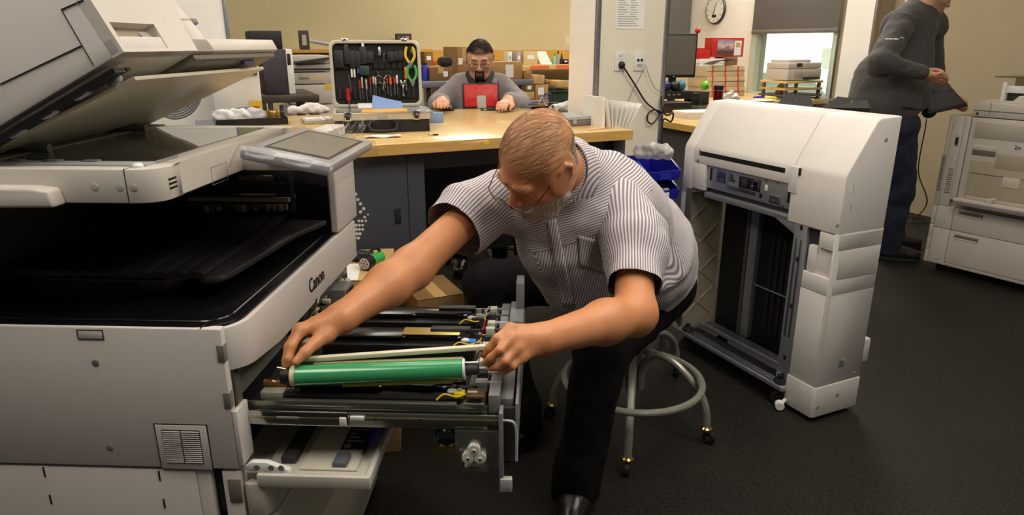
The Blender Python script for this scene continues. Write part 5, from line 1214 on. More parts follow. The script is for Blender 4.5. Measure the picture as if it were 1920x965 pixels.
# his chair, hidden but for the body
ch = thing('office_chair', 'dark office chair under the seated man behind the bench', 'chair', (CT.x, 4.52, 0))
MB().lathe([(.22, 0), (.24, .03), (.23, .06), (.1, .075)], (0, 0, .40), (0, 0, 1), 24).build('seat', BLACK, ch)
MB().tube([(0, 0, .08), (0, 0, .42)], .025, 12).build('column', DGREY, ch)
for k in range(5): a = k*2*math.pi/5; MB().tube([(0, 0, .10), (.28*math.cos(a), .28*math.sin(a), .045)], [.025, .016], 8).build('leg', DGREY, ch); MB().ball((.28*math.cos(a), .28*math.sin(a), .028), .028, 12, 8).build('castor', RUBBER, ch)
TR2 = [rc((CT.x-.09, 4.50, .56), (CT.x-.13, 4.16, .56), .085, .07, .03), rc((CT.x-.13, 4.16, .56), (CT.x-.13, 4.22, .08), .065, .05, .03), rc((CT.x+.09, 4.50, .56), (CT.x+.13, 4.16, .56), .085, .07, .03), rc((CT.x+.13, 4.16, .56), (CT.x+.13, 4.22, .08), .065, .05, .03), el((CT.x, 4.5, .60), (.18, .15, .11), .05)]
jacket('trousers', TR2, .012, TRS, m2, .008)
shoe((CT.x-.13, 4.22, 0), (0, -1, 0), m2); shoe((CT.x+.13, 4.22, 0), (0, -1, 0), m2)
# ---------------------------------------------------------------- man 3: standing in profile at the right
m3 = thing('person', 'standing man in dark grey jacket and jeans looking down at his raised hand', 'person', (0, 0, 0))
H3 = PD(1757, -18, 4.22); M3 = axes((.84, -.12, -.50), (.1, 1, 0)); N3 = PD(1727, 14, 4.27)
S3R, S3L = PD(1687, 48, 4.13), PD(1742, 50, 4.45); E3R, E3L = PD(1652, 118, 3.98), PD(1752, 158, 4.50); W3R, W3L = PD(1732, 138, 3.93), PD(1786, 187, 4.36)
P3 = PD(1674, 236, 4.30)
F3a, F3b = PZ(1660, 484, 0), PZ(1668, 462, 0)
K3a, K3b = (P3+F3a)/2+Vector((.05, -.04, .03)), (P3+F3b)/2+Vector((.06, .06, .03))
b3 = head_prims(H3, M3, 1.0, .3, N3, .058)+[rc(N3, P3, .10, .12, .05), rc(N3, S3R, .06, .055, .04), rc(N3, S3L, .06, .055, .04)]+limb(S3R, E3R, W3R, (.055, .045, .042, .031))+limb(S3L, E3L, W3L, (.055, .045, .042, .031))
b3 += [rc(P3, K3a, .08, .06, .04), rc(K3a, F3a+Vector((0, 0, .09)), .055, .04, .03), rc(P3, K3b, .08, .06, .04), rc(K3b, F3b+Vector((0, 0, .09)), .055, .04, .03)]
b3 += hand_prims(W3R, [PD(1752, 140, 3.90), PD(1754, 144, 3.91), PD(1754, 148, 3.925), PD(1752, 152, 3.94)], [[PD(1764, 137, 3.88), PD(1771, 139, 3.89), PD(1776, 143, 3.90)], [PD(1767, 142, 3.89), PD(1774, 146, 3.90), PD(1777, 150, 3.91)], [PD(1765, 149, 3.91), PD(1771, 153, 3.92), PD(1772, 157, 3.93)], [PD(1762, 154, 3.93), PD(1766, 158, 3.94), PD(1766, 161, 3.95)]], [PD(1742, 133, 3.94), PD(1753, 131, 3.95), PD(1763, 133, 3.94), PD(1771, 138, 3.92)])
b3 += hand_prims(W3L, [PD(1796, 190, 4.32), PD(1797, 194, 4.33), PD(1797, 198, 4.34), PD(1795, 201, 4.35)], [[PD(1805, 193, 4.30), PD(1811, 197, 4.29), PD(1814, 200, 4.29)], [PD(1806, 198, 4.31), PD(1811, 202, 4.30), PD(1813, 204, 4.30)], [PD(1805, 202, 4.32), PD(1809, 205, 4.32), PD(1810, 207, 4.32)], [PD(1802, 205, 4.33), PD(1805, 207, 4.33), PD(1806, 208, 4.33)]], [PD(1790, 183, 4.35), PD(1800, 184, 4.33), PD(1808, 188, 4.31), PD(1814, 192, 4.30)])
V, Fq = polygonise(b3, .0054); V = relax(V, Fq, 1); N_ = vnormals(V, Fq)
col, x, y, z, near = face_col(V, H3, M3, (206, 150, 116))
bd3 = near*(smooth01(-z, .05, .06)*(y > .0)*1.); col = blend(col, (140, 120, 104), bd3*.6)
hr3 = near*(((y < .02) & (z > -.02)) | ((z > .06) & (y < .06)))*1.; col = blend(col, (96, 84, 76), hr3*.85)
np_mesh('body', V, Fq, SKIN, m3, col=col)
ih = pick((near > 0) & ((z > .05) & (y < .06) | (z > 0) & (y < .0)) & (np.abs(x) < .08), 500)
strands('hair', V[ih], N_[ih], np.tile(-M3[2]-M3[1], (len(ih), 1)), mat('grey brown hair', (96, 84, 76), .5), m3, .02, .0009, .005, .3, seg=3)
ib = pick(bd3 > .4, 260); strands('beard', V[ib], N_[ib], np.tile(-M3[2], (len(ib), 1)), mat('grizzled beard', (150, 134, 120), .5), m3, .012, .0008, .004, .3, seg=2)
JK = mat('charcoal softshell', (66, 62, 62), .85, var=.08, vs=20, bump=.15, bs=120, sheen=.1)
B3 = PD(1655, 165, 4.28)
j3 = [rc(S3R+Vector((.02, .05, -.01)), S3L+Vector((-.02, -.05, -.01)), .085, .085, .04), rc(PD(1702, 62, 4.28), PD(1672, 165, 4.28), .15, .18, .06), rc(PD(1672, 150, 4.28), PD(1662, 205, 4.28), .185, .195, .06), rc(PD(1652, 150, 4.28), PD(1637, 195, 4.28), .16, .145, .06), rc(PD(1702, 110, 4.30), PD(1700, 190, 4.30), .13, .13, .05), rc(N3-Vector((.01, 0, .04)), N3+(H3-N3)*.36, .095, .074, .04)]
nrm3 = Vector((.30, 0, -1)).normalized()
j3 += [rc(N3-Vector((0, 0, .03)), S3R+Vector((0, .03, .0)), .085, .085, .05), rc(N3-Vector((0, 0, .03)), S3L+Vector((0, -.03, 0)), .085, .085, .05), ('cut', A(PD(1660, 222, 4.28)), A(nrm3))]
jb, bj3 = jacket('jacket', j3, .009, JK, m3, .014, 3., (6, 6, 4))
js = [rc(S3R, E3R, .082, .072, .04), rc(E3R, W3R+(E3R-W3R)*.06, .072, .042, .03)]
jr, bjr = jacket('jacket_sleeve', js, .007, JK, m3, .010, 5., (9, 9, 16), .004)
jl, _ = jacket('jacket_sleeve', [rc(S3L, E3L, .08, .065, .04), rc(E3L, W3L+(E3L-W3L)*.10, .066, .044, .03)], .009, JK, m3, .010, 8.)
MB().tube(bez([N3+Vector((.05, -.075, .02)), PD(1742, 75, 4.16), PD(1738, 130, 4.14), PD(1728, 215, 4.14)], 8), .0035, 6).build('zip', mat('zip', (40, 38, 38), .4), m3)
MB().tube(bez([PD(1727, 205, 4.10), PD(1690, 200, 4.06)], 4), .004, 6).build('pocket_zip', mat('zip', (40, 38, 38), .4), m3)
JNS = mat('dark blue jeans', (32, 38, 58), .8, var=.15, vs=25, bump=.1, bs=150)
t3 = [rc(P3+Vector((-.02, -.06, .03)), P3+Vector((.0, .06, .03)), .12, .12, .04), rc(P3+Vector((0, -.07, 0)), K3a, .105, .085, .04), rc(K3a, F3a+Vector((0, 0, .07)), .08, .078, .03), rc(P3+Vector((0, .07, 0)), K3b, .105, .085, .04), rc(K3b, F3b+Vector((0, 0, .07)), .08, .078, .03), ('cut', A((0, 0, .035)), A((0, 0, -1)))]
jacket('jeans', t3, .010, JNS, m3, .014, 9., (12, 12, 9))
SH3 = mat('brown black shoe', (30, 25, 24), .5)
shoe(F3a+Vector((-.02, 0, 0)), (.9, -.35), m3, SH3, 1.12); shoe(F3b+Vector((-.02, .0, 0)), (.9, -.25), m3, SH3, 1.12)
for k, ch_ in enumerate('xerox'):
    h, n = hitpx(bjr, 1663+k*4.6, 73.5)
    if h is None: h, n = hitpx(bj3, 1663+k*4.6, 73.5)
    if h:
        if n.dot(h-Vector((0, 0, HC))) > 0: n = -n
        zz = (Vector((0, 0, 1))-n*n.z).normalized(); xx = zz.cross(n)
        Mx = Matrix(((xx.x, zz.x, n.x, 0), (xx.y, zz.y, n.y, 0), (xx.z, zz.z, n.z, 0), (0, 0, 0, 1)))
        text('sleeve_lettering', ch_, .030, WHITE, m3, Matrix.Translation(h+n*.003)@Mx, ext=.001)
h, n = hitpx(bjr, 1690, 73)
if h is None: h, n = hitpx(bj3, 1690, 73)
if h: MB().tube([h+n*.002+Vector((.009*math.cos(t*.4), 0, .009*math.sin(t*.4))) for t in range(14)], .0018, 5).build('sleeve_emblem', WHITE, m3)
# tablet he carries and its cable
ta = PD(1738, 209, 4.24); tb = PD(1812, 193, 4.22)
t = thing('tablet', 'black tablet computer in a case held low by the standing man', 'tablet', (ta+tb)/2)
dx = (tb-ta).normalized(); dy = Vector((-.25, .75, .38)); dy = (dy-dx*dy.dot(dx)).normalized(); dz_ = dx.cross(dy)
Mt = Matrix(((dx.x, dy.x, dz_.x, 0), (dx.y, dy.y, dz_.y, 0), (dx.z, dy.z, dz_.z, 0), (0, 0, 0, 1)))
L = (tb-ta).length
MB().box(-L/2, L/2, -.02, .15, -.012, .0).xf(Mt).build('case', BLACK, t, bevel=.004)
MB().box(-L/2+.012, L/2-.012, .0, .14, .0, .002).xf(Mt).build('screen', mat('dim screen', (70, 70, 76), .15), t)
MB().ball(Mt@Vector((-L/2+.05, .05, -.05)), .045, 14, 9, (1, .8, .9)).build('battery_pack', BLACK, t)
c = PD(1735, 240, 4.3)
tl = t.location.copy(); t = thing('cable', 'thin black cable trailing from the standing man\'s tablet to the floor', 'cable', tl); MB().tube(bez([Mt@Vector((-L/2+.05, .06, -.10)), c-tl, PD(1722, 320, 4.4)-tl, PD(1738, 380, 4.4)-tl, PZ(1712, 412, .006)-tl], 8), .004, 6).build('sheath', BLACK, t)
t = thing('cable_loop', 'black cable coiled on the dark floor behind the right copier', 'cable', PZ(1710, 412, .005))
MB().tube([(.10*math.cos(k*.33), .13*math.sin(k*.33), .004+.0004*k) for k in range(20)], .005, 6).build('cable', BLACK, t)
# ================================================================ things on the workbench
def front(px0, py0, px1, py1, v):
    a = PUV(px0, (py0+py1)/2, v)[0]; b = PUV(px1, (py0+py1)/2, v)[0]; xm = (px0+px1)/2
    return a, b, PUV(xm, py1, v)[2], PUV(xm, py0, v)[2]
def bthing(name, label, cat, px0, py0, px1, py1, v, zb=None, group=None):
    u0, u1, z0, z1 = front(px0, py0, px1, py1, v); z0 = z0 if zb is None else zb
    t = thing(name, label, cat, UW((u0+u1)/2, v, z0), AU, group); return t, (u1-u0), (z1-z0)
def bbox(name, label, cat, px0, py0, px1, py1, v, d, m, zb=None, group=None, part='body', bevel=.003):
    t, w_, h_ = bthing(name, label, cat, px0, py0, px1, py1, v, zb, group)
    MB().box(-w_/2, w_/2, 0, d, 0, h_).build(part, m, t, bevel=bevel); return t, w_, h_
def bcarton(label, px0, py0, px1, py1, v, d, zb=None, group=None, m=None, lab=None):
    t, w_, h_ = bthing('carton', label, 'box', px0, py0, px1, py1, v, zb, group); m = m or CARD
    MB().box(-w_/2, w_/2, 0, d, 0, h_).build('carton', m, t, bevel=.002)
    MB().box(-w_/2, w_/2, d/2-.02, d/2+.02, h_, h_+.001).build('tape', mat('parcel tape', (196, 158, 104), .3), t)
    MB().box(-.02, .02, -.001, 0, h_*.55, h_).build('tape_tail', mat('parcel tape', (196, 158, 104), .3), t)
    if lab: MB().box(lab[0]*w_, lab[1]*w_, -.0014, 0, lab[2]*h_, lab[3]*h_).build('paper_label', WHITE, t)
    return t
# tool case
ta_, tb_ = PZ(629, 251, BT), PZ(806, 246, BT); tang = math.atan2(tb_.y-ta_.y, tb_.x-ta_.x); TW = (tb_-ta_).length; TD = .30
tc_ = thing('tool_case', 'open black tool case with silver rim and tools pocketed in its lid', 'tool case', (ta_+tb_)/2, tang)
CASE = mat('case shell', (30, 27, 27), .45, bump=.2, bs=300); ALU = mat('aluminium rim', (206, 198, 182), .35, .25)
hb = .082
m = MB(); w2 = TW/2
for (x0, x1, y0, y1) in ((-w2, w2, 0, .008), (-w2, w2, TD-.008, TD), (-w2, -w2+.008, 0, TD), (w2-.008, w2, 0, TD)): m.box(x0, x1, y0, y1, 0, hb-.03)
m.box(-w2, w2, 0, TD, 0, .006); bs_ = m.build('base_shell', CASE, tc_, bevel=.002)
m = MB()
for (x0, x1, y0, y1) in ((-w2-.004, w2+.004, -.004, .008), (-w2-.004, w2+.004, TD-.008, TD+.004), (-w2-.004, -w2+.008, -.004, TD), (w2-.008, w2+.004, -.004, TD)): m.box(x0, x1, y0, y1, hb-.03, hb)
m.build('base_rim', ALU, tc_, bevel=.003)
MB().box(-w2+.01, w2-.01, .01, TD-.01, .05, .056).build('inner_tray', DGREY, tc_)
MB().tube(bez([(-.055, -.006, .040), (-.056, -.028, .030), (-.048, -.034, .014), (0, -.036, .010), (.048, -.034, .014), (.056, -.028, .030), (.055, -.006, .040)], 5), .0075, 8).build('handle', INK, tc_)
for s in (-1, 1):
    MB().box(s*.055-.016, s*.055+.016, -.012, 0, .034, .052).build('handle_mount', INK, tc_, bevel=.003)
    MB().box(s*.14-.014, s*.14+.014, -.010, -.003, hb-.032, hb+.006).build('latch', CHROME, tc_, bevel=.002); MB().box(s*.14-.008, s*.14+.008, -.014, -.009, hb-.026, hb-.012).build('latch_button', INK, tc_, bevel=.002)
MB().box(-.022, .022, -.006, -.003, hb-.026, hb-.010).build('name_plate', LGREY, tc_)
# lid, leaning back a little
LM = Matrix.Translation((0, TD, hb))@Matrix.Rotation(R(-7), 4, 'X')
LH = .285; lw = w2+.002
m = MB(); m.prism(rrect(-lw, lw, 0, LH, .03, 5), .010, .052, 'y'); m.xf(LM).build('lid_shell', CASE, tc_)
m = MB(); o_ = rrect(-lw-.004, lw+.004, -.002, LH+.004, .032, 6); i_ = rrect(-lw+.010, lw-.010, .012, LH-.010, .024, 6); n_ = len(o_)
vs_ = [(p[0], y_, p[1]) for y_ in (-.012, .018) for p in o_]+[(p[0], y_, p[1]) for y_ in (-.012, .018) for p in i_]
fs_ = []
for i in range(n_):
    j = (i+1) % n_; fs_ += [(i, j, n_+j, n_+i), (2*n_+j, 2*n_+i, 3*n_+i, 3*n_+j), (j, i, 2*n_+i, 2*n_+j), (n_+i, n_+j, 3*n_+j, 3*n_+i)]
m.add(vs_, fs_).xf(LM).build('lid_rim', ALU, tc_, bevel=.001)
FAB = mat('tool panel fabric', (34, 31, 31), .85, bump=.2, bs=400)
MB().box(-lw+.014, lw-.014, .004, .010, .014, LH-.014).xf(LM).build('tool_panel', FAB, tc_)
for (z0, z1, n_) in ((.165, .205, 13), (.035, .085, 16)):
    for k in range(n_):
        x0 = -lw+.022+(2*lw-.044)*k/n_; x1 = x0+(2*lw-.044)/n_-.003; MB().box(x0, x1, -.004, .006, z0, z1).xf(LM).build('pocket', FAB, tc_, bevel=.002)
for s in (-1, 1): MB().box(s*.13-.014, s*.13+.014, -.012, .0, LH-.004, LH+.012).xf(LM).build('lid_catch', CHROME, tc_, bevel=.002)
TM_ = Matrix.Translation((ta_+tb_)/2)@Matrix.Rotation(tang, 4, 'Z')@LM
GT = 'hand tools in the tool case lid'
def tool(name, label, x, z, y=-.012):
    t = thing(name, label, 'tool', (0, 0, 0), 0, GT); t.matrix_world = TM_@Matrix.Translation((x, y, z)); return t
def screwdriver(label, x, z, c, L=.05, r=.006, bl=.05):
    t = tool('screwdriver', label, x, z); MB().lathe([(r*.5, 0), (r, .004), (r*.85, L*.5), (r, L*.9), (r*.5, L)], (0, 0, 0), (0, 0, 1), 10).build('handle', c, t)
    MB().tube([(0, 0, -bl), (0, 0, .002)], r*.35, 6).build('shaft', STEEL, t)
def plier(name, label, x, z, c, H=.12, s=1.):
    t = tool(name, label, x, z, -.014)
    for sg in (-1, 1): MB().tube(bez([(sg*.006, 0, H*.10), (sg*.020, 0, H*.45), (sg*.018, 0, H*.8), (sg*.012, 0, H)], 5), .0062*s, 8).build('handle', c, t)
    MB().lathe([(.010, -.005), (.010, .005)], (0, 0, H*.05), (0, 1, 0), 12).build('pivot', STEEL, t)
    for sg in (-1, 1): MB().tube([(sg*.006, 0, H*.05), (sg*.001, 0, -H*.25)], [.007, .003], 6).build('jaw', STEEL, t)
def X(px): return (px-705)/172.*2*lw       # lid pixel columns
def Zl(py): return (206-py)/121.*LH
plier('pliers', 'yellow handled pliers hung high at the right of the case lid', X(772), Zl(128), YELLOW, .075)
plier('pliers', 'green handled pliers hung at the right of the case lid', X(774), Zl(162), GREEN, .075)
REDH = mat('red handle', (176, 40, 30), .35); ORH = mat('orange handle', (206, 120, 36), .35); BKH = mat('black handle', (24, 22, 22), .5); CLH = mat('clear handle', (196, 186, 166), .25); GNH = mat('dark green handle', (22, 60, 44), .5); BLH = mat('blue handle', (60, 74, 140), .4)
for (lb, px, py, c, L, r) in (('big screwdriver with red cap at the lower left of the lid', 648, 196, REDH, .058, .010), ('orange handled screwdriver beside the green pliers', 762, 156, ORH, .055, .007), ('thin red screwdriver left of the scissors', 671, 172, REDH, .034, .005), ('grey tipped screwdriver beside the thin red one', 676, 172, CLH, .05, .004), ('pale handled screwdriver below the green pouch', 684, 174, CLH, .045, .004), ('red screwdriver just left of the scissors', 692, 164, REDH, .03, .005), ('clear handled driver under the scissors on the left', 698, 164, CLH, .034, .0045), ('clear handled driver under the scissors on the right', 702, 166, CLH, .034, .0045), ('orange and white driver right of the scissors', 731, 166, ORH, .034, .006), ('red driver at the right below the scissors', 739, 164, REDH, .028, .006), ('white capped marker beside the open wrench', 744, 164, WPLAST, .038, .005), ('red handled driver second from the scissors', 725, 162, REDH, .022, .004)):
    screwdriver(lb, X(px), Zl(py), c, L, r)
for (lb, px, z0, z1, w_, c) in (('wide black grip tool at the upper left of the lid', 635, 134, 102, .020, BKH), ('black grip with olive head at the upper left', 650, 128, 96, .012, BKH), ('black handled cutter with two silver shanks below', 660, 136, 102, .012, BKH), ('black handled tool with blue lower end', 670, 134, 103, .012, BKH), ('black grip with white tip at the top row', 681, 128, 96, .016, BKH), ('folded black key set in the middle of the top row', 694, 126, 104, .016, BKH), ('thin silver feeler gauge in the top row', 713, 112, 96, .006, STEEL), ('short black grip right of the ring spanner', 734, 124, 104, .014, BKH), ('middle short black grip at the top right', 744, 122, 104, .010, BKH), ('last short black grip beside the yellow pliers', 753, 122, 103, .012, BKH), ('dark green pouch in the middle of the lid', 682, 148, 130, .022, GNH)):
    t = tool('hand_tool', lb, X(px), Zl(z0)); hh = Zl(z1)-Zl(z0)
    MB().prism(rrect(-w_, w_, 0, hh, min(w_*.8, .008), 3), -.006, .008, 'y').build('grip', c, t, bevel=.002)
    if 'silver shanks' in lb:
        for s in (-1, 1): MB().box(s*.006-.004, s*.006+.004, -.002, .003, -.036, .0).build('shank', WPLAST, t, bevel=.001)
    if 'blue lower' in lb: MB().box(-.005, .005, -.002, .004, -.024, 0).build('lower_end', BLH, t)
    if 'white tip' in lb: MB().box(-.004, .008, -.004, .004, hh, hh+.016).build('tip', WPLAST, t, bevel=.002)
    if 'olive' in lb: MB().box(-.008, .008, -.004, .004, hh, hh+.01).build('head', mat('olive', (90, 84, 60), .5), t, bevel=.002)
def ring(t, cx, cz, r, w_=.0022): MB().tube([(cx+r*math.cos(k*.3927), 0, cz+r*math.sin(k*.3927)) for k in range(16)], w_, 6, closed=True).build('finger_ring', CHROME, t)
t = tool('forceps', 'steel locking forceps with two finger rings in the middle of the lid', X(718), Zl(150)); ring(t, -.034, .012, .013); ring(t, .022, .014, .013)
for s in (-1, 1): MB().tube([(s*.02-.004, 0, .006), (0, 0, -.012), (-s*.006, 0, -.05)], .0025, 6).build('blade', CHROME, t)
t = tool('scissors', 'small steel scissors below the forceps', X(716), Zl(160)); ring(t, -.018, .004, .008); ring(t, .010, .004, .008)
for s in (-1, 1): MB().tube([(s*.012-.003, 0, 0), (0, 0, -.012), (-s*.004, 0, -.04)], .0022, 6).build('blade', CHROME, t)
t = tool('wrench', 'open ended steel wrench standing at the lower right of the lid', X(755), Zl(188)); MB().box(-.005, .005, -.003, .003, 0, .055).build('shank', CHROME, t, bevel=.002)
MB().prism([(-.012, .050), (.0, .046), (.012, .050), (.014, .066), (.007, .074), (.005, .062), (-.005, .062), (-.007, .074), (-.014, .066)], -.0035, .0035).build('jaw', CHROME, t, bevel=.001)
t = tool('ring_spanner', 'slim ring spanner hanging in the top row', X(721), Zl(124)); MB().box(-.003, .003, -.003, .003, 0, .036).build('shank', CHROME, t); MB().tube([(.006*math.cos(k*.524), 0, .042+.006*math.sin(k*.524)) for k in range(12)], .002, 6, closed=True).build('ring', CHROME, t)
t = tool('pick_tool', 'thin metal pick leaning in the left of the lid', X(655), Zl(178)); MB().tube([(0, 0, 0), (-.010, 0, .075)], .002, 6).build('shaft', STEEL, t); MB().tube([(0, 0, -.012), (0, 0, .0)], .003, 6).build('end', INK, t)
t = tool('wire_bundle', 'white cable ties bundled at the upper right lid corner', X(779), Zl(104)); 
for k in range(7): a = k*.9; MB().tube([(0, 0, 0), (.014*math.cos(a), -.006, .014*math.sin(a))], .0012, 5).build('tie', WPLAST, t)
# papers lying in the case
zt_ = BT+.062
def slabthing(name, label, cat, pts, th, m, z):
    c = sum((Vector(p) for p in pts), Vector())/len(pts); t = thing(name, label, cat, (c.x, c.y, c.z))
    g = MB().add([Vector(p)-c for p in pts], [tuple(range(len(pts)))]); g.build('sheet', m, t, solid=th); return t
def inC(x, y, z): return (Matrix.Translation((ta_+tb_)/2)@Matrix.Rotation(tang, 4, 'Z'))@Vector((x, y, z))
slabthing('blue_paper', 'light blue folded shop towel standing in the tool case', 'towel', [inC(X(688), .14, .066), inC(X(748), .10, .066), inC(X(746), .16, .110), inC(X(718), .20, .122), inC(X(694), .22, .136)], .004, mat('blue towel', (128, 156, 206), .85, var=.05), 0)
slabthing('envelope', 'yellow orange padded envelope lying across the tool case', 'envelope', [inC(X(668), .05, .080), inC(X(752), .04, .082), inC(X(754), .12, .086), inC(X(672), .13, .086)], .010, mat('orange envelope', (232, 168, 50), .5), 0)
slabthing('packet', 'small white packet behind the orange envelope in the case', 'packet', [inC(X(664), .14, .080), inC(X(690), .14, .080), inC(X(690), .20, .094), inC(X(664), .20, .094)], .012, WPLAST, 0)
slabthing('clear_bag', 'clear parts bag at the right end of the tool case', 'bag', [inC(X(760), .06, .080), inC(X(800), .05, .078), inC(X(792), .14, .092), inC(X(762), .15, .090)], .012, mat('dull film', (150, 150, 160), .2), 0)
# small things around the case
p = PUZ(820, 230, BT); t = thing('box', 'small light blue paper box beside the tool case', 'box', UW(p[0], p[1], BT), AU*.6); MB().box(-.03, .03, 0, .04, 0, .045).build('carton', mat('pale blue', (130, 160, 200), .7), t, bevel=.002)
p = PZ(808, 254, BT); t = thing('key_clip', 'small metal key clip on the bench front edge', 'clip', p, .3); MB().tube([(.012*math.cos(k*.524), .006*math.sin(k*.524), .003) for k in range(12)], .0025, 6, closed=True).build('ring', CHROME, t); MB().box(.008, .03, -.006, .006, 0, .006).build('tab', DGREY, t, bevel=.001)
p = PZ(718, 258, BT)
t = thing('cloth', 'folded white cloth strip on the bench before the tool case', 'cloth', p, tang); MB().grid(lambda i, j: Vector(((i-.5)*.14, (j-.5)*.035, .004+.003*math.sin(9*i+5*j))), 14, 4).build('fabric', WHITE, t, solid=.004, smooth=60)
# red tablet, mouse, dock, adapters, cables
ta2, tb2 = PZ(868, 204, BT), PZ(938, 203, BT); tw = (tb2-ta2).length
t = thing('tablet', 'red rugged tablet propped up in front of the seated man', 'tablet', (ta2+tb2)/2, math.atan2(tb2.y-ta2.y, tb2.x-ta2.x)); TT = Matrix.Rotation(R(-14), 4, 'X')
hh = .145
MB().box(-tw/2, tw/2, 0, .014, .002, hh).xf(TT).build('frame', BLACK, t, bevel=.006)
MB().box(-tw/2+.010, tw/2-.010, -.006, .004, .012, hh-.008).xf(TT).build('red_shell', RED, t, bevel=.005)
for s in (-1, 1):
    MB().prism([(s*(tw/2-.02), .03), (s*.04, .05), (s*.04, .07), (s*(tw/2-.02), .10)], -.009, -.005).xf(TT).build('shell_rib', RED, t, bevel=.002)
    for z_ in (.05, .115): MB().lathe([(.003, 0), (.003, .002)], (s*(tw/2-.045 if z_ < .1 else .03), -.006, z_), (0, -1, 0), 8).xf(TT).build('screw', INK, t)
MB().box(-.026, .026, -.011, -.005, .0, .072).xf(TT).build('kickstand', LGREY, t, bevel=.003); MB().box(-.014, .014, -.006, .01, hh-.006, hh+.003).xf(TT).build('top_catch', INK, t)
t = thing('mouse', 'black computer mouse under the seated man\'s hand', 'mouse', PZ(843, 208, BT), .1); MB().ball((0, .03, .006), .03, 14, 9, (.9, 1.5, .75)).build('shell', BLACKG, t); MB().box(-.027, .027, -.01, .07, 0, .004).build('base', BLACK, t, bevel=.002); MB().lathe([(.006, -.003), (.006, .003)], (0, .0, .026), (1, 0, 0), 10).build('wheel', GREY, t)
t = thing('usb_hub', 'small black hub on the bench beneath the red tablet', 'adapter', PZ(915, 207, BT), AU*.4); MB().box(-.04, .04, -.015, .015, 0, .014).build('case', INK, t, bevel=.003); MB().box(-.03, -.01, -.016, -.014, .004, .010).build('port', LGREY, t)
def cable(label, pts, c, r=.0035, name='cable'):
    P = [Vector(p) for p in pts]; o = P[0]; t = thing(name, label, 'cable', o); MB().tube(bez([p-o for p in P], 8), r, 6).build('sheath', c, t); return t
z_ = BT+.006
cable('blue network cable curling up behind the tablet', [PZ(932, 203, z_), PZ(960, 197, z_), PZ(1000, 192, z_), PZ(1018, 190, z_), PZ(1028, 184, z_+.01), PY(1033, 178, PZ(1030, 190, z_).y), PY(1026, 175, PZ(1030, 190, z_).y), PY(1018, 183, PZ(1030, 190, z_).y), PZ(1022, 196, z_)], mat('cable blue', (70, 96, 190), .4), .005)
cable('violet lead running along the bench from the tablet', [PZ(930, 207, z_), PZ(955, 199, z_), PZ(985, 195, z_), PZ(1012, 196, z_)], mat('cable violet', (84, 70, 150), .4), .004)
cable('thin grey lead looping in front of the white leads', [PZ(963, 206, z_), PZ(975, 203, z_), PZ(1000, 206, z_), PZ(1020, 203, z_), PZ(1040, 204, z_)], LGREY, .003)
cable('white power lead arched over the black adapter', [PZ(1030, 205, z_), PY(1034, 198, PZ(1034, 205, z_).y), PY(1045, 196, PZ(1040, 205, z_).y), PZ(1056, 203, z_), PZ(1042, 207, z_), PZ(1022, 207, z_)], WPLAST, .004)
cable('stiff white twin lead standing up behind the adapter', [PZ(1010, 197, z_), PY(1016, 183, PZ(1012, 197, z_).y), PZ(1022, 196, z_), PZ(1036, 203, z_)], WPLAST, .003)
t = thing('power_adapter', 'black power adapter among the white leads on the bench', 'adapter', PZ(1043, 202, BT), AU); MB().box(-.028, .028, 0, .05, 0, .03).build('case', INK, t, bevel=.004); MB().tube([(-.028, .025, .015), (-.045, .025, .01)], .005, 8).build('strain_relief', INK, t)
t = thing('plastic_bag', 'crumpled white plastic bag behind the grey case', 'bag', PZ(1063, 210, BT)); V, Fq = polygonise([rc((-.045, .05, .022), (.045, .05, .024), .022, .026, .02), rc((0, .05, .03), (.02, .04, .05), .02, .012, .02)], .005); V = V+vnormals(V, Fq)*(nz3(V, 60.)*.008)[:, None]; np_mesh('film', V, Fq, mat('white bag', (226, 226, 228), .35), t)
g0, g1 = PZ(1060, 238, BT), PZ(1128, 233.5, BT)
t = thing('organizer_case', 'flat grey plastic parts organizer with pale lid on the bench', 'case', (g0+g1)/2, math.atan2(g1.y-g0.y, g1.x-g0.x)); gw = (g1-g0).length+.06
MB().box(-gw/2-.05, gw/2, 0, .20, 0, .026).build('base', GREY, t, bevel=.003); MB().box(-gw/2-.05, gw/2, 0, .20, .027, .042).build('lid', LGREY, t, bevel=.004)
for x in (-.05, .05): MB().box(x-.01, x+.01, -.003, .0, .010, .034).build('latch', LGREY, t, bevel=.001)
# upright cards at the bench end
b0 = PUZ(1150, 240, BT)
t = thing('card_stack', 'stack of white booklets standing fanned at the bench end', 'booklets', UW(b0[0]+.04, b0[1]+.02, BT), AU)
for k in range(7):
    x = -.045+k*.017; le_ = -.02+.014*k; MB().add([(x, 0, 0), (x, .16, 0), (x+le_, .16, .12-.004*k), (x+le_, 0, .12-.004*k)], [(0, 1, 2, 3)]).build('booklet', WHITE, t, solid=.004)
MB().box(-.075, -.06, .02, .19, 0, .13).build('booklet', WHITE, t)
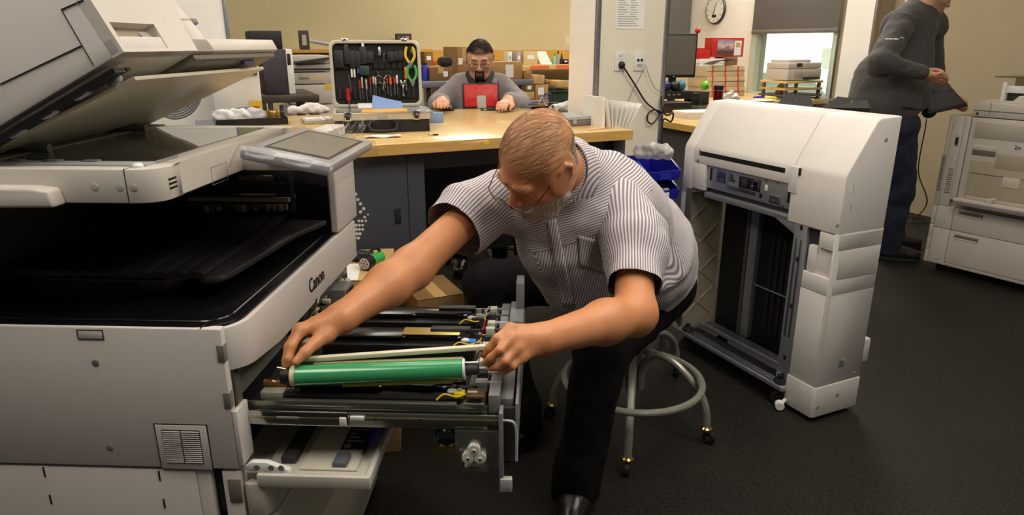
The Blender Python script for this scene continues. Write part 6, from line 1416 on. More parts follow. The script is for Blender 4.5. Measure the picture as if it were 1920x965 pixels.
# ================================================================ left: side table with tray of rags
SZ = BT
q0 = PUV(366, 222, .70)[0]
st2 = thing('side_table', 'blue grey side table at the left carrying the rag tray', 'table', UW(q0, .70, 0), AU)
sw_ = -.32-q0
MB().box(0, sw_, 0, .5, SZ-.04, SZ).build('table_top', mat('slate laminate', (96, 96, 112), .5), st2, bevel=.003)
for (x, y) in ((.03, .03), (sw_-.03, .03), (.03, .47), (sw_-.03, .47)): MB().box(x-.02, x+.02, y-.02, y+.02, 0, SZ-.04).build('leg', DGREY, st2)
MB().box(.06, sw_-.06, .10, .46, .4, SZ-.04).build('drawer_box', mat('pale cabinet', (220, 220, 226), .5), st2, bevel=.003)
ry = PUZ(470, 236, SZ); ru0 = PUZ(396, 236, SZ)[0]+.02; ru1 = PUZ(545, 236, SZ)[0]
rv_ = min(max(.73, ry[1]), 1.03)
t = thing('parts_tray', 'shallow black tray holding rags and a brass tin', 'tray', UW((ru0+ru1)/2, rv_, SZ), AU); tw2 = min((ru1-ru0)/2, .30); td = .16
m = MB(); m.box(-tw2, tw2, 0, td, 0, .006)
for (x0, x1, y0, y1) in ((-tw2, tw2, 0, .006), (-tw2, tw2, td-.006, td), (-tw2, -tw2+.006, 0, td), (tw2-.006, tw2, 0, td)): m.box(x0, x1, y0, y1, 0, .032)
m.build('tray', INK, t, bevel=.002)
trU = (ru0+ru1)/2
RAG = mat('white rag', (224, 220, 220), .85, bump=.2, bs=40)
for k, (du, lb, c) in enumerate(((-.23, 'white paper rag bundle at the left end of the tray', RAG), (-.10, 'folded white rag beside the rag bundle in the tray', RAG), (.03, 'loose grey rag next to the brass tin in the tray', mat('grey rag', (190, 188, 196), .85)), (-.05, 'blue green cleaning cloth at the back of the tray', mat('teal cloth', (80, 110, 120), .85)))):
    y_ = .05 if k < 3 else .11
    t = thing('rag', lb, 'rag', UW(trU+du*tw2/.3, rv_+y_, SZ+.0065)); V, Fq = polygonise([rc((-.025, 0, .026), (.025, .01, .028), .024, .026, .02), rc((-.02, 0, .05), (.02, .0, .052), .018, .016, .02), ('cut', A((0, 0, .0)), A((0, 0, -1)))], .005); V = V+vnormals(V, Fq)*(nz3(V+du, 45.)*.008)[:, None]; V[:, 2] = np.maximum(V[:, 2], 0); np_mesh('fabric', V, Fq, c, t)
pt = UW(trU+.62*tw2, rv_+.06, SZ+.0065)
t = thing('brass_tin', 'round brass tin with a thin rod standing in the tray', 'tin', pt); MB().lathe([(.034, 0), (.035, .002), (.035, .050), (.033, .054)], (0, 0, 0), (0, 0, 1), 22).build('tin', mat('brass', (176, 148, 76), .3, .9), t)
MB().lathe([(.0355, .020), (.0362, .022), (.0355, .024)], (0, 0, 0), (0, 0, 1), 22).build('bead', mat('brass', (176, 148, 76), .3, .9), t); MB().tube([(-.02, 0, .05), (-.022, 0, .085)], .003, 6).build('rod', LGREY, t)
pt = UW(trU+.9*tw2, rv_+.07, SZ+.0065); t = thing('marker', 'black cylindrical marker standing at the tray end', 'marker', pt); MB().lathe([(.010, 0), (.011, .004), (.011, .05), (.009, .053), (.009, .075), (.006, .078)], (0, 0, 0), (0, 0, 1), 14).build('barrel', INK, t); MB().lathe([(.0113, .046), (.0113, .050)], (0, 0, 0), (0, 0, 1), 14).build('band', GREY, t)
pt = PZ(598, 214, BT)
t = thing('towel', 'white towel heaped left of the tool case', 'towel', pt, AU); V, Fq = polygonise([rc((-.13, .05, .02), (.0, .05, .022), .022, .028, .03), rc((-.02, .06, .02), (.05, .05, .012), .026, .014, .03), ('cut', A((0, 0, .0)), A((0, 0, -1)))], .006); V = V+vnormals(V, Fq)*(nz3(V, 34.)*.010)[:, None]; V[:, 2] = np.maximum(V[:, 2], 0); np_mesh('fabric', V, Fq, RAG, t)
pt = PZ(600, 232, BT); t = thing('flat_box', 'flat silver tray lying at the bench left of the tool case', 'tray', pt, AU); MB().box(-.07, .07, 0, .12, 0, .02).build('body', mat('silver tray', (196, 190, 186), .4, .4), t, bevel=.004); MB().box(-.06, .06, .01, .11, .02, .022).build('lid', WPLAST, t)
# ================================================================ background left
def plabel(t, x0, x1, z0, z1, m, nm='sticker', y=-.002): MB().box(x0, x1, y, 0, z0, z1).build(nm, m, t)
STK = mat('yellow sticker', (222, 186, 60), .6)
# white printer with a yellow sticker
t, w_, h_ = bthing('printer', 'white office printer with yellow sticker left of the dark tower', 'printer', 400, 118, 503, 330, 1.34)
t.location.z = 0; zb = front(400, 118, 503, 203, 1.34); H_ = zb[3]
MB().box(-w_/2, w_/2, 0, .42, .02, H_*.62).build('cabinet', WPLAST, t, bevel=.006); MB().box(-w_/2, w_/2-.01, .0, .42, H_*.62+.004, H_*.80).build('drawer', WPLAST, t, bevel=.006); MB().box(-w_/2+.01, w_/2-.02, .01, .42, H_*.80+.004, H_).build('upper_body', WPLAST, t, bevel=.012)
MB().box(-.05, .03, -.004, 0, H_*.62+.03, H_*.62+.05).build('drawer_grip', GREY, t, bevel=.003)
MB().box(-.02, w_/2-.03, -.004, .012, H_-.06, H_-.015).build('display', DGREY, t, bevel=.003)
plabel(t, .05, .11, H_*.80+.02, H_*.80+.075, STK); plabel(t, .065, .095, H_*.80+.032, H_*.80+.05, mat('sticker print', (180, 120, 40), .6), 'sticker_print', -.003)
# dark tower
t, w_, h_ = bthing('printer', 'tall black and white printer tower on the dark desk', 'printer', 494, 92, 551, 177, 1.75)
dz0 = t.location.z
MB().box(-w_/2, w_/2*.55, 0, .4, 0, h_).build('side', mat('dark printer side', (56, 52, 60), .5), t, bevel=.006); MB().box(w_/2*.57, w_/2, -.005, .4, 0, h_).build('front', WPLAST, t, bevel=.006); MB().box(w_/2*.62, w_/2*.85, -.008, 0, h_*.65, h_*.90).build('panel', INK, t, bevel=.003)
MB().box(-w_/2-.05, w_/2*.5, .05, .35, h_, h_+.10).build('top_unit', INK, t, bevel=.006)
# dark desk under it
u0, u1, _, _ = front(490, 170, 597, 180, 1.68)
t = thing('desk', 'dark brown wooden desk beneath the black and white tower', 'desk', UW((u0+u1)/2, 1.66, 0), AU); ww = (u1-u0)/2
MB().box(-ww, ww, 0, .6, dz0-.04, dz0-.001).build('desk_top', mat('dark wood', (72, 60, 52), .4, var=.2), t, bevel=.003)
for (x, y) in ((-ww+.03, .03), (ww-.03, .03), (-ww+.03, .57), (ww-.03, .57)): MB().box(x-.025, x+.025, y-.025, y+.025, 0, dz0-.04).build('leg', mat('dark wood', (72, 60, 52), .4), t)
# large grey printer with the arm screen
t, w_, h_ = bthing('copier', 'beige grey office copier behind the dark desk with yellow stickers', 'copier', 548, 104, 628, 330, 2.5); t.location.z = 0
zz = lambda py: PUV(588, py, 2.5)[2]
for (a, b, nm) in ((.03, zz(196), 'lower_drawer'), (zz(195), zz(158), 'drawer'), (zz(157), zz(135), 'drawer'), (zz(134), zz(120), 'body')): MB().box(-w_/2, w_/2, 0, .5, a, b-.003).build(nm, GB, t, bevel=.005)
MB().box(-w_/2, w_/2, .05, .5, zz(120), zz(104)).build('scanner', GB, t, bevel=.006); MB().box(-w_/2, w_/2, -.006, .0, zz(131), zz(128)).build('gap', DGREY, t)
MB().prism([(-w_/2+.05, zz(118)), (w_/2, zz(110)), (w_/2, zz(107)), (-w_/2+.05, zz(115))], -.06, .2).build('paper_tray', DGREY, t)
text('lettering', 'Canon', .026, INK, t, Matrix.Translation((-w_/2+.10, -.003, zz(146)))@Matrix.Rotation(R(90), 4, 'X'))
plabel(t, .09, .16, zz(168), zz(157), STK); plabel(t, .0, .10, zz(151), zz(144), mat('cream sticker', (216, 190, 130), .6))
t, w_, h_ = bthing('monitor', 'small screen on a swing arm above the grey copier', 'monitor', 561, 57, 580, 93, 2.9); 
MB().box(-w_/2, w_/2, 0, .03, 0, h_).build('bezel', DGREY, t, bevel=.006); MB().box(-w_/2+.02, w_/2-.02, -.002, 0, .03, h_-.03).build('screen', mat('pale screen', (176, 166, 140), .3), t); MB().tube([(0, .03, h_*.5), (.06, .06, h_*.45), (.34, .15, h_*.12), (.36, .6, 0)], .014, 8).build('arm', LGREY, t)
# ================================================================ back wall: wooden rail, long shelf, clutter
t = thing('wall_rail', 'yellow wooden rail running along the back wall', 'rail', UW(0, VB-.02, 0), AU); ra, rb = PUV(540, 100, VB)[0], PUV(1200, 100, VB)[0]
MB().box(ra, rb, 0, .02, PUV(900, 116, VB)[2], PUV(900, 94, VB)[2]).build('board', mat('yellow wood', (206, 160, 66), .5, var=.08), t)
vS = VB-.55; zS = PUV(1030, 121, vS)[2]
t = thing('long_shelf', 'long wall bench with orange striped front edge below the rail', 'shelf', UW(0, vS, 0), AU); sa, sb = PUV(780, 121, vS)[0], PUV(1180, 121, vS)[0]
MB().box(sa, sb, 0, .5, zS-.05, zS).build('shelf_board', WOOD, t, bevel=.003)
for k in range(8): x = sa+(sb-sa)*k/8; MB().box(x, x+(sb-sa)*.09, -.002, 0, zS-.045, zS-.008).build('orange_stripe', mat('stripe orange', (226, 110, 60), .5), t)
for x in (sa+.05, (sa+sb)/2, sb-.4, sb-.05): MB().box(x-.03, x+.03, .05, .11, 0, zS-.05).build('leg', LGREY, t)
def sit(name, label, cat, px0, py0, px1, py1, m, d=.12, v=None, zb=None, grp=None, bev=.004):
    return bbox(name, label, cat, px0, py0, px1, py1, v if v is not None else vS+.12, d, m, zb, grp, bevel=bev)
zs_ = zS+.0005
t, w_, h_ = sit('picture_frame', 'black framed photo collage standing on the back ledge', 'picture frame', 742, 63, 772, 92, BLACK, .02, VB-.10, bev=.003)
cs_ = [(150, 120, 100), (90, 70, 60), (180, 170, 160), (120, 60, 50), (100, 110, 130), (190, 150, 120)]
for k in range(6): MB().box(-w_/2+.02+(k % 3)*(w_-.04)/3, -w_/2+.02+(k % 3+.9)*(w_-.04)/3, -.002, 0, .03+(k//3)*(h_-.05)/2, .03+(k//3+.9)*(h_-.05)/2).build('photo', mat('photo %d' % k, cs_[k], .5, var=.4, vs=30), t)
PF_ = t
t2, w_, h_ = sit('monitor', 'wide dark framed screen standing on the back ledge', 'monitor', 687, 75, 740, 92, DGREY, .04, VB-.12); MB().box(-w_/2+.02, w_/2-.02, -.002, 0, .01, h_-.02).build('screen', mat('lilac screen', (176, 176, 206), .3), t2)
MB().box(-6, 6, 0, .12, 0, .03)
lg = thing('ledge', 'narrow ledge board on the back wall behind the tool case', 'ledge', UW(0, VB-.18, 0), AU); zl = PF_.location.z
MB().box(PUV(540, 92, VB)[0], PUV(800, 92, VB)[0], 0, .158, zl-.03, zl-.0005).build('board', mat('yellow wood', (206, 160, 66), .5), lg); t2.location.z = zl
t, w_, h_ = sit('tray_frame', 'thin black frame leaning on papers at the upper left', 'frame', 428, 63, 462, 71, BLACK, .02, VB-.10); plabel(t, -w_/2+.02, w_/2-.02, .02, h_-.02, mat('frame tan', (150, 130, 80), .6)); t.location.z = zl
MB().box(PUV(425, 70, VB)[0], PUV(480, 70, VB)[0], 0, .158, zl-.03, zl-.0005).build('board', mat('yellow wood', (206, 160, 66), .5), lg)
# clutter on the shelf
for (nm, lb, ct, a, b, c, d, m_) in (('box', 'small brown drawer box stacked at the left of the shelf', 'box', 796, 97, 812, 120, CARDD), ('red_bottle', 'little red bottle on the shelf', 'bottle', 832, 103, 840, 121, RED), ('box', 'white switch box right of the red bottle', 'box', 841, 97, 847, 108, WPLAST), ('box', 'white box next to the tall carton on the shelf', 'box', 850, 96, 857, 108, WPLAST),
        ('box', 'white carton on the shelf right of the seated man', 'box', 953, 97, 960, 117, WPLAST), ('radio', 'grey radio on the shelf', 'radio', 969, 97, 977, 117, LGREY), ('box', 'wide tan box standing on the shelf', 'box', 982, 96, 1008, 117, mat('tan box', (206, 186, 136), .7)),
        ('tin', 'green topped tin on the shelf', 'tin', 1036, 101, 1043, 117, mat('mint tin', (150, 190, 170), .5)), ('bottle', 'clear bottle with dark cap on the shelf', 'bottle', 1044, 96, 1049, 117, LGREY), ('bottle', 'dark spray bottle on the shelf', 'bottle', 1051, 100, 1055, 117, DGREY), ('box', 'low black box at the right end of the shelf', 'box', 1056, 111, 1066, 117, INK)):
    if nm in ('red_bottle', 'bottle', 'tin'):
        t, w_, h_ = bthing(nm, lb, ct, a, b, c, d, vS+.15, zs_); MB().lathe([(w_/2, 0), (w_/2, h_*.62), (w_*.3, h_*.78), (w_*.25, h_*.8)], (0, 0, 0), (0, 0, 1), 14).build('body', m_, t); MB().lathe([(w_*.27, h_*.8), (w_*.27, h_)], (0, 0, 0), (0, 0, 1), 12).build('cap', INK if nm != 'tin' else GREEN, t)
    else:
        t, w_, h_ = sit(nm, lb, ct, a, b, c, d, m_, .12, vS+.12, zs_); plabel(t, -w_*.25, w_*.25, h_*.4, h_*.7, WHITE if m_ is not WPLAST else LGREY, 'label')
t = thing('white_panel', 'white panel leaning among the shelf clutter', 'panel', UW(PUV(1026, 116, vS+.1)[0], vS+.1, zs_), AU); MB().add([(-.07, 0, 0), (.06, 0, 0), (.03, .1, .13), (-.10, .1, .13)], [(0, 1, 2, 3)]).build('sheet', WHITE, t, solid=.01)
t = thing('shelf_papers', 'loose white papers lying on the shelf behind the seated man', 'papers', UW(PUV(935, 118, vS+.1)[0], vS+.05, zs_), AU)
for k in range(4): MB().box(-.12+.02*k, .10-.03*k, .0+.01*k, .2, .012*k, .012*k+.010).build('sheaf', [WHITE, LGREY, WHITE, GREY][k], t)
t = thing('orange_tool_bag', 'crumpled orange bag on the shelf beside the blue bottle', 'bag', UW(PUV(821, 118, vS+.1)[0], vS+.3, zs_)); V, Fq = polygonise([rc((-.06, 0, .03), (.06, 0, .03), .03, .035, .02), ('cut', A((0, 0, 0)), A((0, 0, -1)))], .008); V = V+vnormals(V, Fq)*(nz3(V, 30.)*.012)[:, None]; V[:, 2] = np.maximum(V[:, 2], 0); np_mesh('fabric', V, Fq, mat('orange fabric', (220, 130, 50), .8), t)
t = thing('wall_notice', 'small pale notice on the back wall near the white column', 'notice', UW(PUV(1066, 75, VB)[0], VB, 0), AU); MB().box(-.045, .045, -.003, 0, PUV(1066, 84, VB)[2], PUV(1066, 66, VB)[2]).build('sheet', mat('pale notice', (214, 206, 170), .7), t)
# grey folding table with cartons behind the man
vT = 1.95; zT = PUV(900, 151, vT)[2]
t = thing('folding_table', 'grey plastic folding table with cartons behind the seated man', 'table', UW(0, vT, 0), AU); fa, fb = PUV(786, 151, vT)[0], PUV(1001, 151, vT)[0]
MB().box(fa, fb, 0, .7, zT-.04, zT).build('table_top', mat('table plastic', (120, 118, 126), .5), t, bevel=.006)
for x in (fa+.08, fb-.08):
    for y in (.06, .64): MB().tube([(x, y, 0), (x, y, zT-.04)], .015, 8).build('leg', DGREY, t)
zc = zT+.0005
bcarton('low brown carton left of the seated man on the folding table', 806, 126, 848, 151, vT+.08, .35, zc, None, CARDD, (.1, .3, .3, .7))
bcarton('wide carton with white label right of the seated man', 918, 116, 980, 151, vT+.05, .34, zc, None, None, (-.02, .22, .12, .85))
bcarton('small carton at the table end under the wide one', 986, 132, 997, 152, vT+.02, .3, zc)
bcarton('tall brown carton behind the seated man\'s shoulder', 858, 88, 885, 151, vT+.30, .3, zc, None, mat('kraft dark', (156, 116, 72), .8), (-.45, -.15, .45, .65))
t, w_, h_ = bthing('bottle', 'blue plastic bottle left of the seated man', 'bottle', 795, 117, 807, 151, vT+.06, zc); MB().lathe([(w_/2, 0), (w_/2, h_*.72), (w_*.32, h_*.84), (w_*.3, h_*.86)], (0, .05, 0), (0, 0, 1), 16).build('body', BLUE, t); MB().lathe([(w_*.33, h_*.86), (w_*.33, h_)], (0, .05, 0), (0, 0, 1), 14).build('cap', INK, t)
t, w_, h_ = bthing('headset_case', 'black rounded case beside the blue bottle', 'case', 830, 108, 849, 126, vT+.12); t.location.z = zT+ (PUV(848, 126, vT+.12)[2]-zT if PUV(848, 126, vT+.12)[2] > zT else 0); MB().prism(rrect(-w_/2, w_/2, 0, h_, .03, 4), 0, .12).build('shell', INK, t, bevel=.005); t.location.z = front(806, 126, 848, 151, vT+.08)[3]+.002; MB().box(-w_/2, w_/2, -.001, 0, h_*.5, h_*.53).build('zip', GREY, t)
# stack of cartons under the shelf, green bin
vK = vS-.75
cart = [(984, 141, 999, 157.5), (1001, 141, 1021, 157.5), (986, 158.2, 1001, 171.5), (1004, 158.5, 1028, 185.5), (984, 172, 1002, 185.5), (1023, 149, 1032, 158), (985, 186.5, 1029, 200), (1045, 152, 1072, 164)]
names = ['left top carton of the pile under the shelf', 'right top carton of the pile under the shelf', 'left middle carton with pale label in the pile', 'large right carton in the pile under the shelf', 'lower left carton of the pile under the shelf', 'thin carton between pile and green bin', 'bottom wide carton of the pile', 'flat carton above the green bin']
zf = PUV(1005, 205, vK)[2]
pd = thing('pallet_stand', 'low wooden stand under the carton pile', 'stand', UW(PUV(1020, 200, vK)[0], vK, 0), AU); MB().box(-.35, .45, 0, .4, zf-.05, zf).build('deck', CARDD, pd)
for x in (-.3, .4): MB().box(x-.03, x+.03, 0, .4, 0, zf-.05).build('bearer', CARDD, pd)
for k, c in enumerate(cart): bcarton(names[k], *c, vK+.02, .3, None, 'cartons piled under the shelf', [CARD, mat('kraft carton', (196, 160, 104), .75), CARDD][k % 3], (-.3, .15, .3, .8) if k in (2, 3) else None)
t, w_, h_ = bthing('bin', 'dark green plastic bin right of the carton pile', 'bin', 1030, 169, 1072, 192, vK+.05); m = MB(); w2_ = w_/2
for (x0, x1, y0, y1) in ((-w2_, w2_, 0, .01), (-w2_, w2_, .29, .30), (-w2_, -w2_+.01, 0, .3), (w2_-.01, w2_, 0, .3)): m.box(x0, x1, y0, y1, 0, h_)
m.box(-w2_, w2_, 0, .3, 0, .01); m.build('tub', mat('dark green', (40, 62, 44), .5), t, bevel=.003); MB().box(-w2_-.01, w2_+.01, -.012, .0, h_-.02, h_).build('rim', mat('dark green', (40, 62, 44), .5), t, bevel=.003)
# ================================================================ column: notice, sockets, plug, wires
vC = .46
def onc(px, py): return PUV(px, py, vC)
a, b, z0, z1 = front(1155, -25, 1209, 54, vC-.002)
t = thing('wall_notice', 'white printed notice taped to the beige column', 'notice', UW((a+b)/2, vC, 0), AU); MB().box(-(b-a)/2, (b-a)/2, -.002, 0, z0, z1).build('sheet', WHITE, t)
for k in range(18):
    z_ = z0+.012+k*.0105; MB().box(-(b-a)/2+.012, (-.01 if k > 4 else .05)-.012*(k % 3), -.0024, -.002, z_, z_+.003).build('text_line', mat('faint print', (150, 146, 140), .7), t)
    if k > 4: MB().box(.0, .045-.008*(k % 3), -.0024, -.002, z_, z_+.003).build('text_line', mat('faint print', (150, 146, 140), .7), t)
for (px, lb, kind) in ((1163, 'white power outlet plate with a black plug on the column', 0), (1199, 'white network jack plate on the column', 1)):
    a, b, z0, z1 = front(px-10, 97, px+10, 133, vC-.006); t = thing('wall_plate', lb, 'outlet', UW((a+b)/2, vC, (z0+z1)/2), AU); w_ = (b-a)/2; h_ = (z1-z0)/2
    MB().box(-w_, w_, -.006, 0, -h_, h_).build('plate', WPLAST, t, bevel=.002)
    if kind == 0:
        for s in (1, -1):
            rc_ = MB().prism(rrect(-.014, .014, s*.022-.014, s*.022+.014, .006, 4), -.008, -.005).build('receptacle', WPLAST, t)
            for x in (-.006, .006): MB().box(x-.0014, x+.0014, -.0085, -.008, s*.022, s*.022+.008).build('slot', INK, rc_)
    else:
        for x in (-.014, .006): MB().box(x, x+.013, -.0075, -.005, .0, .012).build('jack', INK, t)
        MB().box(-.014, .018, -.0075, -.005, -.026, -.012).build('blank', LGREY, t)
oc = UW(onc(1163, 122)[0], vC-.012, onc(1163, 122)[2])
t = thing('power_plug', 'black plug in the column outlet with cord hanging to the desk', 'plug', oc); MB().ball((0, 0, 0), .018, 12, 8, (1, .8, 1)).build('plug', INK, t)
def oncW(px, py, dv=.02): p = PUV(px, py, vC-dv); return UW(*p)
MB().tube(bez([(0, 0, 0)]+[oncW(*p)-oc for p in ((1172, 130), (1190, 158), (1210, 190), (1226, 204), (1236, 212), (1232, 222), (1222, 232), (1214, 226), (1216, 212), (1228, 206), (1242, 212))], 6), .0042, 6).build('cord', INK, t)
cable('thin grey wire from the network jack down to the booklets', [oncW(1207, 128), oncW(1200, 145), oncW(1188, 165), oncW(1178, 190), oncW(1168, 202)], GREY, .0016, 'wire')
cable('thin grey wire from the network jack across to the desk', [oncW(1210, 122), oncW(1218, 145), oncW(1228, 165), oncW(1242, 174)], GREY, .0016, 'wire')
# ================================================================ desk with monitor and toys beside the column
RD = .90
e0 = PUZ(1270, 231, RD); du0 = e0[0]; 
t = thing('desk', 'maple edged desk with grey side panel beside the beige column', 'desk', UW(du0, 0, 0), AU)
MB().box(0, .95, .62, 2.33, RD-.045, RD).build('desk_top', WOOD, t, bevel=.003); MB().box(-.0015, 0, .62, 2.33, RD-.043, RD-.002).build('edging', WEDGE, t)
MB().box(.06, .85, .70, 2.25, .0, RD-.045).build('cabinet', mat('grey laminate', (74, 72, 74), .5), t, bevel=.003)
def PU2(px, py, z): return Vector(UW(*PUZ(px, py, z)[:2], z))
# black docks under the balls
dk1 = PU2(1268, 214, RD)
def blk(name, lb, ct, px, py, w_, d, h_, m_, z=RD, rz=AU, bev=.004):
    p = PU2(px, py, z); t = thing(name, lb, ct, p, rz); MB().box(-w_/2, w_/2, 0, d, 0, h_).build('body', m_, t, bevel=bev); return t
t = blk('docking_station', 'lower black docking station under the monitor', 'dock', 1270, 211, .27, .2, .075, INK); MB().box(-.13, .13, -.002, 0, .03, .034).build('seam', DGREY, t)
t.location.z = RD
t = blk('docking_station', 'upper black docking station carrying the coloured balls', 'dock', 1272, 203, .29, .2, .06, INK); t.location.z = RD+.0755; 
for k in range(3): MB().box(-.12+.05*k, -.09+.05*k, -.002, 0, .03, .042).build('port', GREY, t)
dloc = t.location.copy()
def ax2(x, y, z): return dloc+UX*x+UV*y+Vector((0, 0, z))
t = blk('media_box', 'black box to the right of the docking stations', 'box', 1303, 200, .10, .09, .11, INK); MB().box(-.04, .04, -.002, 0, .06, .08).build('panel', DGREY, t)
balls = [('navy blue', (26, 30, 110), -.125), ('dark purple', (48, 40, 120), -.065), ('black', (20, 24, 26), -.02), ('teal', (20, 110, 130), .035), ('orange', (226, 116, 30), .085), ('lime green', (110, 190, 30), .135)]
for k, (cn, c, x) in enumerate(balls):
    r_ = .042 if k not in (1, 4) else .038; p = ax2(x+.01, .05 if k not in (1, 4) else .105, .0605+r_)
    if k == 5: p = ax2(x+.035, .06, .0605+r_)
    if k == 5: p.z = PU2(1303, 200, RD).z+.1105+r_; p = Vector((PU2(1322, 194, RD).x, PU2(1322, 194, RD).y+.05, p.z)); tq = blk('stand_block', 'small dark stand holding the lime green ball', 'stand', 1322, 196, .08, .12, .11, DGREY)
    t = thing('ball', '%s rubber ball on the black docks' % cn if k < 5 else 'lime green rubber ball at the right end of the ball row', 'ball', p, 0, 'coloured balls beside the monitor'); MB().ball((0, 0, 0), r_, 20, 12).build('ball', mat('ball '+cn, c, .35), t); MB().lathe([(.006, 0), (.006, .0012)], (0, -r_+.0004, 0), (0, -1, 0), 10).build('valve', INK, t)
# monitor
pm_ = PU2(1280, 195, RD); 
mt = thing('monitor', 'flat dark monitor with red balls on its top corners', 'monitor', dloc+UV*.24+UX*.115-Vector((0, 0, dloc.z-RD)), AU-R(18))
zm0 = PUV(1278, 145, toU(mt.location)[1])[2]; zm1 = PUV(1278, 63, toU(mt.location)[1])[2]
MB().box(-.19, .19, 0, .035, zm0-RD, zm1-RD).build('bezel', INK, mt, bevel=.006); MB().box(-.175, .175, -.002, 0, zm0-RD+.022, zm1-RD-.016).build('screen', mat('dark screen', (96, 92, 84), .18), mt)
MB().box(-.03, .03, .02, .05, .01, zm0-RD+.1).build('neck', INK, mt); MB().box(-.10, .10, -.04, .12, 0, .012).build('foot', INK, mt, bevel=.003); MB().box(-.01, .01, -.003, 0, zm0-RD+.006, zm0-RD+.012).build('brand_mark', LGREY, mt)
for s, lb in ((1, 'red ball perched on the right corner of the monitor'), (-1, 'red ball perched on the left corner of the monitor')):
    t = thing('ball', lb, 'ball', mt.matrix_basis@Vector((s*.195, .02, zm1-RD+.022)) if False else (Matrix.Translation(mt.location)@Matrix.Rotation(AU-R(18), 4, 'Z'))@Vector((s*.19, .02, zm1-RD+.0245)), 0, 'red balls on the monitor'); MB().ball((0, 0, 0), .024, 16, 10).build('ball', RED, t); MB().lathe([(.004, 0), (.004, .001)], (0, -.024, 0), (0, -1, 0), 8).build('valve', INK, t)
# paper ream, keyboard, mug, bag
p = PU2(1290, 224, RD); t = thing('paper_ream', 'thick stack of white paper at the desk edge', 'paper', p, AU-R(10)); 
for k in range(4): MB().box(.0-.004*k, .28-.003*k, .0, .21, k*.012, k*.012+.0115).build('ream', WHITE, t)
t = blk('keyboard', 'dark keyboard behind the paper stack', 'keyboard', 1322, 206, .13, .30, .016, DGREY)
for i in range(4):
    for j in range(8): MB().box(-.055+i*.028, -.033+i*.028, .015+j*.034, .043+j*.034, .016, .020).build('key', BLACK, t)
t = thing('travel_mug', 'red and black travel mug on the desk', 'mug', PU2(1345, 194, RD)); MB().lathe([(.036, 0), (.040, .004), (.043, .12), (.043, .125)], (0, 0, 0), (0, 0, 1), 20).build('cup', mat('dark red steel', (110, 24, 22), .25, .6), t); MB().lathe([(.044, .125), (.045, .130), (.044, .155), (.036, .16)], (0, 0, 0), (0, 0, 1), 20).build('lid', INK, t); MB().lathe([(.0436, .112), (.0440, .118)], (0, 0, 0), (0, 0, 1), 20).build('band', CHROME, t)
t = thing('plastic_bag', 'small clear plastic bag beside the travel mug', 'bag', PU2(1367, 192, RD)); V, Fq = polygonise([rc((-.05, 0, .04), (.05, 0, .04), .035, .04, .02), rc((.0, 0, .06), (.02, 0, .10), .03, .015, .02), ('cut', A((0, 0, 0)), A((0, 0, -1)))], .008); V = V+vnormals(V, Fq)*(nz3(V, 30.)*.014)[:, None]; V[:, 2] = np.maximum(V[:, 2], 0); np_mesh('film', V, Fq, mat('dull clear bag', (190, 184, 172), .25), t)
cable('tangle of black leads hanging behind the desk edge', [oncW(1243, 150, -.1), oncW(1240, 190, .03), oncW(1248, 215, .05), oncW(1262, 212, .06), oncW(1258, 228, .05), oncW(1244, 224, .03), oncW(1240, 260, .03), oncW(1238, 320, .03)], INK, .005)
# ================================================================ second table by the window with boxes, printer, shelf
vW = 2.62
du1 = du0+.955
t = thing('desk', 'wide maple table under the window holding tools and a printer shelf', 'desk', UW(0, 0, 0), AU)
MB().box(du1-.25, UR-.02, 2.37, 3.9, RD-.045, RD).build('desk_top', WOOD, t, bevel=.003)
for (x, y) in ((du1-.19, 2.43), (UR-.08, 2.43), (du1-.19, 3.84), (UR-.08, 3.84)): MB().box(x-.03, x+.03, y-.03, y+.03, 0, RD-.045).build('leg', GREY, t)
# cartons with red tape
GC = 'grey cartons with red tape'
TC = mat('taped carton', (186, 170, 142), .75)
def tcar(lb, a, b, c, d, v, zb=None):
    t, w_, h_ = bbox('carton', lb, 'box', a, b, c, d, v, .3, TC, zb, GC, 'carton')
    for k in range(3): x = -w_/2+w_*(.12+.34*k); MB().box(x, x+.018, -.002, 0, 0, h_).build('red_tape', TAPE, t)
    MB().box(-w_/2, w_/2, -.003, 0, h_*.5, h_*.5+.004).build('lid_gap', DGREY, t); return t, h_
t, h1 = tcar('bottom grey carton with red tape under the window blind', 1326, 163, 1396, 184, 3.05, RD+.0005)
t, h2 = tcar('middle grey carton with red tape in the stack', 1326, 143, 1396, 163, 3.05, RD+h1+.001)
t, h3 = tcar('top grey carton with red tape in the stack', 1326, 124, 1396, 143, 3.05, RD+h1+h2+.0015)
zk = RD+h1+h2+h3+.002
t = thing('grey_sheet', 'curled dark grey plastic sheet on the taped cartons', 'sheet', UW(PUV(1362, 122, 3.0)[0], 3.02, zk), AU); MB().grid(lambda i, j: Vector(((i-.5)*.30, j*.15, .02+.05*math.sin(i*2.4)*(1-.3*j))), 12, 4).build('sheet', DGREY, t, solid=.004, smooth=60)
sv = 3.12
t, w_, hA = bbox('box', 'long white flat box lying on the taped cartons', 'box', 1313, 105, 1366, 117, sv+.1, .2, WPLAST, zk+.075); t.location.z = zk+.0
t.location.z = zk; 
t2_, w_, hB = bbox('box', 'second white flat box stacked at the clock wall', 'box', 1313, 97, 1364, 106, sv+.1, .2, WPLAST); t2_.location.z = zk+hA+.001
zk2 = zk+hA+hB+.002
t, w_, h_ = bbox('carton', 'small brown carton under the red picture box', 'box', 1365, 96, 1384, 112, sv+.06, .2, CARDD); t.location.z = zk; zc2 = zk+h_
t, w_, h_ = bbox('box', 'small plain red box behind the monitor', 'box', 1312, 78, 1333, 98, sv+.12, .15, RED); t.location.z = zk2; plabel(t, -w_/2, w_/2, h_*.95, h_, mat('red dark', (150, 24, 20), .4), 'lid_edge')
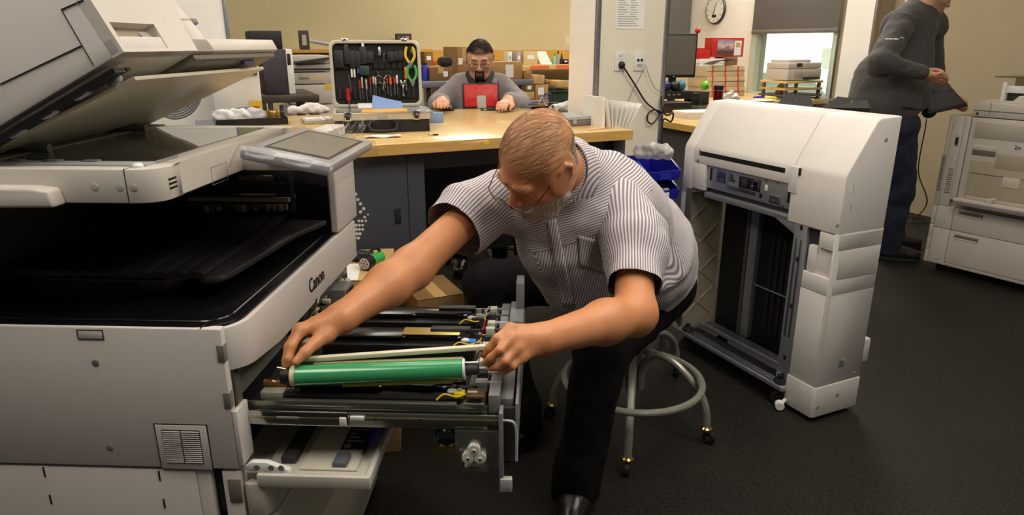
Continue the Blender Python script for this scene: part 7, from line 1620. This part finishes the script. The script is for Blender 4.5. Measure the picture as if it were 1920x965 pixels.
t, w_, h_ = bbox('box', 'large red box printed with a mountain landscape', 'box', 1336, 64, 1395, 100, sv+.13, .12, mat('box red', (184, 40, 28), .5)); t.location.z = max(zk2, zc2)
PIC = mat('landscape print', (120, 104, 120), .5, var=.0); ntp = PIC.node_tree; tcp = ntp.nodes.new('ShaderNodeTexCoord'); sx_ = ntp.nodes.new('ShaderNodeSeparateXYZ'); rpp = ntp.nodes.new('ShaderNodeValToRGB'); mrr = ntp.nodes.new('ShaderNodeMapRange')
nzp = ntp.nodes.new('ShaderNodeTexNoise'); nzp.inputs['Scale'].default_value = 14; adp = ntp.nodes.new('ShaderNodeMath'); adp.operation = 'MULTIPLY_ADD'; adp.inputs[1].default_value = .12
ntp.links.new(tcp.outputs['Object'], sx_.inputs[0]); ntp.links.new(tcp.outputs['Object'], nzp.inputs['Vector']); ntp.links.new(nzp.outputs['Fac'], adp.inputs[0]); ntp.links.new(sx_.outputs['Z'], adp.inputs[2])
mrr.inputs[1].default_value = .04; mrr.inputs[2].default_value = h_+.06; ntp.links.new(adp.outputs[0], mrr.inputs[0]); ntp.links.new(mrr.outputs[0], rpp.inputs[0])
rpp.color_ramp.elements[0].color = lin((120, 60, 50))+(1,); rpp.color_ramp.elements[1].color = lin((110, 112, 150))+(1,)
for (p_, c_) in ((.35, (70, 56, 60)), (.5, (150, 110, 110)), (.62, (196, 176, 176))): e_ = rpp.color_ramp.elements.new(p_); e_.color = lin(c_)+(1,)
ntp.links.new(rpp.outputs[0], ntp.nodes['Principled BSDF'].inputs['Base Color'])
plabel(t, -w_*.34, w_*.18, h_*.06, h_*.9, PIC, 'picture'); plabel(t, w_*.2, w_*.42, h_*.08, h_*.85, WPLAST, 'side_panel'); plabel(t, w_*.24, w_*.38, h_*.5, h_*.75, mat('gold print', (190, 160, 110), .5), 'side_print', -.003)
# clock on the window wall
cz = PUU(1344, 18, UR); t = thing('wall_clock', 'round white wall clock with dark rim beside the window', 'clock', UW(UR, cz[1], cz[2]), AU); rC = .155
MB().lathe([(rC, 0), (rC+.008, .012), (rC, .030), (rC-.012, .030)], (0, 0, 0), (-1, 0, 0), 36).build('rim', DGREY, t); MB().lathe([(rC-.012, .0305), (rC-.012, .032)], (0, 0, 0), (-1, 0, 0), 36).build('face', WHITE, t)
for k in range(12): a = k*math.pi/6; MB().box(-.034, -.032, -.004, .004, rC*.72, rC*.84).xf(Matrix.Rotation(a, 4, 'X')).build('hour_mark', GREY, t)
MB().box(-.036, -.034, -.005, .005, -.01, .06).xf(Matrix.Rotation(R(200), 4, 'X')).build('hour_hand', INK, t); MB().box(-.038, -.036, -.003, .003, -.01, .09).xf(Matrix.Rotation(R(20), 4, 'X')).build('minute_hand', INK, t); MB().box(-.034, -.032, -.035, .035, -.085, -.055).build('date_window', DGREY, t)
# printer on a wooden shelf rack by the window
vP = 2.44; zP = PUV(1530, 150, vP)[2]
ua, ub_ = PUV(1478, 150, vP)[0], PUV(1596, 150, vP)[0]
t = thing('shelf_rack', 'low wooden shelf rack with boards under the beige printer', 'shelf', UW(0, vP-.02, 0), AU)
for k, py in enumerate((151, 164, 176)): z_ = PUV(1530, py, vP-.02)[2]; MB().box(ua-.04, min(ub_, UR-.03), 0, .34, z_-.02, z_).build('shelf_board', [WOOD, WEDGE, mat('dark board', (90, 80, 70), .5), WEDGE][k], t, bevel=.002)
for x in (ua-.02, min(ub_, UR-.03)-.03): 
    for y in (.02, .30): MB().box(x, x+.025, y, y+.025, RD+.0005, zP-.02).build('post', GREY, t)
pw = front(1478, 112, 1575, 150, vP); w_ = min(pw[1], UR-.05)-pw[0]; h_ = pw[3]-pw[2]
t = thing('printer', 'beige desktop printer standing on the rack under the window', 'printer', UW(pw[0]+w_/2, vP, zP+.002), AU)
MB().box(-w_/2, w_/2, 0, .28, 0, h_*.55).build('body', GB, t, bevel=.008); MB().box(-w_/2, w_/2-.01, .0, .28, h_*.56, h_*.86).build('scanner', GB, t, bevel=.010); MB().box(-w_/2+.03, w_/2-.12, .03, .26, h_*.86, h_).build('feeder', GB, t, bevel=.008)
MB().box(-.02, w_/2-.02, -.003, .0, .02, h_*.40).build('output_bay', GB2, t, bevel=.003); MB().box(-.02, w_/2-.06, -.04, .0, .01, .03).build('output_tray', DGREY, t, bevel=.003); MB().box(-w_/2+.10, -w_/2+.17, -.004, .0, h_*.66, h_*.84).build('display', DGREY, t, bevel=.002)
MB().box(-w_/2+.08, -.03, -.003, 0, h_*.1, h_*.45).build('front_door', GB2, t, bevel=.003)
# bottle, screwdrivers, papers at the window table
p = PU2(1462, 184, RD); t = thing('bottle', 'white plastic bottle with narrow cap on the window table', 'bottle', p); MB().lathe([(.045, 0), (.048, .005), (.048, .10), (.030, .125), (.020, .13)], (0, 0, 0), (0, 0, 1), 18).build('body', WPLAST, t); MB().lathe([(.020, .13), (.020, .16), (.012, .165)], (0, 0, 0), (0, 0, 1), 14).build('cap', WHITE, t)
for (lb, px, py, c1, c2_, rz) in (('blue and black screwdriver lying on the window table', 1425, 186, BLUE, INK, 0.2), ('yellow and green screwdriver lying on the window table', 1448, 187, YELLOW, GREEN, -.1), ('red handled cutter lying on the window table', 1460, 181, TAPE, DGREY, .5)):
    t = thing('screwdriver', lb, 'tool', PU2(px, py, RD)+Vector((0, 0, .016)), rz); MB().tube([(-.07, 0, 0), (-.05, 0, 0), (.03, 0, 0), (.04, 0, 0)], [.010, .014, .014, .008], 10).build('handle', c1, t); MB().tube([(.04, 0, -.004), (.15, 0, -.010)], .005, 6).build('shaft', c2_, t)
t = thing('papers', 'loose papers spread on the table behind the finisher', 'papers', PU2(1400, 190, RD), AU)
for k, (x, y, rz, c) in enumerate(((-.25, .0, .1, WHITE), (.0, .05, -.2, LGREY), (.18, -.02, .3, WHITE), (.30, .10, .1, mat('tan sheet', (206, 184, 130), .7)))):
    MB().box(-.12, .12, -.09, .09, .003*k, .003*k+.0025).xf(Matrix.Translation((x, y, 0))@Matrix.Rotation(rz, 4, 'Z')).build('sheet', c, t)
cable('pale wires hanging on the wall right of the window', [UW(*PUU(1604, 70, UR-.02)), UW(*PUU(1596, 95, UR-.02)), UW(*PUU(1583, 125, UR-.02)), UW(*PUU(1582, 145, UR-.02))], LGREY, .006, 'wire')
cable('second pale wire hanging on the wall near the column', [UW(*PUU(1606, 72, UR-.02)), UW(*PUU(1602, 110, UR-.02)), UW(*PUU(1604, 150, UR-.02))], LGREY, .006, 'wire')
# ================================================================ outside the window
gx = UR+.14
o = ubox('outdoor_paving', gx, gx+26, -14, 26, -.72, -.57, mat('pale paving', (200, 198, 190), .8)); o['kind'] = 'structure'
o = ubox('outdoor_lawn', gx+.6, gx+3.0, -6, 26, -.57, -.54, mat('lawn', (150, 170, 90), .9, var=.25, vs=3)); o['kind'] = 'structure'
bd_ = thing('building', 'pale building with small windows seen across the street', 'building', UW(gx+12, 3, -.6), AU)
MB().box(0, 3, -16, 22, 0, 5).build('wall', mat('bright facade', (236, 236, 230), .8), bd_)
for k in range(12): MB().box(-.02, 0, -8+k*1.6, -7.3+k*1.6, 1.0, 1.9).build('window', mat('facade window', (170, 176, 160), .4), bd_)
cr = thing('car', 'light coloured parked car outside the window', 'car', UW(gx+6.5, 9.0, -.55), AU)
CARP = mat('car paint', (206, 210, 204), .25, coat=.5)
MB().prism([(-2.2, .35), (2.2, .35), (2.25, .75), (1.5, .95), (.8, 1.42), (-1.1, 1.45), (-1.9, .98), (-2.25, .85)], -.85, .85, fn=lambda p, t_: (t_, p[0], p[1])).build('body', CARP, cr, bevel=.05)
MB().prism([(-1.6, .98), (1.2, .98), (.72, 1.36), (-1.05, 1.39)], -.86, .86, fn=lambda p, t_: (t_, p[0], p[1])).build('windows', mat('car glass', (120, 132, 120), .1), cr)
for y in (-1.35, 1.35):
    for x in (-.8, .8): MB().lathe([(.30, -.1), (.33, -.08), (.33, .08), (.30, .1)], (x, y, .33), (1, 0, 0), 20).build('wheel', RUBBER, cr)
# ================================================================ blue bins and parts bags by the column
bz = PY(1240, 408, 3.02)
t0_ = thing('bin_stand', 'dark steel stand carrying blue parts bins beside the bench', 'stand', Vector((PY(1232, 400, 3.02).x, 3.02, 0)), AU); hbz = bz.z
MB().box(-.10, .10, 0, .22, hbz-.02, hbz).build('shelf', NAVY, t0_)
for (x, y) in ((-.09, .01), (.09, .01), (-.09, .21), (.09, .21)): MB().box(x-.01, x+.01, y-.01, y+.01, 0, hbz-.02).build('leg', NAVY, t0_)
BB = mat('bin blue', (34, 38, 156), .35)
for k in range(3):
    t = thing('parts_bin', ['bottom blue parts bin beside the bench', 'middle blue parts bin beside the bench', 'top blue parts bin full of clear bags'][k], 'bin', t0_.location+Vector((0, 0, hbz+.0005+k*.086)), AU, 'blue parts bins')
    m = MB(); m.box(-.09, .09, -.02, .20, 0, .006)
    for s in (-1, 1): m.prism([(-.02, 0), (.20, 0), (.20, .084), (.04, .084), (-.03, .045)], s*.09-.004, s*.09+.004, fn=lambda p, q: (q, p[0], p[1]))
    m.box(-.09, .09, .195, .20, 0, .084); m.prism([(-.02, 0), (-.03, .045), (-.036, .045), (-.026, 0)], -.09, .09, fn=lambda p, q: (q, p[0], p[1])); m.build('tub', BB, t)
    MB().box(-.03, .03, -.040, -.034, .010, .035).build('label_holder', WPLAST if k == 1 else BB, t)
for k in range(2):
    t = thing('parts_bag', ['crumpled clear parts bag heaped on the top blue bin', 'clear parts bag poking from the middle blue bin'][k], 'bag', t0_.location+Vector((-.02, .04, hbz+(.2585 if k == 0 else .093)))); V, Fq = polygonise([rc((-.06, .04, .03), (.05, 0, .03), .032, .034, .02), rc((-.02, 0, .05), (.05, -.05, .04), .03, .02, .02), ('cut', A((0, 0, 0)), A((0, 0, -1)))] if k == 0 else [rc((-.03, -.04, .022), (.05, -.04, .022), .02, .02, .02)], .006); V = V+vnormals(V, Fq)*(nz3(V, 40.)*.012)[:, None]; V[:, 2] = np.maximum(V[:, 2], 0); np_mesh('film', V, Fq, mat('cloudy film', (206, 202, 196), .2, alpha=.55), t)

# coil of grey leads hanging left behind the raised lid
t = thing('cable_coil', 'coil of grey leads hanging below the raised copier lid', 'cable', UW(*PUV(350, 180, .75)))
for k in range(5):
    pts = [PUV(372-3*k, 172, .75+.01*k), PUV(374-5*k, 190, .75+.01*k), PUV(355-4*k, 214-3*k, .75+.01*k), PUV(325-2*k, 222-4*k, .75+.01*k), PUV(295+3*k, 210-3*k, .75+.01*k), PUV(280+4*k, 200-4*k, .75+.01*k)]
    MB().tube(bez([UW(*p)-t.location for p in pts], 6), .0055, 6).build('lead', GREY, t)
